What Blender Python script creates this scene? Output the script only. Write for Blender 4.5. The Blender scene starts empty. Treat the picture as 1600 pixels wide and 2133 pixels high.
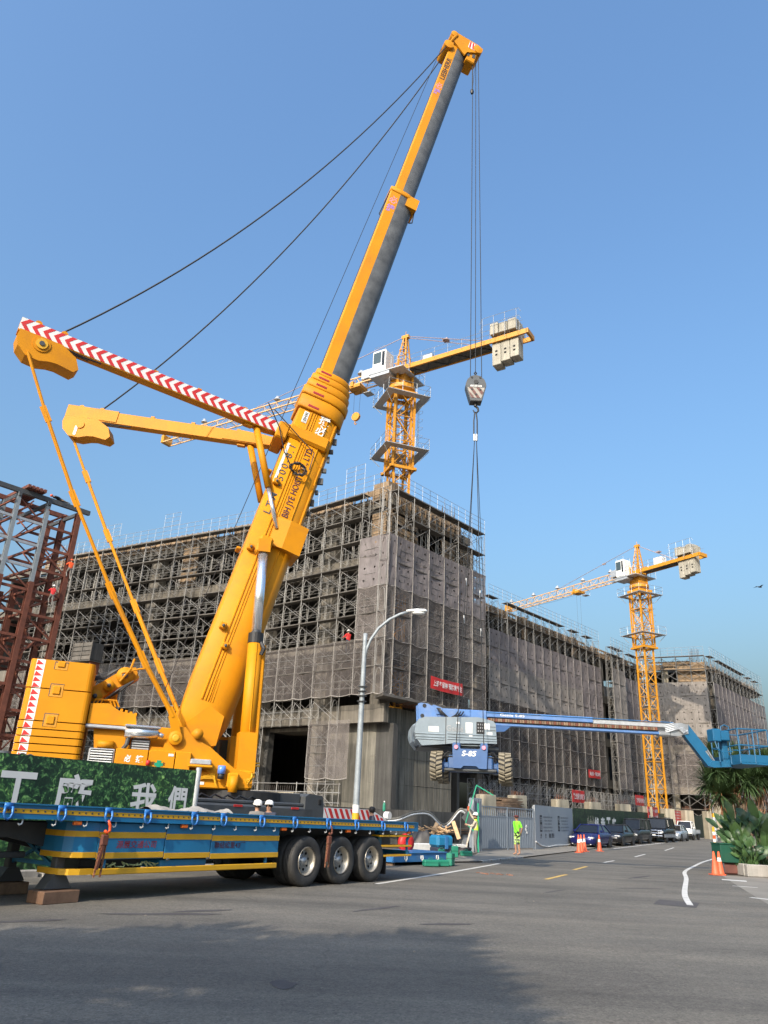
import bpy, math, random
from mathutils import Vector, Matrix, noise
V = Vector
D = bpy.data
scene = bpy.context.scene
col = scene.collection
random.seed(7)

# ---------------------------------------------------------------- camera, sky, sun, exposure
def make_camera():
    pitch, roll, h = math.radians(21.83), math.radians(2.75), 1.6
    f = V((0, math.cos(pitch), math.sin(pitch)))
    u0 = V((0, -math.sin(pitch), math.cos(pitch)))
    r0 = V((1, 0, 0))
    r = r0 * math.cos(roll) + u0 * math.sin(roll)
    u = u0 * math.cos(roll) - r0 * math.sin(roll)
    c = D.cameras.new('camera')
    c.sensor_fit = 'HORIZONTAL'
    c.sensor_width = 36
    c.lens = 35.1
    c.clip_end = 3000
    o = D.objects.new('camera', c)
    col.objects.link(o)
    o.matrix_world = Matrix(((r.x, u.x, -f.x, 0), (r.y, u.y, -f.y, 0), (r.z, u.z, -f.z, h), (0, 0, 0, 1)))
    scene.camera = o
make_camera()

SUN_AZ, SUN_EL = math.radians(206), math.radians(33)
w = D.worlds.new('World')
scene.world = w
w.use_nodes = True
nt = w.node_tree
sky = nt.nodes.new('ShaderNodeTexSky')
sky.sky_type = 'NISHITA'
sky.sun_disc = False
sky.sun_elevation = SUN_EL
sky.sun_rotation = SUN_AZ
sky.air_density = 2.0
sky.dust_density = 8.5
sky.ozone_density = 10.0
sky.altitude = 0
nt.links.new(sky.outputs[0], nt.nodes['Background'].inputs[0])
nt.nodes['Background'].inputs[1].default_value = 0.15

sd = V((math.sin(SUN_AZ) * math.cos(SUN_EL), math.cos(SUN_AZ) * math.cos(SUN_EL), math.sin(SUN_EL)))
sl = D.lights.new('sun', 'SUN')
sl.energy = 2.75
sl.angle = math.radians(0.55)
sl.color = (1.0, 0.88, 0.72)
so = D.objects.new('sun', sl)
col.objects.link(so)
so.rotation_euler = sd.to_track_quat('Z', 'Y').to_euler()
so.location = sd * 200

scene.view_settings.view_transform = 'Standard'
scene.view_settings.look = 'None'
scene.view_settings.exposure = 1.0
scene.view_settings.gamma = 1.0
scene.render.engine = 'CYCLES'
scene.cycles.max_bounces = 6
scene.cycles.transparent_max_bounces = 16
scene.cycles.use_denoising = True

# ---------------------------------------------------------------- materials
M = {}
def mat(name, c, rough=0.6, metal=0.0, var=0.12, scale=3.0, bump=0.0, bscale=40.0, dirt=0.0, dcol=(0.12, 0.09, 0.06), rnd=0.0, spec=0.5):
    m = D.materials.new(name)
    m.use_nodes = True
    t = m.node_tree
    n, l = t.nodes, t.links
    b = n['Principled BSDF']
    b.inputs['Roughness'].default_value = rough
    b.inputs['Metallic'].default_value = metal
    b.inputs['Specular IOR Level'].default_value = spec
    tc = n.new('ShaderNodeTexCoord')
    nz = n.new('ShaderNodeTexNoise')
    nz.inputs['Scale'].default_value = scale
    nz.inputs['Detail'].default_value = 6
    nz.inputs['Roughness'].default_value = 0.62
    l.new(tc.outputs['Object'], nz.inputs['Vector'])
    mr = n.new('ShaderNodeMapRange')
    mr.inputs[1].default_value, mr.inputs[2].default_value = 0.3, 0.7
    mr.inputs[3].default_value, mr.inputs[4].default_value = 1 - var, 1 + var
    l.new(nz.outputs[0], mr.inputs[0])
    mx = n.new('ShaderNodeVectorMath')
    mx.operation = 'SCALE'
    mx.inputs[0].default_value = c
    out = mx.outputs[0]
    if rnd > 0:
        oi = n.new('ShaderNodeObjectInfo')
        m2 = n.new('ShaderNodeMapRange')
        m2.inputs[3].default_value, m2.inputs[4].default_value = 1 - rnd, 1 + rnd
        l.new(oi.outputs['Random'], m2.inputs[0])
        mm = n.new('ShaderNodeMath')
        mm.operation = 'MULTIPLY'
        l.new(mr.outputs[0], mm.inputs[0])
        l.new(m2.outputs[0], mm.inputs[1])
        l.new(mm.outputs[0], mx.inputs['Scale'])
    else:
        l.new(mr.outputs[0], mx.inputs['Scale'])
    if dirt > 0:
        n2 = n.new('ShaderNodeTexNoise')
        n2.inputs['Scale'].default_value = scale * 0.6
        n2.inputs['Detail'].default_value = 9
        n2.inputs['Roughness'].default_value = 0.75
        l.new(tc.outputs['Object'], n2.inputs['Vector'])
        r2 = n.new('ShaderNodeMapRange')
        r2.inputs[1].default_value, r2.inputs[2].default_value = 0.5, 0.72
        r2.inputs[3].default_value, r2.inputs[4].default_value = 0, dirt
        l.new(n2.outputs[0], r2.inputs[0])
        mix = n.new('ShaderNodeMix')
        mix.data_type = 'RGBA'
        mix.inputs[7].default_value = (*dcol, 1)
        l.new(r2.outputs[0], mix.inputs[0])
        l.new(out, mix.inputs[6])
        out = mix.outputs[2]
    l.new(out, b.inputs['Base Color'])
    if bump > 0:
        n3 = n.new('ShaderNodeTexNoise')
        n3.inputs['Scale'].default_value = bscale
        n3.inputs['Detail'].default_value = 4
        l.new(tc.outputs['Object'], n3.inputs['Vector'])
        bp = n.new('ShaderNodeBump')
        bp.inputs['Strength'].default_value = bump
        bp.inputs['Distance'].default_value = 0.02
        l.new(n3.outputs[0], bp.inputs['Height'])
        l.new(bp.outputs[0], b.inputs['Normal'])
    M[name] = m
    return m

def tree_of(m):
    t = m.node_tree
    return t.nodes, t.links, t.nodes['Principled BSDF']
def ramp(n, stops):
    r = n.new('ShaderNodeValToRGB')
    e = r.color_ramp.elements
    while len(e) < len(stops):
        e.new(0.5)
    for i, (p, c) in enumerate(stops):
        e[i].position = p
        e[i].color = (*c, 1)
    return r

mat('crane_yellow', (0.535, 0.215, 0.004), 0.55, 0, 0.08, 0.9, dirt=0.5, dcol=(0.30, 0.12, 0.022), spec=0.22)
mat('tower_yellow', (0.52, 0.23, 0.012), 0.5, 0, 0.12, 2.0, dirt=0.3, dcol=(0.30, 0.15, 0.05))
mat('boom_grey', (0.105, 0.107, 0.107), 0.5, 0.2, 0.35, 2.0, dirt=0.45, dcol=(0.16, 0.16, 0.155))
mat('dark_grey', (0.055, 0.06, 0.065), 0.5, 0, 0.2, 2, dirt=0.25, dcol=(0.13, 0.12, 0.1))
mat('black', (0.012, 0.012, 0.013), 0.55, 0, 0.2, 4)
mat('black_gap', (0.006, 0.006, 0.007), 0.9, 0, 0.1, 4)
mat('chrome', (0.72, 0.75, 0.79), 0.22, 0.85, 0.06, 2)
mat('steel', (0.38, 0.39, 0.40), 0.42, 0.7, 0.2, 4, dirt=0.3)
mat('galv', (0.42, 0.44, 0.46), 0.5, 0.45, 0.16, 6, dirt=0.15)
mat('lamp_galv', (0.25, 0.28, 0.30), 0.55, 0.2, 0.16, 7, dirt=0.2, dcol=(0.2, 0.2, 0.19))
mat('pipe', (0.25, 0.243, 0.23), 0.5, 0.35, 0.2, 2, dirt=0.45, dcol=(0.20, 0.14, 0.09), rnd=0.2)
mat('plank_grey', (0.09, 0.082, 0.072), 0.8, 0, 0.3, 3, dirt=0.4, rnd=0.3)
mat('form_wood', (0.20, 0.138, 0.082), 0.85, 0, 0.35, 2.5, dirt=0.5, dcol=(0.12, 0.09, 0.06), rnd=0.4)
mat('raw_wood', (0.48, 0.31, 0.17), 0.8, 0, 0.25, 4, dirt=0.3, rnd=0.25)
mat('old_wood', (0.17, 0.11, 0.07), 0.85, 0, 0.35, 5, dirt=0.4, rnd=0.35)
mat('white', (0.66, 0.66, 0.64), 0.45, 0, 0.06, 2, dirt=0.12, dcol=(0.4, 0.36, 0.3))
mat('white_dirty', (0.62, 0.62, 0.60), 0.6, 0, 0.1, 2, dirt=0.35, dcol=(0.3, 0.27, 0.22))
mat('paint_white', (0.52, 0.51, 0.48), 0.75, 0, 0.15, 3, dirt=0.45, dcol=(0.2, 0.19, 0.17))
mat('red', (0.50, 0.02, 0.018), 0.5, 0, 0.1, 3, dirt=0.12)
mat('orange', (0.62, 0.075, 0.012), 0.5, 0, 0.08, 3, dirt=0.12)
mat('cone_orange', (0.60, 0.10, 0.035), 0.55, 0, 0.1, 5, dirt=0.2)
mat('blue', (0.014, 0.158, 0.315), 0.42, 0, 0.1, 1.5, dirt=0.22, dcol=(0.03, 0.08, 0.13))
mat('lift_blue', (0.03, 0.085, 0.22), 0.45, 0, 0.14, 2, dirt=0.35, dcol=(0.12, 0.16, 0.25))
mat('basket_blue', (0.006, 0.09, 0.19), 0.45, 0, 0.1, 2, dirt=0.25, dcol=(0.05, 0.1, 0.15))
mat('blue_light', (0.03, 0.15, 0.36), 0.5, 0, 0.12, 2, dirt=0.3)
mat('trailer_yellow', (0.60, 0.32, 0.012), 0.5, 0, 0.1, 2, dirt=0.3, dcol=(0.4, 0.24, 0.06))
mat('hood_grey', (0.20, 0.245, 0.28), 0.5, 0, 0.12, 2.5, dirt=0.35, dcol=(0.26, 0.25, 0.22))
mat('rubber', (0.028, 0.027, 0.026), 0.75, 0, 0.25, 6, dirt=0.5, dcol=(0.09, 0.085, 0.075), bump=0.1)
mat('mud_tyre', (0.19, 0.165, 0.12), 0.9, 0, 0.2, 5, dirt=0.35, dcol=(0.12, 0.1, 0.075))
mat('rim', (0.45, 0.41, 0.34), 0.4, 0.55, 0.2, 3, dirt=0.5, dcol=(0.22, 0.16, 0.1))
mat('rust', (0.15, 0.048, 0.028), 0.75, 0, 0.3, 2, dirt=0.4, dcol=(0.10, 0.04, 0.025), rnd=0.2)
mat('rust_rebar', (0.20, 0.085, 0.045), 0.8, 0, 0.3, 3)
mat('rebar', (0.10, 0.085, 0.075), 0.8, 0, 0.3, 3)
mat('glass_dark', (0.012, 0.014, 0.017), 0.06, 0, 0.0, 3)
mat('glass_cab', (0.05, 0.075, 0.085), 0.05, 0, 0.0, 3)
mat('lamp_glass', (0.75, 0.76, 0.74), 0.15, 0, 0.05, 3)
mat('skin', (0.36, 0.20, 0.13), 0.55, 0, 0.06, 8)
mat('hair', (0.014, 0.011, 0.010), 0.6, 0, 0.2, 20)
mat('helmet', (0.7, 0.69, 0.66), 0.3, 0, 0.04, 4)
mat('neon', (0.20, 0.82, 0.03), 0.75, 0, 0.08, 6)
mat('vest', (0.52, 0.78, 0.04), 0.75, 0, 0.1, 6)
mat('shirt_beige', (0.42, 0.36, 0.27), 0.8, 0, 0.1, 6)
mat('trousers', (0.16, 0.15, 0.14), 0.85, 0, 0.15, 6)
mat('navy', (0.02, 0.025, 0.045), 0.8, 0, 0.15, 6)
mat('green_box', (0.015, 0.19, 0.12), 0.5, 0, 0.1, 3, dirt=0.2)
mat('green_frame', (0.02, 0.30, 0.17), 0.5, 0, 0.1, 3)
mat('green_bin', (0.006, 0.06, 0.036), 0.5, 0, 0.1, 3, dirt=0.2)
mat('tarp', (0.055, 0.05, 0.046), 0.55, 0, 0.3, 3, bump=0.6, bscale=5)
mat('text_red', (0.28, 0.015, 0.02), 0.5, 0, 0.05, 3)
mat('text_dark', (0.06, 0.012, 0.03), 0.5, 0, 0.05, 3)
mat('text_pink', (0.72, 0.22, 0.30), 0.5, 0, 0.1, 3)
mat('text_violet', (0.30, 0.17, 0.50), 0.5, 0, 0.1, 3)
mat('sign_green', (0.0, 0.22, 0.12), 0.5, 0, 0.05, 3)
mat('beacon', (0.10, 0.22, 0.62), 0.15, 0, 0.05, 3)
mat('marker', (0.75, 0.14, 0.015), 0.3, 0, 0.05, 3)
mat('gate_blue', (0.17, 0.20, 0.235), 0.55, 0, 0.1, 1.5, dirt=0.2, dcol=(0.14, 0.15, 0.16))
mat('panel_white', (0.36, 0.38, 0.39), 0.55, 0, 0.05, 0.6, dirt=0.12, dcol=(0.34, 0.33, 0.31))
mat('brown', (0.12, 0.045, 0.035), 0.6, 0, 0.2, 3, dirt=0.3)
mat('hose', (0.11, 0.105, 0.09), 0.7, 0, 0.2, 3)
mat('leather', (0.03, 0.03, 0.03), 0.7, 0, 0.2, 3)
mat('boom_blue', (0.085, 0.18, 0.40), 0.45, 0, 0.14, 2, dirt=0.35, dcol=(0.3, 0.33, 0.38))
mat('net_rope', (0.33, 0.305, 0.28), 0.8)
mat('dull_sheet', (0.30, 0.28, 0.25), 0.8, 0, 0.2, 3, dirt=0.3)
mat('brush', (0.02, 0.02, 0.022), 0.7, 0, 0.2, 3)

def concrete(name, c, streak=0.4, board=0.0):
    m = mat(name, c, 0.85, 0, 0.2, 0.8, bump=0.35, bscale=9)
    n, l, b = tree_of(m)
    src = b.inputs['Base Color'].links[0].from_socket
    tc = n.new('ShaderNodeTexCoord')
    mp = n.new('ShaderNodeMapping')
    mp.inputs['Scale'].default_value = (2.2, 2.2, 0.12)
    l.new(tc.outputs['Object'], mp.inputs['Vector'])
    z = n.new('ShaderNodeTexNoise')
    z.inputs['Scale'].default_value = 1.6
    z.inputs['Detail'].default_value = 7
    z.inputs['Roughness'].default_value = 0.7
    l.new(mp.outputs[0], z.inputs['Vector'])
    r = n.new('ShaderNodeMapRange')
    r.inputs[1].default_value, r.inputs[2].default_value = 0.36, 0.66
    r.inputs[3].default_value, r.inputs[4].default_value = 1 - streak, 1.12
    l.new(z.outputs[0], r.inputs[0])
    s = n.new('ShaderNodeVectorMath')
    s.operation = 'SCALE'
    l.new(src, s.inputs[0])
    l.new(r.outputs[0], s.inputs['Scale'])
    l.new(s.outputs[0], b.inputs['Base Color'])
    return m
concrete('concrete', (0.155, 0.138, 0.113), 0.45)
concrete('concrete_wall', (0.155, 0.145, 0.12), 0.65)
concrete('concrete_dark', (0.06, 0.058, 0.054), 0.45)  # darkened to put interior shade into the colour; also plain dark walls
concrete('concrete_block', (0.34, 0.30, 0.225), 0.35)
concrete('counter_concrete', (0.36, 0.335, 0.275), 0.35)
concrete('kerb', (0.30, 0.285, 0.26), 0.2)

# ---------------------------------------------------------------- mesh builder
class MB:
    def __init__(s):
        s.v, s.f, s.m, s.sm = [], [], [], []
        s.cm, s.cs, s.T = 0, False, None
    def add(s, vs, fs):
        o = len(s.v)
        if s.T is not None:
            vs = [s.T @ V(p) for p in vs]
        s.v += [tuple(p) for p in vs]
        s.f += [tuple(i + o for i in f) for f in fs]
        s.m += [s.cm] * len(fs)
        s.sm += [s.cs] * len(fs)
        return s
    def box(s, c, d, R=None, taper=None):
        x, y, z = d[0] / 2, d[1] / 2, d[2] / 2
        tx, ty = taper or (1, 1)
        p = [V((a * x * (tx if k > 0 else 1), b * y * (ty if k > 0 else 1), k * z)) for a, b, k in
             ((-1, -1, -1), (1, -1, -1), (1, 1, -1), (-1, 1, -1), (-1, -1, 1), (1, -1, 1), (1, 1, 1), (-1, 1, 1))]
        c = V(c)
        p = [(R @ q if R else q) + c for q in p]
        return s.add(p, [(0, 3, 2, 1), (4, 5, 6, 7), (0, 1, 5, 4), (1, 2, 6, 5), (2, 3, 7, 6), (3, 0, 4, 7)])
    def bx(s, x0, x1, y0, y1, z0, z1):
        return s.box(((x0 + x1) / 2, (y0 + y1) / 2, (z0 + z1) / 2), (abs(x1 - x0), abs(y1 - y0), abs(z1 - z0)))
    def rbox(s, x0, x1, y0, y1, z0, z1, b=0.04):
        """box with chamfered edges"""
        pts, fs = [], []
        c = V(((x0 + x1) / 2, (y0 + y1) / 2, (z0 + z1) / 2))
        h = V((abs(x1 - x0) / 2, abs(y1 - y0) / 2, abs(z1 - z0) / 2))
        b = min(b, min(h) * 0.9)
        idx = {}
        for sx in (-1, 1):
            for sy in (-1, 1):
                for sz in (-1, 1):
                    for ax in range(3):
                        q = V((sx * (h.x - b), sy * (h.y - b), sz * (h.z - b)))
                        q[ax] = (sx, sy, sz)[ax] * h[ax]
                        idx[(sx, sy, sz, ax)] = len(pts)
                        pts.append(c + q)
        sg = (-1, 1)
        def nrm(f, out):
            a, b2, c2 = (pts[f[0]], pts[f[1]], pts[f[2]])
            return f if (b2 - a).cross(c2 - a).dot(out) > 0 else f[::-1]
        for ax in range(3):
            o1, o2 = [k for k in range(3) if k != ax]
            for sa in sg:
                f = []
                for a, b2 in ((-1, -1), (1, -1), (1, 1), (-1, 1)):
                    k = [0, 0, 0]
                    k[ax], k[o1], k[o2] = sa, a, b2
                    f.append(idx[(*k, ax)])
                out = V((0, 0, 0))
                out[ax] = sa
                fs.append(nrm(f, out))
        for ax in range(3):
            o1, o2 = [k for k in range(3) if k != ax]
            for a in sg:
                for b2 in sg:
                    k0, k1 = [0, 0, 0], [0, 0, 0]
                    k0[ax], k1[ax] = -1, 1
                    k0[o1] = k1[o1] = a
                    k0[o2] = k1[o2] = b2
                    f = [idx[(*k0, o1)], idx[(*k1, o1)], idx[(*k1, o2)], idx[(*k0, o2)]]
                    out = V((0, 0, 0))
                    out[o1], out[o2] = a, b2
                    fs.append(nrm(f, out))
        for sx in sg:
            for sy in sg:
                for sz in sg:
                    fs.append(nrm([idx[(sx, sy, sz, k)] for k in range(3)], V((sx, sy, sz))))
        return s.add(pts, fs)
    def beam(s, a, b, w, h, up=(0, 0, 1), ext=0):
        a, b = V(a), V(b)
        d = (b - a)
        L = d.length
        d.normalize()
        u = V(up)
        if abs(d.dot(u)) > 0.99:
            u = V((1, 0, 0))
        x = d.cross(u).normalized()
        z = x.cross(d)
        R = Matrix((x, d, z)).transposed()
        return s.box((a + b) / 2, (w, L + 2 * ext, h), R)
    def tube(s, a, b, r, n=8, r2=None, cap=True):
        a, b = V(a), V(b)
        r2 = r if r2 is None else r2
        d = (b - a).normalized()
        u = V((0, 0, 1)) if abs(d.z) < 0.95 else V((1, 0, 0))
        x = d.cross(u).normalized()
        y = d.cross(x)
        p = []
        for c, q in ((a, r), (b, r2)):
            for i in range(n):
                t = 2 * math.pi * i / n
                p.append(c + (x * math.cos(t) + y * math.sin(t)) * q)
        fs = [(i, i + n, (i + 1) % n + n, (i + 1) % n) for i in range(n)]
        if cap:
            fs += [tuple(range(n)), tuple(range(2 * n - 1, n - 1, -1))]
        return s.add(p, fs)
    def path(s, pts, r, n=6, cap=True):
        pts = [V(p) for p in pts]
        p = []
        x = None
        for i, c in enumerate(pts):
            d = (pts[min(i + 1, len(pts) - 1)] - pts[max(i - 1, 0)]).normalized()
            if x is None:
                u = V((0, 0, 1)) if abs(d.z) < 0.9 else V((1, 0, 0))
                x = d.cross(u).normalized()
            else:
                x = (x - d * x.dot(d)).normalized()
            y = d.cross(x)
            rr = r(i / (len(pts) - 1)) if callable(r) else r
            for k in range(n):
                t = 2 * math.pi * k / n
                p.append(c + (x * math.cos(t) + y * math.sin(t)) * rr)
        fs = []
        for i in range(len(pts) - 1):
            for k in range(n):
                k2 = (k + 1) % n
                fs.append((i * n + k, (i + 1) * n + k, (i + 1) * n + k2, i * n + k2))
        if cap:
            fs += [tuple(range(n)), tuple(range(len(p) - 1, len(p) - n - 1, -1))]
        return s.add(p, fs)
    def prism(s, poly, y0, y1, plane='xz'):
        """poly of 2-D points in plane, extruded along the third axis from y0 to y1"""
        def P(a, b, c):
            return (a, c, b) if plane == 'xz' else ((a, b, c) if plane == 'xy' else (c, a, b))
        n = len(poly)
        ar = sum(poly[i][0] * poly[(i + 1) % n][1] - poly[(i + 1) % n][0] * poly[i][1] for i in range(n))
        if (ar > 0) == (plane == 'xz'):
            poly = poly[::-1]
        if y1 < y0:
            y0, y1 = y1, y0
        p = [P(a, b, y0) for a, b in poly] + [P(a, b, y1) for a, b in poly]
        fs = [tuple(range(n - 1, -1, -1)), tuple(range(n, 2 * n))] + [(i, (i + 1) % n, (i + 1) % n + n, i + n) for i in range(n)]
        return s.add(p, fs)
    def loft(s, secs, cap=True, close=True):
        n = len(secs[0])
        p = [q for sec in secs for q in sec]
        fs = []
        for i in range(len(secs) - 1):
            for k in range(n if close else n - 1):
                k2 = (k + 1) % n
                fs.append((i * n + k, i * n + k2, (i + 1) * n + k2, (i + 1) * n + k))
        if cap:
            fs += [tuple(range(n - 1, -1, -1)), tuple(range((len(secs) - 1) * n, len(secs) * n))]
        return s.add(p, fs)
    def lathe(s, prof, c=(0, 0, 0), axis='z', n=24, cap=True):
        """prof list of (r, t) along axis"""
        c = V(c)
        secs = []
        for r, t in prof:
            ring = []
            for i in range(n):
                a = 2 * math.pi * i / n
                x, y = r * math.cos(a), r * math.sin(a)
                ring.append(c + V({'z': (x, y, t), 'y': (x, t, -y), 'x': (t, x, y)}[axis]))
            secs.append(ring)
        return s.loft(secs, cap)
    def ball(s, c, r, n=10, sc=(1, 1, 1)):
        c = V(c)
        secs = []
        for j in range(n // 2 + 1):
            t = math.pi * (j / (n // 2)) - math.pi / 2
            rr = max(math.cos(t), 0.02) * r
            secs.append([c + V((rr * math.cos(2 * math.pi * i / n) * sc[0], rr * math.sin(2 * math.pi * i / n) * sc[1], r * math.sin(t) * sc[2])) for i in range(n)])
        return s.loft(secs)
    def quad(s, a, b, c, d):
        return s.add([a, b, c, d], [(0, 1, 2, 3)])
    def mesh(s, name, mats):
        me = D.meshes.new(name)
        me.from_pydata(s.v, [], s.f)
        for m in (mats if isinstance(mats, (list, tuple)) else [mats]):
            me.materials.append(M[m] if isinstance(m, str) else m)
        me.polygons.foreach_set('material_index', s.m)
        me.polygons.foreach_set('use_smooth', s.sm)
        me.update()
        return me
    def build(s, name, mats, parent=None, loc=None, rz=None, mw=None):
        return put(name, s.mesh(name, mats), parent, loc, rz, mw)

def put(name, me, parent=None, loc=None, rz=None, mw=None):
    o = D.objects.new(name, me)
    col.objects.link(o)
    if parent is not None:
        o.parent = parent
    if mw is not None:
        o.matrix_local = mw
    if loc is not None:
        o.location = loc
    if rz is not None:
        o.rotation_euler = (0, 0, rz)
    return o
def tag(o, label=None, cat=None, group=None, kind=None):
    if label: o['label'] = label
    if cat: o['category'] = cat
    if group: o['group'] = group
    if kind: o['kind'] = kind
    return o
def thing(name, label, cat, loc=(0, 0, 0), rz=0.0, group=None):
    o = D.objects.new(name, None)
    o.empty_display_size = 0.2
    col.objects.link(o)
    o.location = loc
    o.rotation_euler = (0, 0, rz)
    return tag(o, label, cat, group)
def copy_tree(root, parent=None):
    r = root.copy()
    col.objects.link(r)
    if parent is not None:
        r.parent = parent
    for ch in root.children:
        copy_tree(ch, r)
    return r

def mat_from(xa, ya, o):
    """matrix with local x along xa, y near ya, at o"""
    x = V(xa).normalized()
    z = x.cross(V(ya)).normalized()
    y = z.cross(x)
    m = Matrix((x, y, z)).transposed().to_4x4()
    m.translation = V(o)
    return m
TC = {}
def text_mesh(s, bold=0.0, shear=0.0, spacing=1.0):
    k = (s, bold, shear, spacing)
    if k not in TC:
        c = D.curves.new('lettering', 'FONT')
        c.body = s
        c.size = 1
        c.align_x = 'CENTER'
        c.align_y = 'CENTER'
        c.offset = bold
        c.shear = shear
        c.space_character = spacing
        c.resolution_u = 3
        o = D.objects.new('lettering', c)
        me = D.meshes.new_from_object(o)
        D.objects.remove(o)
        D.curves.remove(c)
        TC[k] = me
    return TC[k]
def text(s, size, m, parent, xa, ya, o, bold=0.0, name='lettering', shear=0.0, width=None, height=None, spacing=1.0):
    """lettering lying on a surface: xa = reading direction, ya = up of the letters, o = centre"""
    me = text_mesh(s, bold, shear, spacing).copy()
    me.materials.clear()
    me.materials.append(M[m])
    sx = sy = size
    xs = [v.co.x for v in me.vertices]
    ys = [v.co.y for v in me.vertices]
    if width:
        sx = width / max(max(xs) - min(xs), 1e-3)
    if height:
        sy = height / max(max(ys) - min(ys), 1e-3)
    cx, cy = (max(xs) + min(xs)) / 2, (max(ys) + min(ys)) / 2
    for v in me.vertices:
        v.co = ((v.co.x - cx) * sx, (v.co.y - cy) * sy, 0)
    return put(name, me, parent, mw=mat_from(xa, ya, o))
def ang(d):
    return math.radians(d)
def dirv(d):
    return V((math.cos(ang(d)), math.sin(ang(d)), 0))
# ---------------------------------------------------------------- ground, road, markings
def gz(y):
    return max(0.0, y - 52) * 0.011
ys = [-60, -10, 0, 10, 20, 30, 40, 52, 60, 70, 80, 100, 130, 200, 400, 900]
xs = [-700, -200, -80, -40, -20, -10, 0, 10, 20, 40, 80, 200, 700]

asp = mat('asphalt', (0.138, 0.127, 0.107), 0.88, 0, 0.16, 0.35, bump=0.55, bscale=55)
n, l, b = tree_of(asp)
src = b.inputs['Base Color'].links[0].from_socket
tc = n.new('ShaderNodeTexCoord')
vo = n.new('ShaderNodeTexVoronoi')
vo.inputs['Scale'].default_value = 58
l.new(tc.outputs['Object'], vo.inputs['Vector'])
rp = ramp(n, [(0.0, (0.55, 0.55, 0.55)), (0.5, (0.92, 0.92, 0.92)), (0.93, (1.1, 1.1, 1.1)), (1.0, (1.9, 1.85, 1.75))])
l.new(vo.outputs['Color'], rp.inputs[0])
mm = n.new('ShaderNodeVectorMath')
mm.operation = 'MULTIPLY'
l.new(src, mm.inputs[0])
l.new(rp.outputs[0], mm.inputs[1])
nz = n.new('ShaderNodeTexNoise')
nz.inputs['Scale'].default_value = 0.55
nz.inputs['Detail'].default_value = 8
nz.inputs['Roughness'].default_value = 0.72
mpg = n.new('ShaderNodeMapping')
mpg.inputs['Rotation'].default_value = (0, 0, ang(-54))
mpg.inputs['Scale'].default_value = (0.35, 1.3, 1)
l.new(tc.outputs['Object'], mpg.inputs['Vector'])
l.new(mpg.outputs[0], nz.inputs['Vector'])
r2 = ramp(n, [(0.28, (0.66, 0.66, 0.67)), (0.5, (1, 1, 1)), (0.72, (1.2, 1.16, 1.12))])
l.new(nz.outputs[0], r2.inputs[0])
m3 = n.new('ShaderNodeVectorMath')
m3.operation = 'MULTIPLY'
l.new(mm.outputs[0], m3.inputs[0])
l.new(r2.outputs[0], m3.inputs[1])
tk1 = n.new('ShaderNodeMapping')
tk1.inputs['Rotation'].default_value = (0, 0, ang(-58))
tk1.inputs['Scale'].default_value = (0.03, 0.75, 1)
l.new(tc.outputs['Object'], tk1.inputs['Vector'])
tk2 = n.new('ShaderNodeTexNoise')
tk2.inputs['Scale'].default_value = 1.0
tk2.inputs['Detail'].default_value = 5
l.new(tk1.outputs[0], tk2.inputs['Vector'])
tk3 = ramp(n, [(0.36, (0.76, 0.76, 0.77)), (0.52, (1, 1, 1)), (0.68, (1.1, 1.09, 1.07))])
l.new(tk2.outputs[0], tk3.inputs[0])
ag = n.new('ShaderNodeTexVoronoi')
ag.inputs['Scale'].default_value = 24
l.new(tc.outputs['Object'], ag.inputs['Vector'])
ag2 = ramp(n, [(0.0, (0.8, 0.8, 0.8)), (0.6, (1, 1, 1)), (0.97, (1.08, 1.08, 1.08)), (1.0, (1.7, 1.65, 1.55))])
l.new(ag.outputs['Color'], ag2.inputs[0])
m5 = n.new('ShaderNodeVectorMath')
m5.operation = 'MULTIPLY'
l.new(tk3.outputs[0], m5.inputs[0])
l.new(ag2.outputs[0], m5.inputs[1])
m6 = n.new('ShaderNodeVectorMath')
m6.operation = 'MULTIPLY'
l.new(m3.outputs[0], m6.inputs[0])
l.new(m5.outputs[0], m6.inputs[1])
m3 = m6
# cracks
wv = n.new('ShaderNodeTexVoronoi')
wv.feature = 'DISTANCE_TO_EDGE'
wv.inputs['Scale'].default_value = 0.22
nd = n.new('ShaderNodeTexNoise')
nd.inputs['Scale'].default_value = 1.2
nd.inputs['Detail'].default_value = 6
l.new(tc.outputs['Object'], nd.inputs['Vector'])
va = n.new('ShaderNodeVectorMath')
va.operation = 'ADD'
l.new(tc.outputs['Object'], va.inputs[0])
l.new(nd.outputs['Color'], va.inputs[1])
l.new(va.outputs[0], wv.inputs['Vector'])
cr = n.new('ShaderNodeMapRange')
cr.inputs[1].default_value, cr.inputs[2].default_value = 0.0, 0.006
cr.inputs[3].default_value, cr.inputs[4].default_value = 0.8, 1.0
l.new(wv.outputs[0], cr.inputs[0])
m4 = n.new('ShaderNodeVectorMath')
m4.operation = 'SCALE'
l.new(m3.outputs[0], m4.inputs[0])
l.new(cr.outputs[0], m4.inputs['Scale'])
l.new(m4.outputs[0], b.inputs['Base Color'])

mat('earth', (0.20, 0.175, 0.14), 0.95, 0, 0.25, 0.4, bump=0.8, bscale=6, dirt=0.3)
mat('pavement', (0.19, 0.175, 0.15), 0.9, 0, 0.2, 0.7, bump=0.3, bscale=20, dirt=0.45, dcol=(0.11, 0.10, 0.09))
mat('patch', (0.06, 0.055, 0.055), 0.9, 0, 0.2, 3, bump=0.3)
mat('road_yellow', (0.50, 0.33, 0.09), 0.8, 0, 0.2, 6, dirt=0.7, dcol=(0.12, 0.11, 0.1))
mat('debris', (0.25, 0.12, 0.08), 0.8, 0, 0.4, 20)

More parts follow.
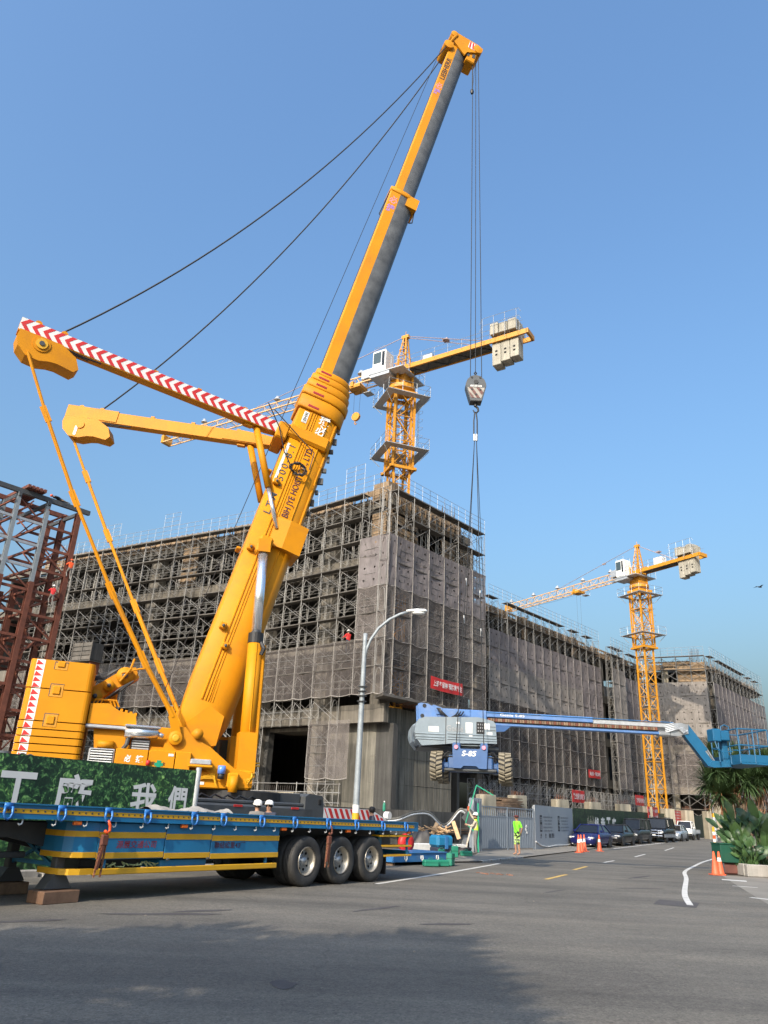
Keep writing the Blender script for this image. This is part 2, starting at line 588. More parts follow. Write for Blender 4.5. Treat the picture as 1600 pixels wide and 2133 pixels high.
def sheet(name, x_list, y_list, z, m, kind='structure'):
    b = MB()
    nx = len(x_list)
    vs = [(x, y, gz(y) + z) for y in y_list for x in x_list]
    fs = [(j * nx + i, j * nx + i + 1, (j + 1) * nx + i + 1, (j + 1) * nx + i) for j in range(len(y_list) - 1) for i in range(nx - 1)]
    b.add(vs, fs)
    return tag(b.build(name, m), kind=kind)
sheet('ground', xs, ys, -0.02, 'earth')

def ribbon(name, left, right, z, m):
    """strip between two polylines of (x, y)"""
    b = MB()
    n_ = len(left)
    b.add([(x, y, gz(y) + z) for x, y in left] + [(x, y, gz(y) + z) for x, y in right],
          [(i, i + n_, i + n_ + 1, i + 1) for i in range(n_ - 1)])
    return b.build(name, m)
edge_l = [(-60, -40), (-16.9, 4.0), (-7.0, 17.65), (-3.6, 22.3), (0.3, 27.6), (4.32, 31.2), (6.9, 36.3), (11.7, 46.4), (15.79, 55.2), (29.4, 79.5), (46.4, 109.5), (100, 205)]
edge_r = [(40, -40), (40, 4.0), (40, 14), (40, 19), (40, 22), (40, 26), (40, 32), (42, 42), (48, 54), (62, 80), (82, 110), (140, 205)]
tag(ribbon('road', edge_l, edge_r, 0.0, 'asphalt'), kind='structure')
# concrete pavement between the road and the hoardings
pv_l = [(-5.2, 23.6), (-1.2, 29.2), (2.6, 35.0), (5.2, 41.2), (9.3, 46.3), (14.5, 55.8), (28.6, 80.2), (45.6, 110.2)]
pv_r = [(-3.6, 22.3), (0.3, 27.6), (4.32, 31.2), (6.9, 36.3), (11.7, 46.4), (15.79, 55.2), (29.4, 79.5), (46.4, 109.5)]
tag(ribbon('pavement', pv_l, pv_r, 0.045, 'pavement'), kind='structure')
# driveway on the right
tag(ribbon('driveway', [(13.0, 30.2), (11.1, 24.6), (9.45, 19.6), (8.2, 14)], [(30, 30.2), (30, 24.6), (30, 19.6), (30, 14)], 0.004, 'pavement'), kind='structure')

def kerb_run(pts, name='kerb', w_=0.18, h_=0.13):
    root = thing(name, None, None)
    root['kind'] = 'structure'
    me = MB().rbox(0, 0.96, -w_ / 2, w_ / 2, -0.06, h_, 0.02).mesh('kerb_stone', 'kerb')
    for (a, b_) in zip(pts, pts[1:]):
        a, b_ = V((*a, 0)), V((*b_, 0))
        d = (b_ - a)
        k = int(d.length)
        for i in range(k):
            p = a + d * (i / k)
            p.z = gz(p.y)
            put('kerb_stone', me, root, p, math.atan2(d.y, d.x))
    return root
kerb_run([(-16.9, 4.3), (-7.0, 17.95), (-3.6, 22.6), (0.3, 27.9)])
kerb_run([(4.32, 31.4), (6.9, 36.5)], h_=0.06)

def line_mark(pts, w_, m, name, dash=None):
    b = MB()
    P = [V((x, y, gz(y) + 0.005)) for x, y in pts]
    L, R_ = [], []
    for i, p in enumerate(P):
        d = (P[min(i + 1, len(P) - 1)] - P[max(i - 1, 0)])
        d.z = 0
        d.normalize()
        s = V((-d.y, d.x, 0)) * w_ / 2
        L.append(p + s)
        R_.append(p - s)
    n_ = len(P)
    b.add(L + R_, [(i, i + n_, i + n_ + 1, i + 1) for i in range(n_ - 1)])
    return tag(b.build(name, m), kind='structure')
def smooth(pts, k=6):
    out = []
    for i in range(len(pts) - 1):
        p0, p1, p2, p3 = [V((*pts[max(0, min(len(pts) - 1, j))], 0)) for j in (i - 1, i, i + 1, i + 2)]
        for q in range(k):
            t = q / k
            v = 0.5 * ((2 * p1) + (p2 - p0) * t + (2 * p0 - 5 * p1 + 4 * p2 - p3) * t * t + (3 * p1 - p0 - 3 * p2 + p3) * t ** 3)
            out.append((v.x, v.y))
    out.append(pts[-1])
    return out
line_mark(smooth([(0.25, 19.95), (0.43, 20.35), (2.4, 24.8), (5.0, 31.1)]), 0.14, 'paint_white', 'edge_line')
line_mark(smooth([(7.15, 18.4), (8.2, 21.4), (10.6, 27.4), (12.2, 31.6), (14.4, 36.2), (17.2, 41.8), (20.5, 47.8)]), 0.14, 'paint_white', 'edge_line')
line_mark([(15.67, 53.2), (29.3, 77.2), (38, 92)], 0.16, 'paint_white', 'parking_line')
for a, b_ in (((14.13, 43.3), (16.42, 48.3)), ((20.2, 55.5), (23.0, 61.3)), ((10.24, 35.6), (11.39, 37.9))):
    line_mark([a, b_], 0.12, 'paint_white', 'lane_dash')
for a, b_ in (((5.22, 24.1), (6.42, 26.6)), ((7.35, 29.3), (8.5, 31.9))):
    line_mark([a, b_], 0.14, 'road_yellow', 'lane_dash')
line_mark([(12.0, 27.9), (12.7, 27.6)], 0.55, 'paint_white', 'driveway_mark')
line_mark([(11.1, 25.1), (11.75, 24.85)], 0.14, 'paint_white', 'driveway_mark')
line_mark([(9.8, 21.2), (10.6, 20.3)], 0.2, 'paint_white', 'driveway_mark')
def blot(name, cx, cy, rx, ry, rz, m, sq=False, seed=0):
    rr = random.Random(seed)
    b = MB()
    k = 4 if sq else 22
    vs = []
    for i in range(k):
        t = 2 * math.pi * (i + (0.5 if sq else 0)) / k
        q = 1 if sq else 0.8 + 0.35 * rr.random()
        x, y = rx * q * math.cos(t), ry * q * math.sin(t)
        vs.append((cx + x * math.cos(rz) - y * math.sin(rz), cy + x * math.sin(rz) + y * math.cos(rz), 0.004))
    b.add(vs, [tuple(range(k))])
    return tag(b.build(name, m), kind='structure')
blot('road_patch', 6.95, 18.65, 0.62, 0.95, ang(-25), 'patch', True)
blot('oil_stain', -0.76, 8.5, 0.13, 0.2, 0.3, 'patch', seed=2)
for i, (x, y, a_, c_) in enumerate(((-3.1, 13.0, 0.9, 0.12), (-2.6, 13.6, 0.5, 0.1), (0.2, 15.0, 0.8, 0.08), (1.3, 13.4, 0.5, 0.1), (-4.6, 11.7, 0.5, 0.1), (8.9, 27.0, 1.2, 0.1), (7.4, 22.4, 0.9, 0.07), (11.5, 33.2, 1.4, 0.12), (4.6, 20.3, 0.7, 0.05))):
    blot('tar_seam', x, y, a_, c_, ang(20 + 17 * i % 50), 'patch', seed=i + 5)
rr = random.Random(4)
lit = MB()
for i in range(40):
    x, y = rr.uniform(-4, 12), rr.uniform(8, 36)
    s = rr.uniform(0.004, 0.013)
    lit.box((x, y, gz(y) + s / 2), (s * 2, s * 1.6, s), Matrix.Rotation(rr.random() * 6, 3, 'Z'))
tag(lit.build('road_litter', 'pavement'), 'small pale stones and litter scattered over the road', 'litter', kind='stuff')
lit = MB()
for i in range(16):
    x, y = 3.9 + rr.uniform(-0.5, 0.5), 25.2 + rr.uniform(-0.3, 0.3)
    lit.box((x, y, 0.015), (rr.uniform(0.03, 0.12), 0.03, 0.02), Matrix.Rotation(rr.random() * 6, 3, 'Z'))
tag(lit.build('brick_crumbs', 'debris'), 'reddish crumbs lying beside the white edge line', 'litter', kind='stuff')

# ---------------------------------------------------------------- hoardings
def hedge_mat(name, gain=1.0):
    m = mat(name, (0.05, 0.12, 0.03), 0.5, 0, 0.1, 2)
    n, l, b = tree_of(m)
    tc = n.new('ShaderNodeTexCoord')
    nd = n.new('ShaderNodeTexNoise')
    nd.inputs['Scale'].default_value = 3
    nd.inputs['Detail'].default_value = 3
    l.new(tc.outputs['Object'], nd.inputs['Vector'])
    sc_ = n.new('ShaderNodeVectorMath')
    sc_.operation = 'MULTIPLY_ADD'
    sc_.inputs[1].default_value = (0.5, 0.5, 0.5)
    l.new(nd.outputs['Color'], sc_.inputs[0])
    l.new(tc.outputs['Object'], sc_.inputs[2])
    outs = []
    for sc0, rz, st in ((19, 0.6, (1, 1, 0.36)), (16, -0.7, (0.42, 1, 1))):
        mp = n.new('ShaderNodeMapping')
        mp.inputs['Rotation'].default_value = (0, rz, 0)
        mp.inputs['Scale'].default_value = st
        l.new(sc_.outputs[0], mp.inputs['Vector'])
        vo = n.new('ShaderNodeTexVoronoi')
        vo.inputs['Scale'].default_value = sc0
        l.new(mp.outputs[0], vo.inputs['Vector'])
        g = gain
        rp = ramp(n, [(0.0, (0.004 * g, 0.014 * g, 0.006 * g)), (0.25, (0.012 * g, 0.04 * g, 0.014 * g)), (0.48, (0.04 * g, 0.10 * g, 0.028 * g)), (0.72, (0.10 * g, 0.19 * g, 0.055 * g)), (1.0, (0.22 * g, 0.32 * g, 0.14 * g))])
        sp = n.new('ShaderNodeSeparateColor')
        l.new(vo.outputs['Color'], sp.inputs[0])
        mu = n.new('ShaderNodeMath')
        mu.operation = 'MULTIPLY_ADD'
        mu.inputs[1].default_value = -0.9
        l.new(vo.outputs['Distance'], mu.inputs[0])
        l.new(sp.outputs[0], mu.inputs[2])
        l.new(mu.outputs[0], rp.inputs[0])
        outs.append((rp.outputs[0], sp.outputs[1]))
    mix = n.new('ShaderNodeMix')
    mix.data_type = 'RGBA'
    l.new(outs[1][1], mix.inputs[0])
    l.new(outs[0][0], mix.inputs[6])
    l.new(outs[1][0], mix.inputs[7])
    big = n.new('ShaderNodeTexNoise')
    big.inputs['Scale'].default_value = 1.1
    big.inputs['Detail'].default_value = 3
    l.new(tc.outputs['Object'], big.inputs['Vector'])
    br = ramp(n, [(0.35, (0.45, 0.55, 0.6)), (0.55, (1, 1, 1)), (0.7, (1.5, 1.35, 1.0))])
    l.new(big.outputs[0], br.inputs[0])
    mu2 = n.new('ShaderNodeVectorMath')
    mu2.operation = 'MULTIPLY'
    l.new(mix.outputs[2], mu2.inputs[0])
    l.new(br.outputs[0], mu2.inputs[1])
    l.new(mu2.outputs[0], b.inputs['Base Color'])
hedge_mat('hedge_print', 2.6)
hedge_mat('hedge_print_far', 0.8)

def hoarding(name, label, cat, p0, p1, h, m, pw=2.4, group=None, z0=0.05):
    p0, p1 = V((*p0, gz(p0[1]))), V((*p1, gz(p1[1])))
    d = p1 - p0
    L = d.length
    root = thing(name, label, cat, p0, 0, group)
    root.rotation_euler = (0, -math.asin(d.z / L), math.atan2(d.y, d.x))
    k = max(1, round(L / pw))
    for i in range(k):
        x0, x1 = L * i / k, L * (i + 1) / k
        b = MB().bx(x0 + 0.004, x1 - 0.004, -0.02 - 0.003 * (i % 2), 0.02, z0, h)
        b.build('panel', m, root)
    po = MB()
    for i in range(k + 1):
        MB().tube((L * i / k, 0.07, -0.05), (L * i / k, 0.07, h - 0.05), 0.03, 6).build('post', 'galv', root)
    MB().bx(0, L, 0.022, 0.06, h - 0.05, h - 0.01).build('top_rail', 'galv', root)
    return root, L
# hedge-print hoarding behind the trailer
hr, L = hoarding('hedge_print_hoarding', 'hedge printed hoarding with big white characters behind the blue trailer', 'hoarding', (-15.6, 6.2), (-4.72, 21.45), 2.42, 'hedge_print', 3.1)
MB().tube((L + 0.06, -0.02, -0.05), (L + 0.06, -0.02, 2.5), 0.075, 14).build('end_post', 'galv', hr)
xl = L - 0.28
for s, x, w_, h_, z in (('們', xl - 0.27, 0.62, 0.72, 1.64), ('我', xl - 1.35, 0.78, 0.78, 1.63), ('廠', xl - 3.35, 0.98, 0.98, 1.62), ('工', xl - 4.75, 0.94, 0.9, 1.62), ('意', xl - 6.1, 0.92, 0.95, 1.62), ('綠', xl - 7.4, 0.92, 0.95, 1.62)):
    text(s, 1, 'white', hr, (1, 0, 0), (0, 0, 1), (x, -0.027, z), bold=0.022, width=w_, height=h_)
text('MT', 1, 'white', hr, (1, 0, 0), (0, 0, 1), (xl - 5.1, -0.027, 0.95), bold=0.01, width=0.62, height=0.3, spacing=1.3)

# sliding gate with corrugated sheets
g0, g1 = V((5.55, 41.2, 0)), V((9.33, 46.0, 0))
dg = g1 - g0
GL = dg.length
gate = thing('sheet_metal_gate', 'blue grey corrugated metal gate behind the man in neon green', 'gate', g0, math.atan2(dg.y, dg.x))
rib_me = MB().prism([(0, 0), (0.05, -0.03), (0.11, -0.03), (0.16, 0)], 0.12, 1.62, 'xy').mesh('sheet_rib', 'gate_blue')
nrib = int(GL / 0.2)
MB().bx(0, GL, 0.0, 0.02, 0.1, 1.64).build('backing_sheet', 'gate_blue', gate)
for i in range(nrib):
    put('sheet_rib', rib_me, gate, (i * GL / nrib, -0.001, 0))
bar_me = MB().bx(-0.035, 0.035, -0.012, 0.012, 1.66, 2.1).mesh('grille_bar', 'gate_blue')
for i in range(int(GL / 0.22)):
    put('grille_bar', bar_me, gate, (0.1 + i * 0.22, 0.01, 0))
for z in (1.65, 2.12):
    MB().bx(0, GL, -0.03, 0.04, z - 0.03, z + 0.03).build('gate_rail', 'gate_blue', gate)
for x in (0, GL / 2, GL):
    MB().bx(x - 0.04, x + 0.04, -0.045, 0.03, 0.0, 2.16).build('gate_post', 'gate_blue', gate)
b = MB()
for x, z in ((GL - 0.95, 1.05), (GL - 0.9, 1.22), (GL - 0.85, 0.9)):
    b.box((x, -0.04, z), (0.14, 0.02, 0.12), Matrix.Rotation(0.5, 3, 'Y'))
b.build('paper_notice', 'white', gate)
MB().bx(-0.75, -0.02, 0.02, 0.09, 0, 2.45).build('gate_pier', 'gate_blue', gate)

# white information hoarding
wh, WL = hoarding('white_hoarding', 'white printed information hoarding between the gate and the parked cars', 'hoarding', (9.45, 46.15), (14.0, 55.6), 2.38, 'panel_white', 3.6)
rr = random.Random(11)
mat('print_grey', (0.17, 0.18, 0.19), 0.6)
mat('print_dark', (0.03, 0.03, 0.035), 0.6)
for bx_, tx in ((1.4, ('未來', '建設')), (6.1, ('綠色', '工廠'))):
    MB().bx(bx_ - 0.26, bx_ + 0.26, -0.031, -0.026, 0.95, 1.85).build('title_block', 'print_dark', wh)
    text(tx[0], 1, 'panel_white', wh, (1, 0, 0), (0, 0, 1), (bx_, -0.034, 1.62), bold=0.02, width=0.42, height=0.34)
    text(tx[1], 1, 'panel_white', wh, (1, 0, 0), (0, 0, 1), (bx_, -0.034, 1.2), bold=0.02, width=0.42, height=0.34)
    for i in range(5):
        s = ''.join(rr.choice('本工程施工期間造成不便敬請見諒謹此致歉安全環保品質') for _ in range(rr.randint(11, 16)))
        text(s, 1, 'print_grey', wh, (1, 0, 0), (0, 0, 1), (bx_ + 1.75, -0.027, 1.75 - i * 0.19), bold=0.01, width=2.4 - 0.25 * (i % 3), height=0.1)
for x, s, w_ in ((1.35, '綠', 0.34), (2.5, '會', 0.28), (4.0, '建設 營造', 1.4)):
    text(s, 1, 'print_dark', wh, (1, 0, 0), (0, 0, 1), (x, -0.027, 0.72), bold=0.02, width=w_, height=0.27)
MB().path([(0.0, -0.05, 0.45), (1.2, -0.07, 0.22), (2.6, -0.06, 0.12), (5, -0.05, 0.16), (8, -0.05, 0.12), (WL, -0.05, 0.16)], 0.03, 6).build('loose_hem', 'white', wh)

# green hoarding behind the cars
gh, HL = hoarding('green_hoarding', 'dark green hedge printed hoarding behind the row of parked cars', 'hoarding', (14.08, 55.72), (45.5, 105.5), 2.42, 'hedge_print_far', 2.4)
for x0 in (5.5, 37):
    for i, s in enumerate('綠意工廠'):
        text(s, 1, 'white', gh, (1, 0, 0), (0, 0, 1), (x0 + i * 1.55, -0.03, 1.3), bold=0.03, width=1.15, height=1.2)
    b = MB()
    for i in range(9):
        b.prism([(x0 - 2.2 + i * 0.16, 0.5), (x0 - 2.12 + i * 0.16, 0.5), (x0 - 2.3 + i * 0.2, 1.75 + 0.2 * math.sin(i * 2))], -0.032, -0.027)
    b.build('grass_emblem', 'panel_white', gh)
# red notices on it
for x, w_, z0, z1, label in ((21.5, 4.0, 1.75, 2.95, 'red notice fixed above the black parked van'), (31.5, 6.2, 1.05, 2.8, 'large red notice with white lines beside the white truck')):
    q = thing('red_notice', label, 'notice', gh.matrix_basis @ V((x, -0.06, 0)), math.atan2(49.78, 31.42))
    MB().bx(0, w_, -0.02, 0.01, z0, z1).build('board', 'red', q)
    k = 6 if w_ > 5 else 2
    for i in range(k):
        text('安全第一 品質優先 注意安全'[: 13 if w_ > 5 else 7], 1, 'white', q, (1, 0, 0), (0, 0, 1), (w_ / 2, -0.026, z1 - (z1 - z0) * (i + 0.6) / (k + 0.2)), bold=0.02, width=w_ * 0.9, height=(z1 - z0) * 0.5 / k)
# ---------------------------------------------------------------- netting
def net_mat(name, c, op, dots, seed=0.0, transl=0.35):
    m = D.materials.new(name)
    m.use_nodes = True
    t = m.node_tree
    n, l = t.nodes, t.links
    for q in list(n):
        n.remove(q)
    out = n.new('ShaderNodeOutputMaterial')
    tc = n.new('ShaderNodeTexCoord')
    oi = n.new('ShaderNodeObjectInfo')
    mp = n.new('ShaderNodeMapping')
    mp.inputs['Scale'].default_value = (1.6, 1, 0.7)
    l.new(tc.outputs['Object'], mp.inputs['Vector'])
    ad = n.new('ShaderNodeVectorMath')
    ad.operation = 'ADD'
    sc_ = n.new('ShaderNodeVectorMath')
    sc_.operation = 'SCALE'
    sc_.inputs[0].default_value = (37, 11, 23)
    l.new(oi.outputs['Random'], sc_.inputs['Scale'])
    l.new(mp.outputs[0], ad.inputs[0])
    l.new(sc_.outputs[0], ad.inputs[1])
    nz = n.new('ShaderNodeTexNoise')
    nz.inputs['Scale'].default_value = 1.7
    nz.inputs['Detail'].default_value = 6
    nz.inputs['Distortion'].default_value = 0.6
    l.new(ad.outputs[0], nz.inputs['Vector'])
    rp = ramp(n, [(0.25, tuple(k * 0.86 for k in c)), (0.5, c), (0.75, tuple(k * 1.1 for k in c))])
    l.new(nz.outputs[0], rp.inputs[0])
    bp = n.new('ShaderNodeBump')
    bp.inputs['Strength'].default_value = 0.7
    bp.inputs['Distance'].default_value = 0.12
    l.new(nz.outputs[0], bp.inputs['Height'])
    di = n.new('ShaderNodeBsdfDiffuse')
    tr = n.new('ShaderNodeBsdfTranslucent')
    tp = n.new('ShaderNodeBsdfTransparent')
    for q in (di, tr):
        l.new(rp.outputs[0], q.inputs[0])
        l.new(bp.outputs[0], q.inputs['Normal'])
    m1 = n.new('ShaderNodeMixShader')
    m1.inputs[0].default_value = transl
    l.new(di.outputs[0], m1.inputs[1])
    l.new(tr.outputs[0], m1.inputs[2])
    m2 = n.new('ShaderNodeMixShader')
    l.new(tp.outputs[0], m2.inputs[1])
    l.new(m1.outputs[0], m2.inputs[2])
    al = n.new('ShaderNodeMapRange')
    al.inputs[1].default_value, al.inputs[2].default_value = 0.3, 0.7
    al.inputs[3].default_value, al.inputs[4].default_value = op - 0.06, op + 0.06
    l.new(nz.outputs[0], al.inputs[0])
    fac = al.outputs[0]
    if dots:
        sx = n.new('ShaderNodeSeparateXYZ')
        l.new(tc.outputs['Object'], sx.inputs[0])
        def cell(src, k):
            a = n.new('ShaderNodeMath'); a.operation = 'DIVIDE'; a.inputs[1].default_value = k
            l.new(src, a.inputs[0])
            b = n.new('ShaderNodeMath'); b.operation = 'FRACT'
            l.new(a.outputs[0], b.inputs[0])
            c_ = n.new('ShaderNodeMath'); c_.operation = 'SUBTRACT'; c_.inputs[1].default_value = 0.5
            l.new(b.outputs[0], c_.inputs[0])
            d_ = n.new('ShaderNodeMath'); d_.operation = 'MULTIPLY'; d_.inputs[1].default_value = k
            l.new(c_.outputs[0], d_.inputs[0])
            return d_.outputs[0]
        cb = n.new('ShaderNodeCombineXYZ')
        l.new(cell(sx.outputs[0], 0.96), cb.inputs[0])
        l.new(cell(sx.outputs[2], 0.93), cb.inputs[1])
        ln = n.new('ShaderNodeVectorMath'); ln.operation = 'LENGTH'
        l.new(cb.outputs[0], ln.inputs[0])
        gt = n.new('ShaderNodeMath'); gt.operation = 'GREATER_THAN'; gt.inputs[1].default_value = 0.085
        l.new(ln.outputs['Value'], gt.inputs[0])
        mu = n.new('ShaderNodeMath'); mu.operation = 'MULTIPLY'
        l.new(fac, mu.inputs[0])
        l.new(gt.outputs[0], mu.inputs[1])
        fac = mu.outputs[0]
    l.new(fac, m2.inputs[0])
    l.new(m2.outputs[0], out.inputs[0])
    M[name] = m
net_mat('net_dense', (0.285, 0.255, 0.255), 0.87, True)
net_mat('net_pale', (0.345, 0.315, 0.29), 0.9, True)
net_mat('net_thin', (0.31, 0.275, 0.26), 0.44, False)
net_mat('net_dark', (0.21, 0.185, 0.175), 0.38, False)

BAY, LIFT, DEP = 1.92, 1.86, 0.8
def pipe(b, a, c, r=0.027):
    b.tube(a, c, r, 4, cap=False)
# one scaffold frame: two standards, an arched head, foot bar (local x along the facade, -y outwards)
fb = MB()
for y in (-DEP, 0):
    pipe(fb, (0, y, 0), (0, y, LIFT), 0.03)
pipe(fb, (0, -DEP, LIFT - 0.04), (0, 0, LIFT - 0.04))
fb.path([(0, -DEP + 0.13, 0), (0, -DEP + 0.13, LIFT * 0.55)] + [(0, -DEP / 2 - 0.27 * math.cos(t), LIFT * 0.55 + 0.62 * math.sin(t)) for t in (0.35, 0.8, 1.25, 1.57, 1.9, 2.35, 2.8)] + [(0, -0.13, LIFT * 0.55), (0, -0.13, 0)], 0.018, 4, False)
FRAME = fb.mesh('scaffold_frame', 'pipe')
xb = MB()
for y in (-DEP + 0.14, -0.08):
    pipe(xb, (0, y, 0.35), (BAY, y, LIFT - 0.25), 0.019)
    pipe(xb, (0, y + 0.02, LIFT - 0.25), (BAY, y + 0.02, 0.35), 0.019)
BRACE = xb.mesh('cross_brace', 'pipe')
pb = MB()
pb.bx(0.02, BAY - 0.02, -DEP + 0.05, -0.06, LIFT - 0.045, LIFT)
pb.bx(0.0, BAY, -DEP - 0.03, -DEP + 0.03, LIFT - 0.1, LIFT - 0.03)
PLANK = pb.mesh('walk_plank', 'plank_grey')
lb = MB()
for z in (0.45, 0.95):
    pipe(lb, (0, -DEP - 0.02, z), (BAY, -DEP - 0.02, z), 0.019)
    pipe(lb, (0, 0.02, z + 0.1), (BAY, 0.02, z + 0.1), 0.019)
pipe(lb, (0, -0.3, 0.1), (BAY, -0.3, LIFT - 0.1), 0.018)
pipe(lb, (BAY * 0.5, 0.0, 0), (BAY * 0.5, 0.0, LIFT), 0.02)
LEDGER = lb.mesh('ledger', 'pipe')
gb = MB()
for z in (0.02, 0.42, 0.82, 1.22):
    pipe(gb, (0, -DEP, z), (BAY, -DEP, z), 0.018)
for x in (0, BAY / 2, BAY):
    pipe(gb, (x, -DEP, -0.05), (x, -DEP, 1.22), 0.018)
GUARD = gb.mesh('guard_rail', 'galv')

def net_variants(mname, h, k=4, sag=0.10):
    out = []
    for q in range(k):
        rr = random.Random(q * 31 + int(h * 10))
        nx, nz_ = 7, 10
        vs = []
        ph = rr.random() * 6
        for j in range(nz_ + 1):
            for i in range(nx + 1):
                x, z = BAY * i / nx, h * j / nz_
                e = math.sin(math.pi * i / nx) * (0.55 + 0.45 * math.sin(math.pi * j / nz_))
                y = -DEP - 0.055 + e * sag * (0.8 + 0.5 * math.sin(ph + j * 0.7)) - 0.035 * noise.noise(V((x * 2.2, z * 2.0, q * 7.7))) * 2
                zz = z - (0.10 * math.sin(math.pi * i / nx) if j == 0 else 0)
                vs.append((x, y, zz))
        fs = [(j * (nx + 1) + i, j * (nx + 1) + i + 1, (j + 1) * (nx + 1) + i + 1, (j + 1) * (nx + 1) + i) for j in range(nz_) for i in range(nx)]
        b = MB()
        b.cs = True
        b.add(vs, fs)
        b.cm = 1
        b.tube((0, -DEP - 0.07, 0), (0, -DEP - 0.07, h), 0.02, 4, cap=False)
        b.path([vs[i_] for i_ in range(nx + 1)], 0.022, 4, False)
        out.append(b.mesh('safety_net', [mname, 'net_rope']))
    return out
NETS = {m_: net_variants(m_, LIFT * 2) for m_ in ('net_dense', 'net_pale', 'net_thin', 'net_dark')}

def scaffold(label, p0, deg, nb, z0, nl, nets=(), guard=True, skip=None, planks=True, rail_top=None, ledgers=True, flip=False, topfn=None, railfn=None):
    """p0: start on the facade line, deg: direction of run; outward side is to the right of the run"""
    root = thing('scaffold', label, 'scaffold', (*p0, z0), ang(deg))
    rr = random.Random(nb * 7 + nl)
    for i in range(nb + 1):
        top = topfn(i) if topfn else nl
        for k in range(top):
            if skip and skip(i, k):
                continue
            put('scaffold_frame', FRAME, root, (i * BAY, 0, k * LIFT))
            if i < nb:
                if not (skip and skip(i + 1, k)):
                    put('cross_brace', BRACE, root, (i * BAY, 0, k * LIFT))
                    if planks and rr.random() < 0.9:
                        put('walk_plank', PLANK, root, (i * BAY, 0, k * LIFT))
                    if ledgers and rr.random() < 0.9:
                        put('ledger', LEDGER, root, (i * BAY, 0, k * LIFT))
        if guard and i < nb:
            o = put('guard_rail', GUARD, root, (i * BAY, 0, top * LIFT))
            if railfn and railfn(i):
                put('guard_rail', GUARD, root, (i * BAY, 0, top * LIFT + 1.25))
    for (mname, i0, i1, k0) in nets:
        for i in range(i0, i1):
            o = put('safety_net', rr.choice(NETS[mname]), root, (i * BAY, -0.008 * (i % 2), k0 * LIFT))
            pass
    return root

# ---------------------------------------------------------------- corner building
C0 = V((0.4, 51.2, 0))
AL, AA = 139.5, 48.8            # directions of the two street fronts
uL, uA = dirv(AL), dirv(AA)
# the right front: scaffold and nets
sA = scaffold('netted steel scaffold over the projecting corner block, under the left tower crane', C0[:2], AA, 6, 8.93, 8,
              nets=[('net_dense', 0, 6, 4), ('net_thin', 0, 6, 2), ('net_dark', 0, 6, 0)], topfn=lambda i: 8)
# left front: nearest stretch, run written from far to near so that outside is to the right
S1 = 7
pL = C0 + uL * (S1 * BAY)
sL = scaffold('bare steel scaffold beside the corner block, behind the leaning yellow boom', pL[:2], AL + 180, S1, 1.5, 12,
              nets=[('net_dense', S1 - 1, S1, 8), ('net_thin', S1 - 1, S1, 6), ('net_dark', S1 - 1, S1, 4), ('net_dark', 0, S1 - 1, 4)],
              skip=lambda i, k: (2 <= i <= 3 and k < 3) or (i > 5 and k < 4), railfn=lambda i: i in (2, 5))
for k_, (m_, zl, za) in enumerate((('net_dense', 8, 4), ('net_thin', 6, 2), ('net_dark', 4, 0))):
    put('safety_net', NETS[m_][0], sL, (S1 * BAY, 0.02, zl * LIFT)).scale = (0.46, 1, 1)      # wraps the corner
    put('safety_net', NETS[m_][1], sA, (-0.46 * BAY, 0.02, za * LIFT)).scale = (0.46, 1, 1)
for k in range(8):
    put('scaffold_frame', FRAME, sA, (-0.86, 0, k * LIFT))
for i_, m_ in ((S1 - 2, 'net_thin'), (S1 - 3, 'net_dark')):
    put('safety_net', NETS[m_][i_ % 4], sL, (i_ * BAY, 0.0, 1.1 * LIFT))
# far stretch of the left front
AL2 = 150.0
uL2 = dirv(AL2)
S2 = 15
pL2 = pL + uL2 * (S2 * BAY)
sL2 = scaffold('long bare steel scaffold on the left wing, behind the yellow guy rods', pL2[:2], AL2 + 180, S2, 1.5, 12,
               nets=[('net_dark', 0, S2, 4)], topfn=lambda i: 12 if i > 1 else 11, railfn=lambda i: i % 4 == 1 and i < 13)

bl = thing('corner_building', 'unfinished concrete corner building with timber formwork along its roof edge', 'building', C0)
def LW(p):
    return V(p) - C0
nLi = V((-uL.y, uL.x, 0)) * -1   # inward normal of left front
nLi = V((uA.x, uA.y, 0))
def prism_run(name, a, b_, inner, z0, z1, m, depth=0.6, off=0.2):
    """a wall/beam strip along a..b (world xy), set in by off towards inner, of given depth"""
    a, b_, i_ = V(a), V(b_), V(inner)
    q = [a + i_ * off, b_ + i_ * off, b_ + i_ * (off + depth), a + i_ * (off + depth)]
    bb = MB().prism([((p - C0).x, (p - C0).y) for p in q], z0, z1, 'xy')
    return bb.build(name, m, bl)
inL = dirv(AL - 90)
inL2 = dirv(AL2 - 90)
inA = dirv(AA + 90)
A_end = C0 + uA * 11.2
Lk = pL
Lfar = pL + uL2 * (S2 * BAY + 6)
for z0, z1, nm in ((18.35, 19.3, 'floor_beam'), (11.75, 13.05, 'floor_beam'), (7.2, 8.4, 'floor_beam'), (22.9, 23.5, 'roof_slab')):
    prism_run(nm, C0, Lk, inL, z0, z1, 'concrete', 0.5, 0.35)
    prism_run(nm, Lk, Lfar, inL2, z0, z1, 'concrete', 0.5, 0.35)
    if z0 > 8:
        prism_run(nm, C0 + uA * 0.4, A_end, inA, z0, z1, 'concrete', 0.5, 0.45)
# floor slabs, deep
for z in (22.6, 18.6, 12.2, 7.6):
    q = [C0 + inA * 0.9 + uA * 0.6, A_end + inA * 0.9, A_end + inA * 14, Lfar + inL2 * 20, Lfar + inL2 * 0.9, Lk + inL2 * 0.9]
    MB().prism([((p - C0).x, (p - C0).y) for p in q], z, z + 0.3, 'xy').build('floor_slab', 'concrete_dark', bl)
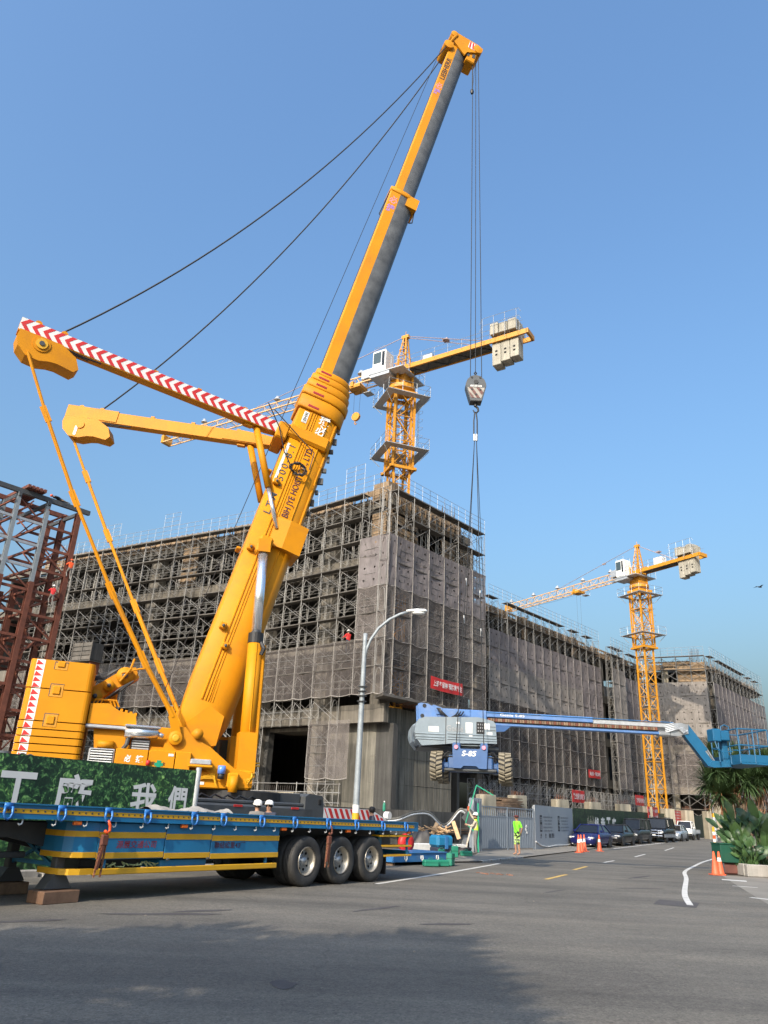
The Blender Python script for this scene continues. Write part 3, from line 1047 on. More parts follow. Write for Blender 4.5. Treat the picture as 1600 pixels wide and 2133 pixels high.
# back core walls; their dark concrete colour paints the inside's shade
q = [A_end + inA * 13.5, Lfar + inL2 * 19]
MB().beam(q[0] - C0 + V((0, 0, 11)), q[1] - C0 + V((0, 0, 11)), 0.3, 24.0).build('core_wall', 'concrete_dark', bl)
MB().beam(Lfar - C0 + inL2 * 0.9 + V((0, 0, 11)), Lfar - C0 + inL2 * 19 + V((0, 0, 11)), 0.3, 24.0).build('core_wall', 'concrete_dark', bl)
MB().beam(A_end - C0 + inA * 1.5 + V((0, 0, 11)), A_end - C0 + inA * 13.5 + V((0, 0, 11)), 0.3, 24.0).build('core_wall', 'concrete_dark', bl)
# columns
for s in (6.2, 13.0):
    for z0, z1 in ((1.5, 7.2), (8.4, 11.75), (13.05, 18.35), (19.3, 22.6)):
        p = C0 + uL * s + inL * 0.9 - C0
        MB().box((p.x, p.y, (z0 + z1) / 2), (1.1, 0.9, z1 - z0), Matrix.Rotation(ang(AL), 3, 'Z')).build('column', 'concrete', bl)
for s in (13.0, 26.5):
    for z0, z1 in ((1.5, 7.2), (8.4, 11.75), (13.05, 18.35), (19.3, 22.6)):
        p = Lk + uL2 * s + inL2 * 0.9 - C0
        MB().box((p.x, p.y, (z0 + z1) / 2), (1.2, 0.9, z1 - z0), Matrix.Rotation(ang(AL2), 3, 'Z')).build('column', 'concrete', bl)
for s in (1.0, 6.0, 10.6):
    for z0, z1 in ((8.4, 11.75), (13.05, 18.35)):
        p = uA * s + inA * 1.0
        MB().box((p.x, p.y, (z0 + z1) / 2), (1.0, 0.9, z1 - z0), Matrix.Rotation(ang(AA), 3, 'Z')).build('column', 'concrete', bl)
# formwork boards: parapet band round the roof, corner column forms
BOARD = [MB().bx(0.02, BAY - 0.02, -0.03 - 0.012 * k, 0.03, 0.0, 0.215).mesh('formwork_board', 'form_wood') for k in range(3)]
STUD = MB().bx(-0.045, 0.045, -0.1, -0.04, 0, 1.2).mesh('formwork_stud', 'form_wood')
def forms(root, org, p, deg, nb, z0, rows, seed=0, off=0.28, studs=True):
    rr = random.Random(seed)
    inn = dirv(deg + 90)
    for i in range(nb):
        for k in range(rows):
            if rr.random() < 0.06:
                continue
            w_ = V(p) + dirv(deg) * (i * BAY) + inn * (off + rr.uniform(-0.02, 0.02)) - org
            o = put('formwork_board', rr.choice(BOARD), root, (w_.x, w_.y, z0 + k * 0.235), ang(deg))
            o.rotation_euler = (0, rr.uniform(-0.012, 0.012), ang(deg))
        if studs:
            for j in (0.2, 0.85, 1.5):
                w_ = V(p) + dirv(deg) * (i * BAY + j) + inn * off - org
                put('formwork_stud', STUD, root, (w_.x, w_.y, z0), ang(deg))
forms(bl, C0, pL, AL + 180, S1, 23.2, 5, 1, 0.2)
forms(bl, C0, pL2 - uL2 * 0, AL2 + 180, S2, 23.2, 5, 2, 0.2)
forms(bl, C0, C0, AA, 5, 22.6, 6, 3, 0.3)
forms(bl, C0, C0, AA, 2, 19.4, 13, 4, 0.35)
forms(bl, C0, C0 + uL * BAY, AL + 180, 1, 19.4, 13, 5, 0.35)
forms(bl, C0, C0 + uA * (3.6 * BAY), AA, 1, 19.4, 13, 6, 0.35)
forms(bl, C0, C0 + uA * (5 * BAY), AA, 1, 16.8, 24, 16, 0.35, False)
forms(bl, C0, pL2 + uL2 * -(10 * BAY), AL2 + 180, 1, 19.4, 20, 7, 0.3)
# props under the roof forms
PROP = MB().tube((0, 0, 0), (0, 0, 3.6), 0.035, 5).mesh('prop', 'pipe')
rr = random.Random(5)
for base, d_, nb, inn in ((pL, -uL, S1, inL), (pL2, -uL2, S2, inL2), (C0 + uA * 2 * BAY, uA, 4, inA)):
    for i in range(nb * 3):
        for r_ in ((0.9, 2.0) if i % 2 else (1.4, 2.6)):
            p = base + d_ * (i * BAY / 3 + rr.uniform(-0.15, 0.15)) + inn * (r_ + rr.uniform(-0.2, 0.2)) - C0
            put('prop', PROP, bl, (p.x, p.y, 19.3))
# starter bars standing on the roof corners and columns
def rebar_bundle(root, c, z, wx=0.9, h=1.3, k=5, m='rebar', rz=0.0):
    b = MB()
    rr_ = random.Random(int(c[0] * 10))
    R = Matrix.Rotation(rz, 3, 'Z')
    for i in range(k):
        for j in range(k):
            if 0 < i < k - 1 and 0 < j < k - 1:
                continue
            p = R @ V(((i / (k - 1) - 0.5) * wx, (j / (k - 1) - 0.5) * wx, 0))
            t = V((rr_.uniform(-0.03, 0.03), rr_.uniform(-0.03, 0.03), h * rr_.uniform(0.85, 1.1)))
            a = V(c) + p + V((0, 0, z))
            b.tube(a, a + t, 0.016, 4, cap=False)
    return b.build('starter_bars', m, root)
p = inA * 1.4 + uA * 1.3
rebar_bundle(bl, (p.x, p.y, 0), 24.3, 1.1, 1.4, 6)
MB().box((p.x, p.y, 24.3), (1.5, 1.5, 1.5), Matrix.Rotation(ang(AA), 3, 'Z')).build('column_form', 'form_wood', bl)
p = inA * 1.5 + uA * 9.4
rebar_bundle(bl, (p.x, p.y, 0), 22.4, 1.0, 3.4, 6)
p = Lk + uL2 * 26.5 + inL2 * 1.5 - C0
MB().box((p.x, p.y, 23.5), (2.2, 1.6, 1.4), Matrix.Rotation(ang(AL2), 3, 'Z')).build('column_form', 'concrete_dark', bl)
rebar_bundle(bl, (p.x, p.y, 0), 24.0, 2.0, 1.7, 8)
# curved/blank concrete wall under the overhang
wl = []
R0 = 1.1
cw_o = C0 + uA * 1.1 + inA * 0.6       # front corner of the block
Lw, Dw = 7.9, 5.0
prof = [cw_o + uA * Lw]
for t in range(7):
    a_ = math.pi / 2 * t / 6
    c_ = cw_o + uA * R0 + inA * R0
    prof.append(c_ - inA * R0 * math.cos(a_) - uA * R0 * math.sin(a_))
prof += [cw_o + inA * Dw, cw_o + inA * Dw + uA * Lw]
MB().prism([((p - C0).x, (p - C0).y) for p in prof], 1.75, 8.35, 'xy').build('blank_wall', 'concrete_wall', bl)
prof2 = [p - inA * 0.03 for p in prof]
MB().prism([((p - C0).x, (p - C0).y) for p in prof2], -0.05, 1.7, 'xy').build('plinth_wall', 'concrete_dark', bl)
# board joints on the blank wall: recessed panel lines as slim ribs
for z in (3.4, 5.1, 6.7):
    q = [p - inA * 0.012 for p in prof[:8]]
    MB().path([(p - C0) + V((0, 0, z)) for p in q], 0.02, 4).build('pour_joint', 'concrete_wall', bl)
for i in range(12):
    p = cw_o + uA * (1.3 + i * 0.56) - inA * 0.006 - C0
    MB().bx(-0.012, 0.012, -0.012, 0.02, 1.8, 8.3).build('board_seam', 'concrete_wall', bl, p, ang(AA))
# rusty bars poking out under the overhang
for i in range(30):
    a = C0 + uA * (1.8 + i * 0.25) + inA * 0.5 - C0
    e = a - inA * (1.1 + 0.25 * math.sin(i * 1.7)) + V((0, 0, 0.12 * math.sin(i * 2.3)))
    MB().tube(a + V((0, 0, 8.5)), e + V((0, 0, 8.56)), 0.022, 5).build('projecting_bar', 'rust_rebar', bl)
# overhang deck below the nets
q = [C0 - inA * 0.95 - uA * 0.9, A_end + uA * 0.8 - inA * 0.95, A_end + uA * 0.8 + inA * 0.6, C0 + inA * 0.6]
MB().prism([((p - C0).x, (p - C0).y) for p in q], 8.7, 8.86, 'xy').build('overhang_deck', 'plank_grey', bl)
# left wing ground floor: big dark doorway between walls, canopy beam
def wallL(s0, s1, z0, z1, m, name, off=0.5, dep=0.5):
    a, b_ = C0 + uL * s0, C0 + uL * s1
    prism_run(name, a, b_, inL, z0, z1, m, dep, off)
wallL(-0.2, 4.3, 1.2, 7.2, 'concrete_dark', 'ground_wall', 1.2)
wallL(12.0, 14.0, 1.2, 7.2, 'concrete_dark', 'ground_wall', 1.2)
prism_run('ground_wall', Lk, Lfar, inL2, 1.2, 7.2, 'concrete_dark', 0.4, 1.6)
wallL(4.3, 12.0, 6.9, 7.15, 'concrete', 'door_lintel', 1.2, 2.5)
wallL(7.0, 13.5, 1.2, 2.6, 'concrete_block', 'parapet_block', -0.6, 0.6)
p = C0 + uL * 10.2 - inL * 0.3 - C0
for i in range(14):
    q = p - uL * (i * 0.22)
    MB().tube(q + V((0, 0, 2.6)), q + V((0, 0, 3.05)), 0.014, 4).build('starter_bar', 'rebar', bl)
prism_run('podium', C0 - uA * 1.5, Lfar, inL, -0.05, 1.25, 'concrete_dark', 3.0, 0.3)
for k, (s, w_) in enumerate(((8.9, 1.1), (6.4, 1.9))):
    p = C0 + uL * s + inL * 12.0 - C0
    text('安全衛生' if k else '工安', 1, 'white', bl, -uL, (0, 0, 1), (p.x, p.y, 5.0), bold=0.02, width=w_, height=0.4, name='wall_lettering')

# red banner on the corner nets
def banner(label, p, deg, w_, h_, z, s, sag=0.0):
    q = thing('red_banner', label, 'banner', (p[0], p[1], z), ang(deg))
    b = MB()
    b.cs = True
    N = 12
    vs = []
    for j in (0, 1):
        for i in range(N + 1):
            vs.append((w_ * i / N, -0.03 * math.sin(i * 1.3), j * h_ - sag * math.sin(math.pi * i / N)))
    b.add(vs, [(i, i + 1, i + N + 2, i + N + 1) for i in range(N)])
    b.build('cloth', 'red', q)
    text(s, 1, 'white', q, (1, 0, 0), (0, 0, 1), (w_ / 2, -0.07, h_ / 2 - sag * 0.6), bold=0.02, width=w_ * 0.88, height=h_ * 0.5)
    return q
p = C0 + uA * 3.95 - inA * 1.15
banner('red safety banner with white characters tied to the corner block netting', p, AA, 4.0, 0.86, 9.85, '上班多留神 預防意外生', 0.05)

# ---------------------------------------------------------------- rear wing
B0 = V((11.3, 80.0, gz(80)))
AB = 48.5
uB, inB = dirv(AB), dirv(AB + 90)
scaffold('netted scaffold along the long rear wing, behind the hanging lift platform', B0[:2], AB, 14, 2.0, 12,
         nets=[('net_dense', 0, 14, 8), ('net_pale', 0, 11, 6), ('net_dense', 11, 14, 6), ('net_dark', 0, 14, 4), ('net_dark', 0, 14, 2)], ledgers=False)
B1 = B0 + uB * (14 * BAY) - inB * 1.6
scaffold('narrow pale netted scaffold bay standing proud of the rear wing', B1[:2], AB, 2, 2.0, 10 + 1,
         nets=[('net_pale', 0, 2, 8), ('net_pale', 0, 2, 6), ('net_thin', 0, 2, 4), ('net_thin', 0, 2, 2)], guard=True, ledgers=False)
B2 = B0 + uB * (16 * BAY)
scaffold('netted scaffold on the end of the rear wing, left of the far tower crane', B2[:2], AB, 6, 2.0, 12,
         nets=[('net_dense', 0, 6, 8), ('net_dense', 0, 6, 6), ('net_thin', 0, 6, 4), ('net_thin', 0, 6, 2)], ledgers=False)
bw = thing('rear_building', 'unfinished concrete rear wing with timber roof forms, right of the corner block', 'building', B0)
def runB(name, s0, s1, z0, z1, m, off, dep, root=None, org=None, o0=None, u_=None, in_=None):
    o0, u_, in_ = o0 or B0, u_ or uB, in_ or inB
    q = [o0 + u_ * s0 + in_ * off, o0 + u_ * s1 + in_ * off, o0 + u_ * s1 + in_ * (off + dep), o0 + u_ * s0 + in_ * (off + dep)]
    r_ = root or bw
    og = V(r_.location)
    return MB().prism([((p - og).x, (p - og).y) for p in q], z0 - og.z, z1 - og.z, 'xy').build(name, m, r_)
for z0, z1 in ((22.4, 23.3), (16.6, 17.6), (11.0, 12.0), (5.8, 6.8)):
    runB('floor_beam', -8, 45, z0, z1, 'concrete', 0.5, 0.5)
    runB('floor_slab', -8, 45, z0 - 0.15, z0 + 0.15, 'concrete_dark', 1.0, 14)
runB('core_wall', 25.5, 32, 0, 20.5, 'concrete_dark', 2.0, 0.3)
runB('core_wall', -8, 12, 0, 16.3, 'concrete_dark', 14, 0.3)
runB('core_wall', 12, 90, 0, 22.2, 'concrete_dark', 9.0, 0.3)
for s in range(0, 46, 6):
    runB('column', s, s + 0.9, 1.0, 22.4, 'concrete', 0.7, 0.9)
forms(bw, V((B0.x, B0.y, B0.z)), B0, AB, 23, 22.55 - B0.z, 5, 9, 0.3)
for i in range(70):
    p = uB * (i * 0.62) + inB * (1.5 + (i % 3) * 0.8)
    put('prop', PROP, bw, (p.x, p.y, 18.8 - B0.z))
for s in (9.6, 22, 35):
    p = uB * s + inB * 0.4
    MB().box((p.x, p.y, 22.6 - B0.z), (1.0, 0.3, 2.6), Matrix.Rotation(ang(AB), 3, 'Z')).build('column_form', 'form_wood', bw)
    rebar_bundle(bw, (p.x, p.y, 0), 23.8 - B0.z, 0.8, 1.2, 4)
for s, w_ in ((9.5, 2.6), (12.2, 3.0), (5.0, 3.2)):
    runB('stacked_sheets', s, s + w_, 19.0, 20.2, 'raw_wood', 3.5, 0.8)
banner('small red banner high on the rear wing netting', B0 + uB * 21.2 - inB * 1.1, AB, 3.2, 0.95, 6.6, '安全第一 預防為先')

# arched scaffold heads stand clear of the nets along the ground; banners on them
scaffold('low bare row of arched scaffold frames behind the pale concrete blocks', (B0 + uB * -6 - inB * 2.2)[:2], AB, 26, 1.2, 2, guard=False, planks=False, ledgers=True)
p = B0 + uB * 10.8 - inB * 3.2
banner('red banner with white characters above the white hoarding, on the scaffold arches', (16.3, 64.5), 55, 2.9, 0.95, 3.05, '繫上安全帶 生命有保障')
banner('red banner above the green hoarding, beside the foot of the far tower crane', (25.9, 78.0), 55, 2.9, 0.95, 3.35, '工作守紀律 安全有保障')

# ---------------------------------------------------------------- far block
F0 = V((46.6, 106.0, gz(106)))
AFL, AFR = 152.0, 50.0
uF, inF = dirv(AFR), dirv(AFR + 90)
uFL = dirv(AFL)
SF = 4
p = F0 + uFL * (SF * BAY)
scaffold('netted scaffold on the short front of the far block, behind the far tower crane', p[:2], AFL + 180, SF, 2.0, 12,
         nets=[('net_pale', 0, SF, 8), ('net_pale', 0, SF, 6), ('net_thin', 0, SF, 4), ('net_thin', 0, SF, 2)], ledgers=False)
scaffold('netted scaffold on the far block receding behind the blue lift basket', F0[:2], AFR, 14, 2.0, 12,
         nets=[('net_dense', 0, 14, 8), ('net_dense', 0, 14, 6), ('net_dense', 0, 14, 4), ('net_dense', 0, 14, 2)], ledgers=False)
bf = thing('far_building', 'unfinished concrete far block with yellow timber forms at its roof corner', 'building', F0)
inFL = dirv(AFL - 90)
for z0, z1 in ((22.6, 23.4), (16.6, 17.8), (11.0, 12.2), (5.8, 7.0)):
    runB('floor_beam', 0.3, 30, z0, z1, 'concrete', 0.5, 0.5, bf, None, F0, uF, inF)
    runB('floor_beam', 0.3, 12, z0, z1, 'concrete_block', 0.5, 0.5, bf, None, F0, uFL, inFL)
    runB('floor_slab', 1, 30, z0 - 0.1, z0 + 0.2, 'concrete_dark', 1.0, 9, bf, None, F0, uF, inF)
runB('core_wall', 1, 30, 0, 22.3, 'concrete_dark', 5, 0.3, bf, None, F0, uF, inF)
runB('core_wall', 1, 12, 0, 22.3, 'concrete_dark', 6, 0.3, bf, None, F0, uFL, inFL)
for s in (0.6, 5, 9.5, 14, 19, 24):
    runB('column', s, s + 0.9, 1.0, 22.6, 'concrete', 0.7, 0.9, bf, None, F0, uF, inF)
for s in (0.6, 5.2):
    runB('column', s, s + 0.9, 1.0, 22.6, 'concrete_block', 0.6, 0.9, bf, None, F0, uFL, inFL)
forms(bf, F0, F0, AFR, 14, 22.6 - F0.z, 4, 21, 0.3)
forms(bf, F0, F0 + uFL * (4 * BAY), AFL + 180, 4, 22.6 - F0.z, 5, 22, 0.2)
forms(bf, F0, F0 + uFL * (2 * BAY), AFL + 180, 2, 19.2 - F0.z, 14, 23, 0.2)
p = inF * 1.5 + uF * 0.6
rebar_bundle(bf, (p.x, p.y, 0), 23.4 - F0.z, 0.9, 2.2, 5)
runB('ground_pier', -4.5, -1.2, 0, 5.6, 'concrete_block', -1.5, 1.0, bf, None, F0, uF, inF)

# ---------------------------------------------------------------- left steel tower
G0 = V((-25.3, 58.2, 0))
st = thing('steel_frame_tower', 'rust red steel frame tower at the left edge, with grey upper columns', 'steel tower', G0, ang(49))
# local x = away along 49 deg, y = left/back ; near columns have negative x
def col_h(nm, x, y, z0, z1, m, w_=0.34):
    b = MB()
    b.bx(x - w_ / 2, x + w_ / 2, y - w_ / 2, y - w_ / 2 + 0.05, z0, z1)
    b.bx(x - w_ / 2, x + w_ / 2, y + w_ / 2 - 0.05, y + w_ / 2, z0, z1)
    b.bx(x - 0.025, x + 0.025, y - w_ / 2 + 0.05, y + w_ / 2 - 0.05, z0, z1)
    return b.build(nm, m, st)
XS = (0.0, -2.6, -5.0, -7.4, -9.8)
YS = (0.0, 2.6, 5.2)
for i, x in enumerate(XS):
    for j, y in enumerate(YS):
        if i == 0:
            col_h('column', x, y, 0, 23.4, 'rust', 0.4)
        else:
            col_h('column', x, y, 0, 16.9, 'rust', 0.4)
            if i > 1 or j == 0:
                col_h('upper_column', x, y, 16.9, 23.6, 'lamp_galv', 0.3)
rr = random.Random(3)
for j, y in enumerate(YS):
    MB().beam((XS[-1] - 3, y, 23.75), (0.9 if j == 0 else 0.4, y, 23.75), 0.3, 0.36).build('roof_beam', 'rust' if j else 'dark_grey', st)
for i, x in enumerate(XS):
    MB().beam((x, -0.3, 23.4), (x, 5.6, 23.4), 0.2, 0.28).build('cross_beam', 'dark_grey', st)
for k in range(7):
    MB().beam((-9.5 + k * 1.4, -0.2, 22.9), (-9.5 + k * 1.4, 5.4, 22.9), 0.12, 0.12).build('purlin', 'rust', st)
for k in range(5):
    MB().beam((-4.6 + k * 0.32, -0.6, 24.15), (-4.5 + k * 0.32, 3.6, 24.2), 0.22, 0.26).build('stacked_beam', 'rust', st)
for lev in range(12):
    z = 2.0 + lev * 1.78
    for j, y in enumerate(YS):
        for i in range(len(XS) - 1):
            if j == 1 and i % 2:
                continue
            m_ = 'galv' if (z > 17 and i > 0) else 'rust'
            MB().beam((XS[i], y, z), (XS[i + 1], y, z), 0.16, 0.2).build('tie_beam', m_, st)
            if (lev + i + j) % 3 == 0 and j != 1:
                MB().beam((XS[i], y, z), (XS[i + 1], y, z + 1.7), 0.09, 0.1).build('diagonal', 'rust', st)
            if (lev + 2 * i + j) % 4 == 1 and j != 1:
                MB().beam((XS[i + 1], y, z), ((XS[i] + XS[i + 1]) / 2, y, z + 1.7), 0.09, 0.1).build('diagonal', 'rust', st)
    for i, x in enumerate(XS):
        for j in range(2):
            MB().beam((x, YS[j], z), (x, YS[j + 1], z), 0.15, 0.18).build('tie_beam', 'rust', st)
            if (lev + i) % 2 == 0:
                MB().beam((x, YS[j], z), (x, YS[j + 1], z + 1.7), 0.08, 0.1).build('diagonal', 'rust', st)
# ---------------------------------------------------------------- mobile crane
SW = V((-4.2, 25.45, 0))
cr = thing('mobile_crane', 'huge yellow mobile crane with raised telescopic boom and two striped guy arms', 'mobile crane', SW)
UP = Matrix.Rotation(ang(18.36), 4, 'Z')
P0 = V((-5.61, 25.0, 3.64)) - SW
PH = V((2.83, 27.8, 39.55)) - SW
e1 = (PH - P0).normalized()
hv = V((e1.x, e1.y, 0)).normalized()
e3 = V((hv.y, -hv.x, 0))
e2 = e3.cross(e1)
if e2.z < 0:
    e2 = -e2
BT = Matrix((e1, e3, e2)).transposed().to_4x4()
BT.translation = P0
def bpt(a, b_, c):
    return BT @ V((a, b_, c))
def sec(w_, h, a, flat=0.1, dc=0.0, cut=0.06):
    """boom cross-section at distance a: flat top (+c), straight sides, round underside"""
    pts = [(-w_ / 2 + cut, h / 2), (w_ / 2 - cut, h / 2), (w_ / 2, h / 2 - cut), (w_ / 2, -h * flat)]
    for t in range(1, 14):
        q = math.pi * t / 14
        pts.append((w_ / 2 * math.cos(q), -h * flat - (h / 2 - h * flat) * math.sin(q)))
    pts += [(-w_ / 2, -h * flat), (-w_ / 2, h / 2 - cut)]
    return [V((a, x, y + dc)) for x, y in pts]
def boom_part(name, secs, m, parent=None):
    b = MB()
    b.T = BT
    b.loft(secs)
    o = b.build(name, m, parent or cr)
    n_ = len(secs[0])
    for p in o.data.polygons:
        k = p.index % n_
        p.use_smooth = len(p.vertices) == 4 and 2 <= k < n_ - 1
    return o
def tele(name, w_, h, a0, a1):
    # yellow side panels and top, bare grey rounded underside
    b = MB()
    b.T = BT
    s0, s1 = sec(w_, h, a0, -0.12), sec(w_, h, a1, -0.12)
    n_ = len(s0)
    b.add(s0 + s1, [])
    for k in range(n_):
        k2 = (k + 1) % n_
        b.cm = 1 if 3 <= k < n_ - 2 else (2 if k == 0 else 0)
        b.cs = b.cm == 1
        b.f.append((k, k2, k2 + n_, k + n_))
        b.m.append(b.cm)
        b.sm.append(b.cs)
    return b.build(name, ['crane_yellow', 'boom_grey', 'dark_grey'], cr)
# base section
base = boom_part('boom_base', [sec(0.9, 1.25, -0.55, 0.05, 0.1), sec(1.16, 1.64, 0.5, 0.05), sec(1.2, 1.74, 1.6, 0.05), sec(1.2, 1.74, 12.5, 0.05)], 'crane_yellow')
def strip(name, pts, m='crane_yellow', r=0.03, parent=None):
    b = MB()
    b.path([bpt(*p) for p in pts], r, 6)
    return b.build(name, m, parent or base)
W2 = 0.60
for c, r in ((0.34, 0.035), (0.22, 0.025), (0.13, 0.02)):
    strip('stiffener', [(1.0, W2 + 0.005, c), (12.3, W2 + 0.005, c)], r=r)
strip('stiffener', [(7.8, 0.39, -0.71), (12.3, 0.39, -0.71)], r=0.04)
strip('stiffener', [(5.0, 0.575, -0.34), (12.3, 0.575, -0.34)], r=0.025)
for i in range(4):
    strip('foot_rib', [(1.0, W2 + 0.004, 0.22 - i * 0.08), (1.75, W2 + 0.004, 0.24 - i * 0.08)], r=0.012)
def boom_box(name, a0, a1, b0, b1, c0, c1, m='crane_yellow', parent=None, ch=0.03):
    b = MB()
    b.T = BT
    b.rbox(a0, a1, b0, b1, c0, c1, ch)
    return b.build(name, m, parent or cr)
for a, c in ((3.3, 0.45), (6.2, 0.55), (2.7, 0.15), (8.9, 0.55)):
    o = boom_box('rope_guide', a, a + 0.22, W2 - 0.02, W2 + 0.16, c, c + 0.22, 'crane_yellow', base)
    boom_box('guide_bolt', a + 0.05, a + 0.15, W2 + 0.16, W2 + 0.24, c + 0.05, c + 0.14, 'dark_grey', base)
for a in (6.1, 9.3):
    boom_box('cable_clip', a, a + 0.1, 0.2, W2 + 0.05, 0.93, 1.1, 'crane_yellow', base)
# luffing bracket
b = MB()
b.T = BT
sc0 = [(6.0, 1.0), (6.5, 1.15), (8.1, 1.15), (8.6, 1.0)]
b.loft([[V((a, y, c)) for y, c in ((-0.68, 0.15), (0.68, 0.15), (0.8, -0.35), (0.68, -1.05), (-0.68, -1.05), (-0.8, -0.35))] for a in (6.65, 7.75)])
br = b.build('luffing_bracket', 'crane_yellow', cr)
boom_box('bracket_lug', 6.1, 6.8, 0.7, 1.05, 0.0, 0.5, 'crane_yellow', br, 0.08)
# collar cluster at the top of the base
for i, (a0, a1, w_, h) in enumerate(((12.35, 12.95, 1.4, 1.95), (12.95, 13.35, 1.46, 2.02), (13.38, 13.72, 1.36, 1.88), (13.75, 14.05, 1.26, 1.74), (14.08, 14.36, 1.14, 1.56))):
    boom_part('collar', [sec(w_ * 0.97, h * 0.97, a0, 0.0), sec(w_, h, a0 + 0.06, 0.0), sec(w_, h, a1 - 0.05, 0.0), sec(w_ * 0.95, h * 0.96, a1, 0.0)], 'crane_yellow')
    boom_box('collar_pad', a0 + 0.1, a0 + 0.2, w_ / 2 - 0.02, w_ / 2 + 0.015, 0.15, 0.6, 'text_red')
boom_box('arm_collar', 10.95, 11.5, -0.73, 0.73, -0.7, 0.98, 'crane_yellow', base, 0.1)
b = MB()
rr = random.Random(8)
for i in range(9):
    b = MB()
    b.box(bpt(12.2 - i * 0.46, 0.25 + rr.uniform(-0.1, 0.1), -0.87 - rr.uniform(0, 0.05)), (0.11 + 0.05 * (i % 3), 0.12, 0.16 + 0.08 * (i % 2)))
    b.build('boom_fitting', 'black', base)
tele('boom_section', 0.92, 1.3, 14.2, 25.1)
tele('boom_section', 0.76, 1.06, 24.9, 36.4)
boom_part('collar', [sec(0.95, 1.32, 24.9, 0.0), sec(1.0, 1.4, 24.97, 0.0), sec(1.0, 1.4, 25.12, 0.0), sec(0.88, 1.2, 25.2, 0.0)], 'crane_yellow')
b = MB()
b.T = BT
b.loft([[V((a, y, c)) for y, c in ((-0.45, -0.2), (0.45, -0.2), (0.45, -0.76), (-0.45, -0.76))] for a in (24.45, 25.1)])
b.build('rope_guard', 'crane_yellow', cr)
strip('guard_hook', [(24.6, 0.2, -0.72), (23.9, 0.2, -0.8), (23.8, 0.2, -0.66)], 'black', 0.03, cr)
strip('guard_hook', [(24.95, 0.3, 0.66), (23.4, 0.3, 0.74), (23.3, 0.3, 0.62)], 'black', 0.025, cr)
# boom head
hd = boom_box('boom_head', 36.2, 37.0, -0.36, 0.36, -0.5, 0.46, 'crane_yellow', None, 0.08)
b = MB()
b.T = BT
b.prism([(35.98, -0.33), (36.30, -0.41), (36.78, -1.12), (37.14, -1.16), (37.26, -0.86), (37.30, 0.49), (36.86, 0.66), (36.54, 0.40)], 0.4, 0.48)
b.prism([(35.98, -0.33), (36.30, -0.41), (36.78, -1.12), (37.14, -1.16), (37.26, -0.86), (37.30, 0.49), (36.86, 0.66), (36.54, 0.40)], -0.48, -0.4)
b.build('head_plate', 'crane_yellow', hd)
boom_box('head_side_box', 35.85, 36.8, -0.4, 0.4, -0.98, -0.45, 'crane_yellow', hd, 0.05)
for c, a, r in ((-0.9, 36.9, 0.26), (0.52, 37.08, 0.2), (0.62, 36.1, 0.26)):
    b = MB()
    b.T = BT @ Matrix.Translation((a, 0, c)) @ Matrix.Rotation(math.pi / 2, 4, 'X')
    b.lathe([(r * 0.3, -0.55), (r, -0.52), (r, 0.52), (r * 0.3, 0.55)], n=20)
    b.build('head_sheave', 'crane_yellow', hd)
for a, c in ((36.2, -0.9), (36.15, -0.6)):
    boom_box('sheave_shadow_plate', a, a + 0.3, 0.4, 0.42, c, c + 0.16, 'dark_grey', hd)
# stripe plate on the head
b = MB()
b.T = BT
b.bx(36.68, 37.18, 0.484, 0.492, -0.9, -0.36)
b.build('warning_plate', 'white', hd)
for i in range(3):
    b = MB()
    b.T = BT
    b.prism([(36.7, -0.88 + i * 0.19), (36.7, -0.79 + i * 0.19), (37.16, -0.66 + i * 0.14), (37.16, -0.75 + i * 0.14)], 0.494, 0.497)
    b.build('warning_stripe', 'red', hd)
b = MB()
b.path([bpt(36.0, 0.45, 0.68), bpt(36.7, 0.5, 0.5), bpt(37.05, 0.5, 0.4)], 0.06, 6)
b.build('guy_link', 'crane_yellow', hd)
# lettering on the boom (reading up the boom)
up_a, up_c = e1, e2
def blet(s, a, c, length, height, m, bb=W2 + 0.012, bold=0.0, shear=0.0, parent=None, xa=None, ya=None, sp=1.0):
    return text(s, 1, m, parent or cr, xa or e1, ya or e2, bpt(a, bb, c), bold=bold, width=length, height=height, shear=shear, spacing=sp)
blet('LTM 1500-8.1', 9.2, 0.58, 2.9, 0.26, 'dark_grey', W2 + 0.012, 0.006, parent=base, sp=1.3)
b = MB()
b.T = BT
b.bx(9.0, 10.7, W2 + 0.001, W2 + 0.008, 0.68, 0.78)
b.build('white_stripe', 'white', base)
nsl = V((0, math.cos(0.62), -math.sin(0.62)))
cdir = (e3 * math.sin(0.18) + e2 * math.cos(0.18))
blet('BIH JYE HOIST CO., LTD.', 9.36, -0.10, 3.0, 0.31, 'text_dark', W2 + 0.016, 0.008, parent=base, ya=e2)
o = boom_box('maker_plate', 11.75, 12.25, W2 + 0.002, W2 + 0.02, 0.42, 0.62, 'white', base, 0.005)
blet('LIEBHERR', 12.0, 0.52, 0.44, 0.12, 'black', W2 + 0.026, 0.01, parent=base)
blet('必', 11.72, -0.22, 0.42, 0.46, 'white', W2 + 0.012, 0.02, parent=base, xa=-e2, ya=e1)
blet('捷', 12.2, -0.22, 0.42, 0.46, 'white', W2 + 0.012, 0.02, parent=base, xa=-e2, ya=e1)
blet('LIEBHERR', 34.4, 0.31, 1.75, 0.26, 'black', 0.386, 0.02)
blet('必', 33.0, 0.31, 0.34, 0.42, 'text_pink', 0.386, 0.012, xa=-e2, ya=e1)
blet('捷', 32.5, 0.31, 0.34, 0.42, 'text_violet', 0.386, 0.012, xa=-e2, ya=e1)
blet('必', 24.4, 0.38, 0.38, 0.46, 'text_pink', 0.466, 0.012, xa=-e2, ya=e1)
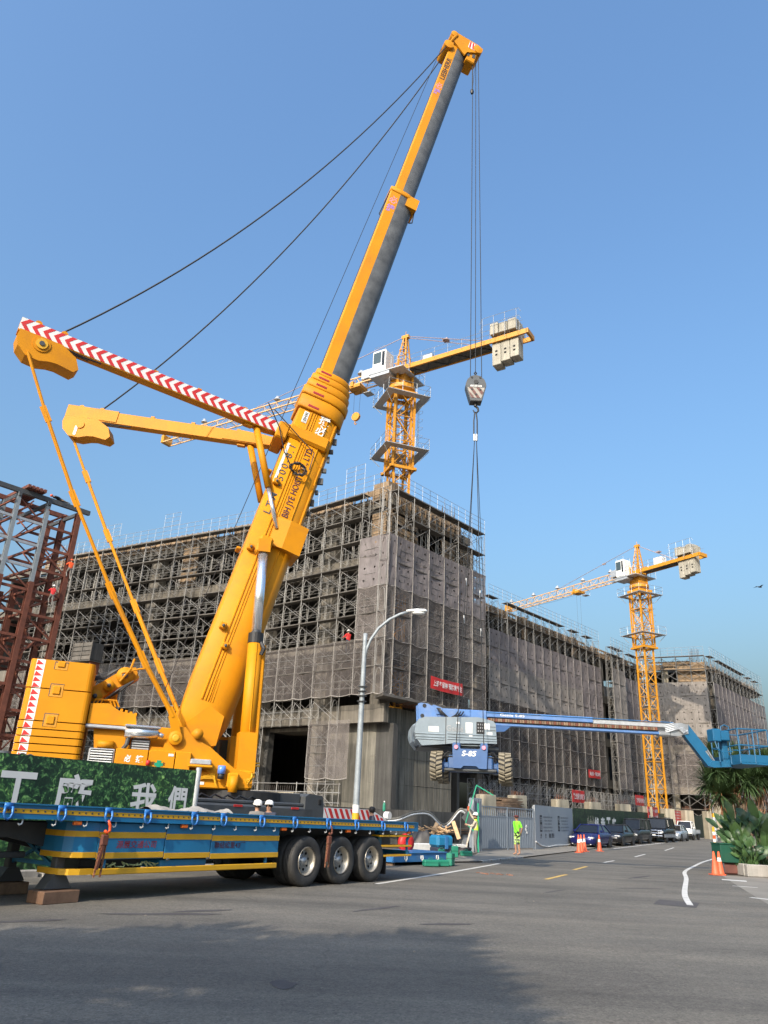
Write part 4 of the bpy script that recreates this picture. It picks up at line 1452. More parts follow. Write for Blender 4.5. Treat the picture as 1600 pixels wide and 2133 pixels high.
blet('捷', 23.85, 0.38, 0.38, 0.46, 'text_violet', 0.466, 0.012, xa=-e2, ya=e1)
# hydraulic hose bundle
rr = random.Random(2)
b = MB()
for k in range(5):
    pts = []
    c0 = bpt(9.75, W2 + 0.15, 0.1)
    for t in range(14):
        q = t / 13 * 2 * math.pi
        pts.append(c0 + e1 * (0.22 * math.cos(q) + rr.uniform(-0.04, 0.04)) + e2 * (0.3 * math.sin(q) + rr.uniform(-0.05, 0.05)) + e3 * rr.uniform(0, 0.12))
    b.path(pts, 0.02, 5)
b.build('hose_bundle', 'black', base)
b = MB()
b.path([bpt(9.9, W2 + 0.2, -0.3), bpt(10.6, W2 + 0.25, -0.25), bpt(10.9, W2 + 0.25, 0.35), bpt(11.2, W2 + 0.3, 0.95), bpt(11.6, 0.9, 1.7)], 0.022, 5)
b.path([bpt(9.8, W2 + 0.15, 0.4), bpt(10.2, W2 + 0.2, 0.8), bpt(11.0, W2 + 0.3, 1.3), bpt(11.7, 1.0, 2.0)], 0.022, 5)
b.build('hose', 'black', base)

# luffing cylinders
for sb in (0.92, -0.92):
    foot = P0 + hv * 1.45 + e3 * sb
    foot.z = 2.55
    head = bpt(6.4, sb, 0.25)
    d = head - foot
    mid = foot + d * 0.56
    b = MB()
    b.cs = True
    b.tube(foot + d * 0.03, mid, 0.235, 22)
    cyl = b.build('luffing_cylinder', 'crane_yellow', cr)
    b = MB()
    b.cs = True
    b.tube(mid - d * 0.01, head, 0.165, 22)
    b.build('piston_rod', 'chrome', cyl)
    b = MB()
    b.tube(mid - d * 0.015, mid + d * 0.03, 0.25, 18)
    b.path([mid + V((0.2, -0.1, -0.1)), mid + V((0.32, -0.15, -0.3)), mid + V((0.25, -0.15, -0.5))], 0.07, 6)
    b.build('rod_gaiter', 'black', cyl)
    b = MB()
    b.beam(foot - d * 0.02, foot + d * 0.16, 0.56, 0.6, e3)
    b.build('cylinder_foot', 'crane_yellow', cyl)
    b = MB()
    b.tube(foot + d * 0.1 + hv * 0.28, mid - d * 0.02 + hv * 0.28, 0.09, 8)
    b.tube(foot + d * 0.1 + hv * 0.02 + e3 * 0.24, mid - d * 0.02 + hv * 0.02 + e3 * 0.24, 0.02, 6)
    b.build('cylinder_pipe', 'crane_yellow', cyl)
    b = MB()
    b.beam(head - d * 0.03, head + d * 0.03, 0.4, 0.42, e3)
    b.build('rod_eye', 'crane_yellow', cyl)

# ---- upper works (T = UP frame: x forward under the boom, y to the far side)
def ubox(name, x0, x1, y0, y1, z0, z1, m='crane_yellow', parent=None, ch=0.03):
    b = MB()
    b.T = UP
    b.rbox(x0, x1, y0, y1, z0, z1, ch)
    return b.build(name, m, parent or cr)
def uprism(name, poly, y0, y1, m='crane_yellow', parent=None):
    b = MB()
    b.T = UP
    b.prism(poly, y0, y1)
    return b.build(name, m, parent or cr)
def utube(name, a, c, r, m='crane_yellow', parent=None, n_=14):
    b = MB()
    b.T = UP
    b.cs = n_ > 8
    b.tube(a, c, r, n_)
    return b.build(name, m, parent or cr)
tt = ubox('turntable', -4.3, 0.2, -1.25, 1.4, 2.02, 2.6, 'crane_yellow', None, 0.05)
b = MB()
b.T = UP
b.lathe([(1.3, 1.72), (1.42, 1.76), (1.42, 2.0), (1.3, 2.03)], n=36)
b.build('slewing_ring', 'black', cr)
# near counterweight stack and its far twin
for y0, y1 in ((-1.62, -0.25), (0.25, 1.62)):
    z = 5.28
    for i, h in enumerate((0.83, 0.9, 0.22, 0.2, 0.2, 0.21, 0.21, 0.21)):
        b = MB()
        b.T = UP
        b.cs = False
        x0, x1 = -6.62 + 0.01 * (i % 2), -4.85 + 0.02 * min(i, 1)
        R_ = 0.16
        poly = [(x0 + R_ * (1 - math.cos(t)), y0 + R_ * (1 - math.sin(t))) for t in (0, 0.4, 0.8, 1.2, 1.57)] + [(x1 - R_ * (1 - math.sin(t)), y0 + R_ * (1 - math.cos(t))) for t in (0, 0.4, 0.8, 1.2, 1.57)] + [(x1, y1), (x0, y1)]
        b.prism(poly, z - h + 0.03, z, 'xy')
        slab = b.build('counterweight_slab', 'crane_yellow', cr)
        if y0 < 0:
            b = MB()
            b.T = UP
            b.bx(x0 + 0.165, x0 + 0.40, y0 - 0.006, y0 + 0.05, z - h + 0.02, z - 0.01)
            b.build('white_edge', 'white', slab)
            k = max(1, round(h / 0.175))
            for j in range(k):
                zz = z - 0.015 - (j + 1) * (h - 0.03) / k
                hh = (h - 0.03) / k
                b = MB()
                b.T = UP
                b.prism([(x0 + 0.17, zz + 0.01), (x0 + 0.38, zz + 0.03), (x0 + 0.2, zz + hh - 0.01)], y0 - 0.012, y0 - 0.007)
                b.build('warning_triangle', 'red', slab)
            b = MB()
            b.T = UP
            b.box((x0 + 0.02, (y0 + y1) / 2, z - h / 2), (0.05, 1.0, h * 0.9))
            b.build('edge_strip', 'white', slab)
        z -= h
    if y0 < 0:
        for zz in (5.22, 4.45, 3.62):
            ubox('lifting_pocket', -5.95, -5.6, y0 - 0.012, y0 + 0.05, zz - 0.2, zz + (0.03 if zz > 5 else 0.16), 'tower_yellow', cr, 0.004)  # flat plate; its colour stands for the shaded inside of a recess
            ubox('pocket_shade', -5.96, -5.59, y0 - 0.016, y0 + 0.02, zz + (0.0 if zz > 5 else 0.15), zz + (0.03 if zz > 5 else 0.17), 'dark_grey', cr, 0.002)  # dark strips paint the shade along the recess's top and side
            ubox('pocket_shade', -5.965, -5.945, y0 - 0.016, y0 + 0.02, zz - 0.19, zz + (0.0 if zz > 5 else 0.15), 'dark_grey', cr, 0.002)
            ubox('lifting_lug', -5.88, -5.67, y0 - 0.05, y0 + 0.05, zz - 0.13, zz + (0.03 if zz > 5 else 0.1), 'crane_yellow', cr, 0.02)
# engine housing
eng = uprism('engine_cover', [(-4.8, 3.62), (-4.8, 4.18), (-4.3, 4.22), (-3.95, 4.02), (-3.5, 3.98), (-3.42, 3.62)], -1.42, 0.9)
ubox('cover_rail', -4.85, -3.7, -1.46, -1.36, 3.5, 3.6, 'galv', eng)
uprism('engine_block', [(-4.5, 2.95), (-4.6, 3.5), (-3.75, 3.5), (-3.6, 3.1), (-2.4, 3.1), (-2.4, 2.95)], -1.25, 0.9, 'crane_yellow')
ubox('rear_housing', -4.3, -2.3, -0.9, 1.1, 2.95, 3.7, 'crane_yellow')
utube('muffler', (-3.72, -1.4, 3.44), (-2.78, -1.4, 3.48), 0.16, 'chrome', None, 18)
ubox('muffler_shield', -3.75, -2.72, -1.6, -1.2, 3.58, 3.66, 'chrome')
utube('exhaust_tip', (-2.78, -1.4, 3.46), (-2.62, -1.45, 3.4), 0.07, 'chrome')
b = MB()
b.T = UP
b.path([(-3.6, -1.4, 3.3), (-3.62, -1.4, 3.1), (-3.7, -1.35, 2.98)], 0.06, 8)
b.build('exhaust_pipe', 'dark_grey', cr)
v = ubox('vent_panel', -3.5, -2.95, -1.3, -1.2, 2.98, 3.3, 'dark_grey')
for i in range(4):
    ubox('louvre', -3.47, -2.98, -1.34, -1.3, 3.0 + i * 0.07, 3.04 + i * 0.07, 'galv', v, 0.005)
utube('air_tank', (-4.42, -1.3, 3.07), (-3.98, -1.3, 3.08), 0.1)
gr = ubox('radiator_grille', -4.62, -3.9, -1.46, -1.3, 2.4, 2.95, 'galv')
for i in range(6):
    ubox('grille_slat', -4.56, -3.96, -1.5, -1.462, 2.5 + i * 0.07, 2.535 + i * 0.07, 'white', gr, 0.004)
ubox('grille_void', -4.57, -3.95, -1.466, -1.461, 2.47, 2.92, 'black_gap', gr, 0.001)
for x0, x1 in ((-3.88, -2.97), (-2.95, -2.2), (-2.18, -1.74)):
    ubox('side_locker', x0, x1, -1.5, -0.9, 2.1, 2.98 + 0.02 * (x0 > -3), 'crane_yellow', None, 0.02)
text('必', 1, 'white', cr, UP.to_3x3() @ V((1, 0, 0)), (0, 0, 1), UP @ V((-3.52, -1.506, 2.72)), bold=0.03, width=0.2, height=0.2)
text('捷', 1, 'white', cr, UP.to_3x3() @ V((1, 0, 0)), (0, 0, 1), UP @ V((-3.2, -1.506, 2.72)), bold=0.03, width=0.21, height=0.2)
text('安', 1, 'black', cr, UP.to_3x3() @ V((1, 0, 0)), (0, 0, 1), UP @ V((-2.8, -1.506, 2.63)), bold=0.02, width=0.1, height=0.1)
text('全', 1, 'black', cr, UP.to_3x3() @ V((1, 0, 0)), (0, 0, 1), UP @ V((-2.5, -1.506, 2.63)), bold=0.02, width=0.1, height=0.1)
ubox('safety_cross', -2.7, -2.58, -1.512, -1.504, 2.5, 2.72, 'sign_green', None, 0.001)
ubox('safety_cross', -2.76, -2.52, -1.51, -1.502, 2.56, 2.65, 'sign_green', None, 0.001)
ubox('label_plate', -2.4, -2.25, -1.512, -1.5, 2.85, 2.92, 'white', None, 0.001)
utube('red_lamp', (-2.95, -1.56, 2.56), (-2.95, -1.56, 2.7), 0.06, 'red')
# hose reel / retraction frame pointing up behind the counterweight
fr = uprism('retraction_frame', [(-4.95, 4.35), (-4.9, 4.75), (-4.0, 5.45), (-3.7, 5.5), (-3.55, 5.2), (-3.8, 5.0), (-4.3, 4.75), (-4.7, 4.3)], -0.35, 0.3)
for x, z, r in ((-3.98, 5.2, 0.26), (-4.75, 4.5, 0.2), (-4.4, 4.85, 0.17)):
    utube('frame_sheave', (x, -0.5, z), (x, 0.45, z), r, 'crane_yellow', fr, 20)
    utube('sheave_hub', (x, -0.56, z), (x, -0.5, z), r * 0.35, 'dark_grey', fr, 12)
for k in range(4):
    b = MB()
    b.T = UP
    b.path([(-4.95, -0.5 - 0.06 * k, 4.1 + 0.05 * k), (-4.5, -0.5 - 0.05 * k, 4.35), (-4.0, -0.55, 4.75 + 0.03 * k), (-3.7, -0.5, 5.05)], 0.03, 6)
    b.path([(-5.0, -0.4 + 0.1 * k, 4.9 + 0.06 * k), (-4.5, -0.35 + 0.1 * k, 5.15 + 0.05 * k), (-4.15, -0.3, 5.45)], 0.022, 6)
    b.build('frame_hose', 'black', fr)
b = MB()
b.T = UP
b.path([(-4.1, -0.55, 5.0), (-3.85, -0.6, 5.4), (-3.78, -0.6, 5.72)], 0.035, 6)
b.path([(-4.1, -0.55, 5.25), (-3.6, -0.6, 5.42), (-3.4, -0.58, 5.46)], 0.03, 6)
b.build('frame_handle', 'crane_yellow', fr)
ubox('rear_box', -4.65, -4.1, 0.2, 1.3, 3.9, 4.75, 'crane_yellow', None, 0.05)
b = MB()
b.T = UP
for i in range(3):
    b.path([(-4.75 + 0.1 * i, -1.0, 4.2), (-4.7 + 0.1 * i, -1.0, 4.35), (-4.3 + 0.1 * i, -1.0, 4.36), (-4.2 + 0.1 * i, -1.0, 4.18)], 0.03, 6)
b.build('cover_handrail', 'crane_yellow', eng)
for i in range(4):
    ubox('winch_rib', -3.95 + i * 0.14, -3.87 + i * 0.14, -1.0, 0.4, 3.95, 4.14 - 0.03 * i, 'crane_yellow', eng, 0.01)
# side frame carrying boom pivot
for y0, y1 in ((-1.35, -1.1), (1.0, 1.25)):
    sf = uprism('side_frame', [(-2.62, 2.6), (-2.55, 3.2), (-2.35, 3.72), (-2.0, 3.72), (-1.75, 3.45), (-1.2, 3.2), (-0.4, 2.62), (0.0, 2.52), (0.18, 2.4), (0.18, 2.1), (-0.3, 2.08), (-0.95, 2.3), (-1.55, 2.75), (-1.7, 2.6)], y0, y1)
b = MB()
b.T = UP
b.lathe([(0.05, -1.52), (0.12, -1.53), (0.2, -1.5), (0.2, -1.35)], (-2.27, 0, 3.38), 'y', 24)
b.build('guy_anchor_drum', 'crane_yellow', cr)
b = MB()
b.T = UP
b.lathe([(0.06, -1.56), (0.1, -1.55), (0.1, -1.5)], (-2.27, 0, 3.38), 'y', 16)
b.build('drum_hub', 'trailer_yellow', cr)
utube('boom_pivot', (-1.62, -1.45, 3.55), (-1.62, 1.4, 3.55), 0.16)
uprism('boom_foot', [(-1.85, 3.35), (-1.95, 3.9), (-1.3, 4.5), (-0.8, 4.2), (-0.95, 3.3), (-1.4, 3.2)], -0.62, 0.62)
ubox('tread_box', -1.75, -1.14, -1.62, -1.15, 2.66, 2.82, 'galv')
ubox('tread_tray', -1.8, -1.08, -1.66, -1.1, 2.58, 2.66, 'crane_yellow')
utube('beacon_stand', (-0.8, -1.5, 2.3), (-0.8, -1.5, 2.47), 0.1, 'black')
utube('beacon', (-0.8, -1.5, 2.45), (-0.8, -1.5, 2.68), 0.12, 'beacon')
ubox('front_valve_block', -0.6, -0.25, -1.55, -1.3, 2.05, 2.5, 'crane_yellow', None, 0.05)
utube('jack_pin', (-0.42, -1.55, 1.95), (-0.42, -1.55, 2.4), 0.14)
b = MB()
b.T = UP
rr = random.Random(6)
for i in range(5):
    b.path([(-0.1 + 0.05 * i, -1.5, 2.35), (0.0 + 0.03 * i, -1.5 - 0.02 * i, 2.2 + 0.05 * i), (0.12, -1.48, 2.3 + 0.05 * i), (0.2, -1.4, 2.5)], 0.022, 5)
b.build('hydraulic_pipes', 'trailer_yellow', cr)
for i in range(6):
    b = MB()
    b.T = UP
    b.path([(-1.6 + i * 0.1, -1.4, 2.28 + 0.03 * i), (-1.0, -1.42, 2.3 + 0.03 * i), (-0.9, -1.45, 2.1)], 0.012, 5)
    b.build('brake_line', 'trailer_yellow', cr)
ubox('front_plate', -1.9, 0.1, -1.32, -1.2, 2.04, 2.5, 'crane_yellow', None, 0.02)
ubox('sticker', -1.45, -1.25, -1.335, -1.32, 2.12, 2.2, 'white', None, 0.001)
# cab on the far side
cab = uprism('cab', [(-0.9, 2.1), (-0.95, 3.0), (-0.85, 3.72), (-0.05, 3.75), (0.2, 3.0), (0.28, 2.1)], 1.35, 2.35)
uprism('cab_window', [(-0.8, 2.95), (-0.76, 3.62), (-0.12, 3.65), (0.1, 2.98)], 1.33, 2.37, 'glass_cab', cab)
uprism('cab_window', [(-0.55, 2.3), (-0.55, 2.85), (0.12, 2.88), (0.18, 2.3)], 1.32, 2.38, 'glass_dark', cab)
b = MB()
b.T = UP
b.path([(-0.75, 1.2, 2.72), (-0.5, 1.15, 2.86), (0.3, 1.15, 2.93), (0.8, 1.15, 2.95)], 0.03, 6)
b.path([(-0.6, 1.2, 2.66), (-0.4, 1.15, 2.78), (0.3, 1.15, 2.84), (0.8, 1.15, 2.86)], 0.03, 6)
b.build('cab_handrail', 'trailer_yellow', cab)

# ---- guy arms
def guy_arm(root, tip, near):
    root, tip = V(root), V(tip)
    d = (tip - root).normalized()
    L = (tip - root).length
    # local frame: x along arm, z up-ish, -y towards the viewer's side
    zz = (V((0, 0, 1)) - d * d.z).normalized()
    yy = zz.cross(d)
    T = Matrix((d, yy, zz)).transposed().to_4x4()
    T.translation = root
    sgn = 1 if (yy.y < 0) else -1       # side facing the road
    b = MB()
    b.T = T
    w_, h = 0.38, 0.46
    b.loft([[V((x, y, z)) for y, z in ((-w_ / 2 * k, -h / 2 * k), (w_ / 2 * k, -h / 2 * k), (w_ / 2 * k, h / 2 * k), (-w_ / 2 * k, h / 2 * k))] for x, k in ((0.1, 0.75), (0.7, 1.0), (L - 1.7, 1.0), (L, 1.05))])
    arm = b.build('guy_arm', 'crane_yellow', cr)
    yf = sgn * (w_ / 2)
    def tb(name, m, fn, parent=arm):
        q = MB()
        q.T = T
        fn(q)
        return q.build(name, m, parent)
    for x in (1.6, 3.4, 5.0):
        tb('arm_lug', 'crane_yellow', lambda q: q.bx(x, x + 0.14, -0.06, 0.06, h / 2, h / 2 + 0.14))
    tb('arm_lug', 'crane_yellow', lambda q: q.bx(1.3, 1.6, -0.1, 0.1, -h / 2 - 0.1, -h / 2))
    for x in (L - 0.5, L - 1.3):
        tb('rope_sheave', 'crane_yellow', lambda q: q.lathe([(0.02, -0.16), (0.11, -0.16), (0.11, 0.16), (0.02, 0.16)], (x, 0, h / 2 + 0.03), 'y', 14))
    # winch housing under the tip
    prof = []
    R_ = 0.62
    for t in range(9):
        q = math.radians(60 + t * 22)
        prof.append((L - 0.75 - R_ * math.cos(q + math.pi / 2) * 0.98, -0.42 - R_ * math.sin(q) * 0.0 - 0.0))
    pf = [(L - 0.05, -h / 2), (L - 0.02, -0.5), (L - 0.12, -0.8), (L - 0.4, -1.05), (L - 0.8, -1.08), (L - 1.1, -0.98), (L - 1.35, -0.95), (L - 1.85, -1.02), (L - 1.98, -0.86), (L - 1.82, -0.5), (L - 1.35, -h / 2)]
    hz = tb('winch_housing', 'crane_yellow', lambda q: q.prism(pf, -0.3, 0.3))
    ys = sgn * 0.3
    def disc(r0, x, z, t0, t1, m, name):
        tb(name, m, lambda q: q.lathe([(r0 * 0.4, min(ys, ys + sgn * t1)), (r0, min(ys, ys + sgn * t1)), (r0, max(ys, ys + sgn * t1)), (r0 * 0.4, max(ys, ys + sgn * t1))], (x, 0, z), 'y', 20), hz)
    if near:
        disc(0.27, L - 0.75, -0.5, 0, 0.03, 'crane_yellow', 'winch_flange')
        disc(0.18, L - 0.75, -0.5, 0, 0.07, 'trailer_yellow', 'winch_flange')
        disc(0.08, L - 0.75, -0.5, 0, 0.10, 'dark_grey', 'winch_motor')
    else:
        disc(0.15, L - 0.75, -0.55, 0, 0.04, 'crane_yellow', 'winch_flange')
        tb('white_tab', 'white', lambda q: q.bx(L - 0.68, L - 0.58, ys, ys + sgn * 0.02, -1.0, -0.62), hz)
    tb('arm_hose', 'black', lambda q: (q.path([(L - 0.9, yf * 1.3, -h / 2 + 0.02), (L - 1.4, yf * 1.4, -h / 2 - 0.08), (L - 2.0, yf * 1.2, -h / 2 - 0.1), (L - 2.6, yf, -h / 2 - 0.06)], 0.025, 6), q.path([(L - 0.9, yf * 1.2, -h / 2 - 0.02), (L - 1.5, yf * 1.3, -h / 2 - 0.14), (L - 2.2, yf * 1.1, -h / 2 - 0.15)], 0.02, 6)))
    if near:
        # red and white chevron plate
        z0, z1 = -0.2, 0.24
        pl_ = tb('chevron_plate', 'white', lambda q: q.bx(0.35, L, yf, yf + sgn * 0.01, z0, z1))
        k = 27
        dx = (L - 0.45) / k
        zm = (z0 + z1) / 2 + 0.01
        for i in range(k):
            x = 0.42 + i * dx
            hw = dx * 0.47
            f = 0.2
            poly = [(x, z0), (x + hw, z0), (x + hw + f, zm), (x + hw, z1), (x, z1), (x + f, zm)]
            if x + hw + f > L:
                continue
            tb('chevron', 'red', lambda q: q.prism(poly, yf + sgn * 0.011, yf + sgn * 0.015), pl_)
    else:
        tb('arm_plate', 'crane_yellow', lambda q: q.prism([(0.2, -0.2), (0.2, 0.16), (1.5, 0.26), (2.2, 0.1), (2.2, -0.2)], yf, yf + sgn * 0.03))
        tb('arm_sleeve', 'crane_yellow', lambda q: q.bx(L - 2.0, L, -w_ / 2 - 0.03, w_ / 2 + 0.03, -h / 2 + 0.04, h / 2 + 0.05))
    return arm, T, L
rootN = bpt(11.15, 0.35, 1.05)
rootF = bpt(11.05, -0.45, 1.0)
tipN = V((-11.75, 19.9, 15.28)) - SW
tipF = V((-12.45, 25.85, 15.45)) - SW
armN, TN, LN = guy_arm(rootN, tipN, True)
armF, TF, LF = guy_arm(rootF, tipF, False)
boom_box('arm_pivot', 10.7, 11.4, -0.7, 0.75, 0.9, 1.35, 'crane_yellow', base, 0.06)
# erection rams for the arms
for T, L, sb in ((TN, LN, 0.45), (TF, LF, -0.45)):
    top = T @ V((1.1, 0, -0.25))
    bot = bpt(7.3, sb + 0.25 * (1 if sb > 0 else -1), 0.05)
    d = bot - top
    b = MB()
    b.cs = True
    b.tube(top, top + d * 0.6, 0.125, 16)
    ram = b.build('arm_ram', 'crane_yellow', cr)
    b = MB()
    b.cs = True
    b.tube(top + d * 0.58, bot, 0.075, 14)
    b.build('ram_rod', 'chrome', ram)
# guy rods down to the upper works (linked bars)
for T, L, end, seed in ((TN, LN, UP @ V((-2.42, -1.5, 3.98)), 1), (TF, LF, UP @ V((-2.0, 0.6, 4.1)), 2)):
    a = T @ V((L - 0.45, 0.33 if seed == 1 else 0.0, -0.95))
    cuts = [0, 0.16, 0.38, 0.63, 0.83, 1.0]
    d = end - a
    rr = random.Random(seed)
    rad = [0.05, 0.06, 0.055, 0.075, 0.075]
    for i in range(5):
        p, q = [a + d * t - V((0.35, 0, 1)) * ((0.42 if seed == 1 else 0.12) * 4 * t * (1 - t)) for t in (cuts[i], cuts[i + 1])]
        b = MB()
        b.tube(p, q, rad[i], 8)
        rod = b.build('guy_rod', 'crane_yellow', cr)
        b = MB()
        b.beam(q - d.normalized() * 0.3, q + d.normalized() * 0.22, 0.08, 0.19, (1, 0.3, 0))
        b.build('rod_joint', 'crane_yellow', rod)
    b = MB()
    b.beam(end - d.normalized() * 0.05, UP @ V((-2.25, -1.42 if seed == 1 else 0.95, 3.5)), 0.1, 0.26, (1, 0.3, 0))
    b.build('rod_anchor', 'crane_yellow', cr)
# guy ropes to the boom head (sagging), hoist rope to the winch
def sag(p, q, s, k=26):
    p, q = V(p), V(q)
    return [p.lerp(q, i / k) - V((0, 0, 1)) * (4 * s * (i / k) * (1 - i / k)) for i in range(k + 1)]
headp = bpt(36.05, 0.42, 0.68)
b = MB()
b.path(sag(TN @ V((LN - 1.15, 0, 0.25)), headp, 1.95), 0.03, 6)
b.build('guy_rope', 'black', cr)
b = MB()
b.path(sag(TF @ V((LF - 1.15, 0, 0.25)), bpt(36.05, -0.42, 0.68), 1.95), 0.03, 6)
b.build('guy_rope', 'black', cr)
b = MB()
b.path([bpt(36.2, 0.1, 0.88), UP @ V((-3.0, 0.3, 3.8))], 0.014, 5)
b.build('hoist_rope', 'black', cr)
# falls of rope to the hook block
HX, HY = 3.66 - SW.x, 27.75 - SW.y
for x, zt in ((3.44, 39.05), (3.93, 39.0)):
    b = MB()
    b.path([(x - SW.x + (0.1 if x < 3.6 else -0.1), HY, zt), (x - SW.x, HY, 18.7)], 0.018, 5)
    b.build('rope_fall', 'black', cr)
b = MB()
b.path([(3.72 - SW.x, HY + 0.2, 39.0), (3.66 - SW.x, HY, 19.4)], 0.016, 5)
b.build('rope_fall', 'black', cr)
b = MB()
b.path([(3.52 - SW.x, HY, 38.9), (3.5 - SW.x, HY, 36.4)], 0.012, 5)
b.path([(3.72 - SW.x, HY, 38.9), (3.52 - SW.x, HY, 36.5)], 0.01, 5)
b.ball((3.5 - SW.x, HY, 36.3), 0.1, 8, (1, 1, 1.9))
b.build('limit_switch_weight', 'black', cr)
# hook block (hangs from the ropes: its own thing)
hk = thing('hook_block', 'black hook block with red and white stripes hanging on the crane ropes', 'hook block', (3.66, 27.75, 17.75))
out = [(0, 1.42), (0.2, 1.36), (0.36, 1.2), (0.43, 1.0), (0.44, 0.88), (0.3, 0.34), (0.24, 0.14), (-0.24, 0.14), (-0.3, 0.34), (-0.44, 0.88), (-0.43, 1.0), (-0.36, 1.2), (-0.2, 1.36)]
MB().prism(out, -0.2, 0.2).build('block_body', 'dark_grey', hk)
MB().prism([(x * 0.97, 0.75 + (z - 0.75) * 0.97) for x, z in out], -0.215, -0.2).build('cheek_plate', 'dark_grey', hk)
pl_ = MB().prism([(-0.37, 0.78), (0.37, 0.78), (0.22, 0.28), (-0.22, 0.28)], -0.222, -0.216).build('stripe_plate', 'dull_sheet', hk)
for x0, poly in enumerate(([(-0.3, 0.78), (-0.16, 0.78), (0.17, 0.28), (0.03, 0.28)], [(0.0, 0.78), (0.14, 0.78), (0.31, 0.56), (0.24, 0.42)], [(-0.31, 0.58), (-0.22, 0.5), (-0.07, 0.28), (-0.2, 0.28)])):
    MB().prism(poly, -0.226, -0.223).build('red_stripe', 'brown', pl_)
MB().bx(-0.24, 0.24, -0.222, -0.216, 0.82, 0.9).build('load_plate', 'white', hk)
text('LIEBHERR', 1, 'black', hk, (1, 0, 0), (0, 0, 1), (0, -0.226, 0.86), bold=0.01, width=0.4, height=0.05)
for x, z in ((0, 1.06), (-0.18, 1.28), (0.18, 1.28), (-0.18, 0.68), (0.18, 0.68), (0, 0.44)):
    MB().lathe([(0.01, -0.24), (0.045 if z != 1.06 else 0.1, -0.24), (0.045 if z != 1.06 else 0.1, -0.21)], (x, 0, z), 'y', 12).build('bolt', 'black', hk)
MB().path([(0, 0, 1.4), (0, 0, 1.55), (-0.05, 0, 1.62), (0, 0, 1.7), (0.05, 0, 1.62), (0, 0, 1.55)], 0.03, 6).build('rope_socket', 'black', hk)
b = MB()
b.tube((0, 0, 0.16), (0, 0, -0.02), 0.07, 10)
b.path([(0, 0, 0), (0.1, 0, -0.1), (0.12, 0, -0.22), (0.05, 0, -0.32), (-0.05, 0, -0.3), (-0.1, 0, -0.2)], lambda t: 0.055 - 0.03 * t, 8)
b.build('hook', 'black', hk)

# ---- carrier
CA = Matrix.Rotation(ang(54), 4, 'Z')
def cbox(name, x0, x1, y0, y1, z0, z1, m='dark_grey', parent=None, ch=0.03):
    b = MB()
    b.T = CA
    b.rbox(x0, x1, y0, y1, z0, z1, ch)
    return b.build(name, m, parent or cr)
car = cbox('carrier_body', -8.6, 2.0, -1.5, 1.5, 1.05, 1.64, 'dark_grey', None, 0.06)
cbox('carrier_deck', -8.4, 1.7, -1.45, 1.45, 1.64, 1.75, 'dark_grey', car)
b = MB()
b.T = CA
b.prism([(1.55, 1.0), (1.55, 1.95), (1.75, 2.05), (2.4, 2.0), (2.5, 1.75), (2.5, 1.0)], -1.5, 1.5)
ob = b.build('outrigger_box', 'dark_grey', cr)
cbox('hole', 2.2, 2.36, -1.52, -1.46, 1.72, 1.9, 'black_gap', ob, 0.02)
b = MB()
b.T = CA
b.prism([(-0.6, 1.75), (-0.2, 2.0), (1.5, 2.02), (1.5, 1.75)], -1.3, 1.3)
b.build('deck_cover', 'dark_grey', car)
st_ = None
b = MB()
b.T = CA
b.prism([(2.5, 0.95), (2.5, 1.66), (5.2, 1.66), (6.3, 1.3), (6.5, 0.95)], -1.5, 1.4)
tail = b.build('striped_tail_box', 'white', cr)
for i in range(13):
    x = 2.42 + i * 0.3
    z1 = 1.645 if x < 5.0 else 1.645 - (x - 5.0) * 0.33
    b = MB()
    b.T = CA
    x0, x1 = max(x, 2.52), x + 0.15
    b.prism([(x0, z1), (x1, z1), (x1 + 0.42, 1.0), (x0 + 0.42, 1.0)], -1.506, -1.501)
    b.build('red_stripe', 'red', tail)
cbox('reflector', 0.9, 1.25, -1.515, -1.5, 1.56, 1.62, 'red', car, 0.002)
cbox('reflector', -1.6, -1.25, -1.515, -1.5, 1.56, 1.62, 'red', car, 0.002)
for x in (-6.5, -4.9, -2.6, -1.0, 0.6):
    for y in (-1.25, 1.0):
        b = MB()
        b.T = CA @ Matrix.Translation((x, y, 0.72))
        b.cs = True
        b.lathe([(0.3, -0.2), (0.68, -0.2), (0.72, -0.12), (0.72, 0.12), (0.68, 0.2), (0.3, 0.2)], (0, 0, 0), 'y', 24)
        wh_ = b.build('wheel', 'rubber', cr)
b = MB()
b.T = CA
for i in range(6):
    b.path([(-3 + i * 0.5, -1.3, 1.7), (-2.7 + i * 0.5, -1.3, 1.86), (-2.2 + i * 0.5, -1.3, 1.72)], 0.03, 5)
b.build('deck_hoses', 'black', car)
# round lamp and bottle on the tail
b = MB()
b.T = CA
b.lathe([(0.02, -0.1), (0.13, -0.1), (0.13, 0.1), (0.02, 0.1)], (6.35, -1.4, 1.5), 'y', 16)
b.build('tail_lamp', 'white', tail)
bt = thing('plastic_bottle', 'clear green drink bottle standing on the striped crane tail box', 'bottle', SW + CA @ V((6.4, -1.2, 1.35)))
MB().lathe([(0.05, 0.3), (0.055, 0.32), (0.055, 0.5), (0.04, 0.56), (0.02, 0.6)], n=12).build('bottle_body', 'green_box', bt)
MB().lathe([(0.022, 0.6), (0.022, 0.64), (0.005, 0.645)], n=10).build('bottle_cap', 'white', bt)
MB().lathe([(0.02, -0.02), (0.035, 0.0), (0.035, 0.3), (0.02, 0.31)], n=10).build('bottle_stand', 'dark_grey', bt)
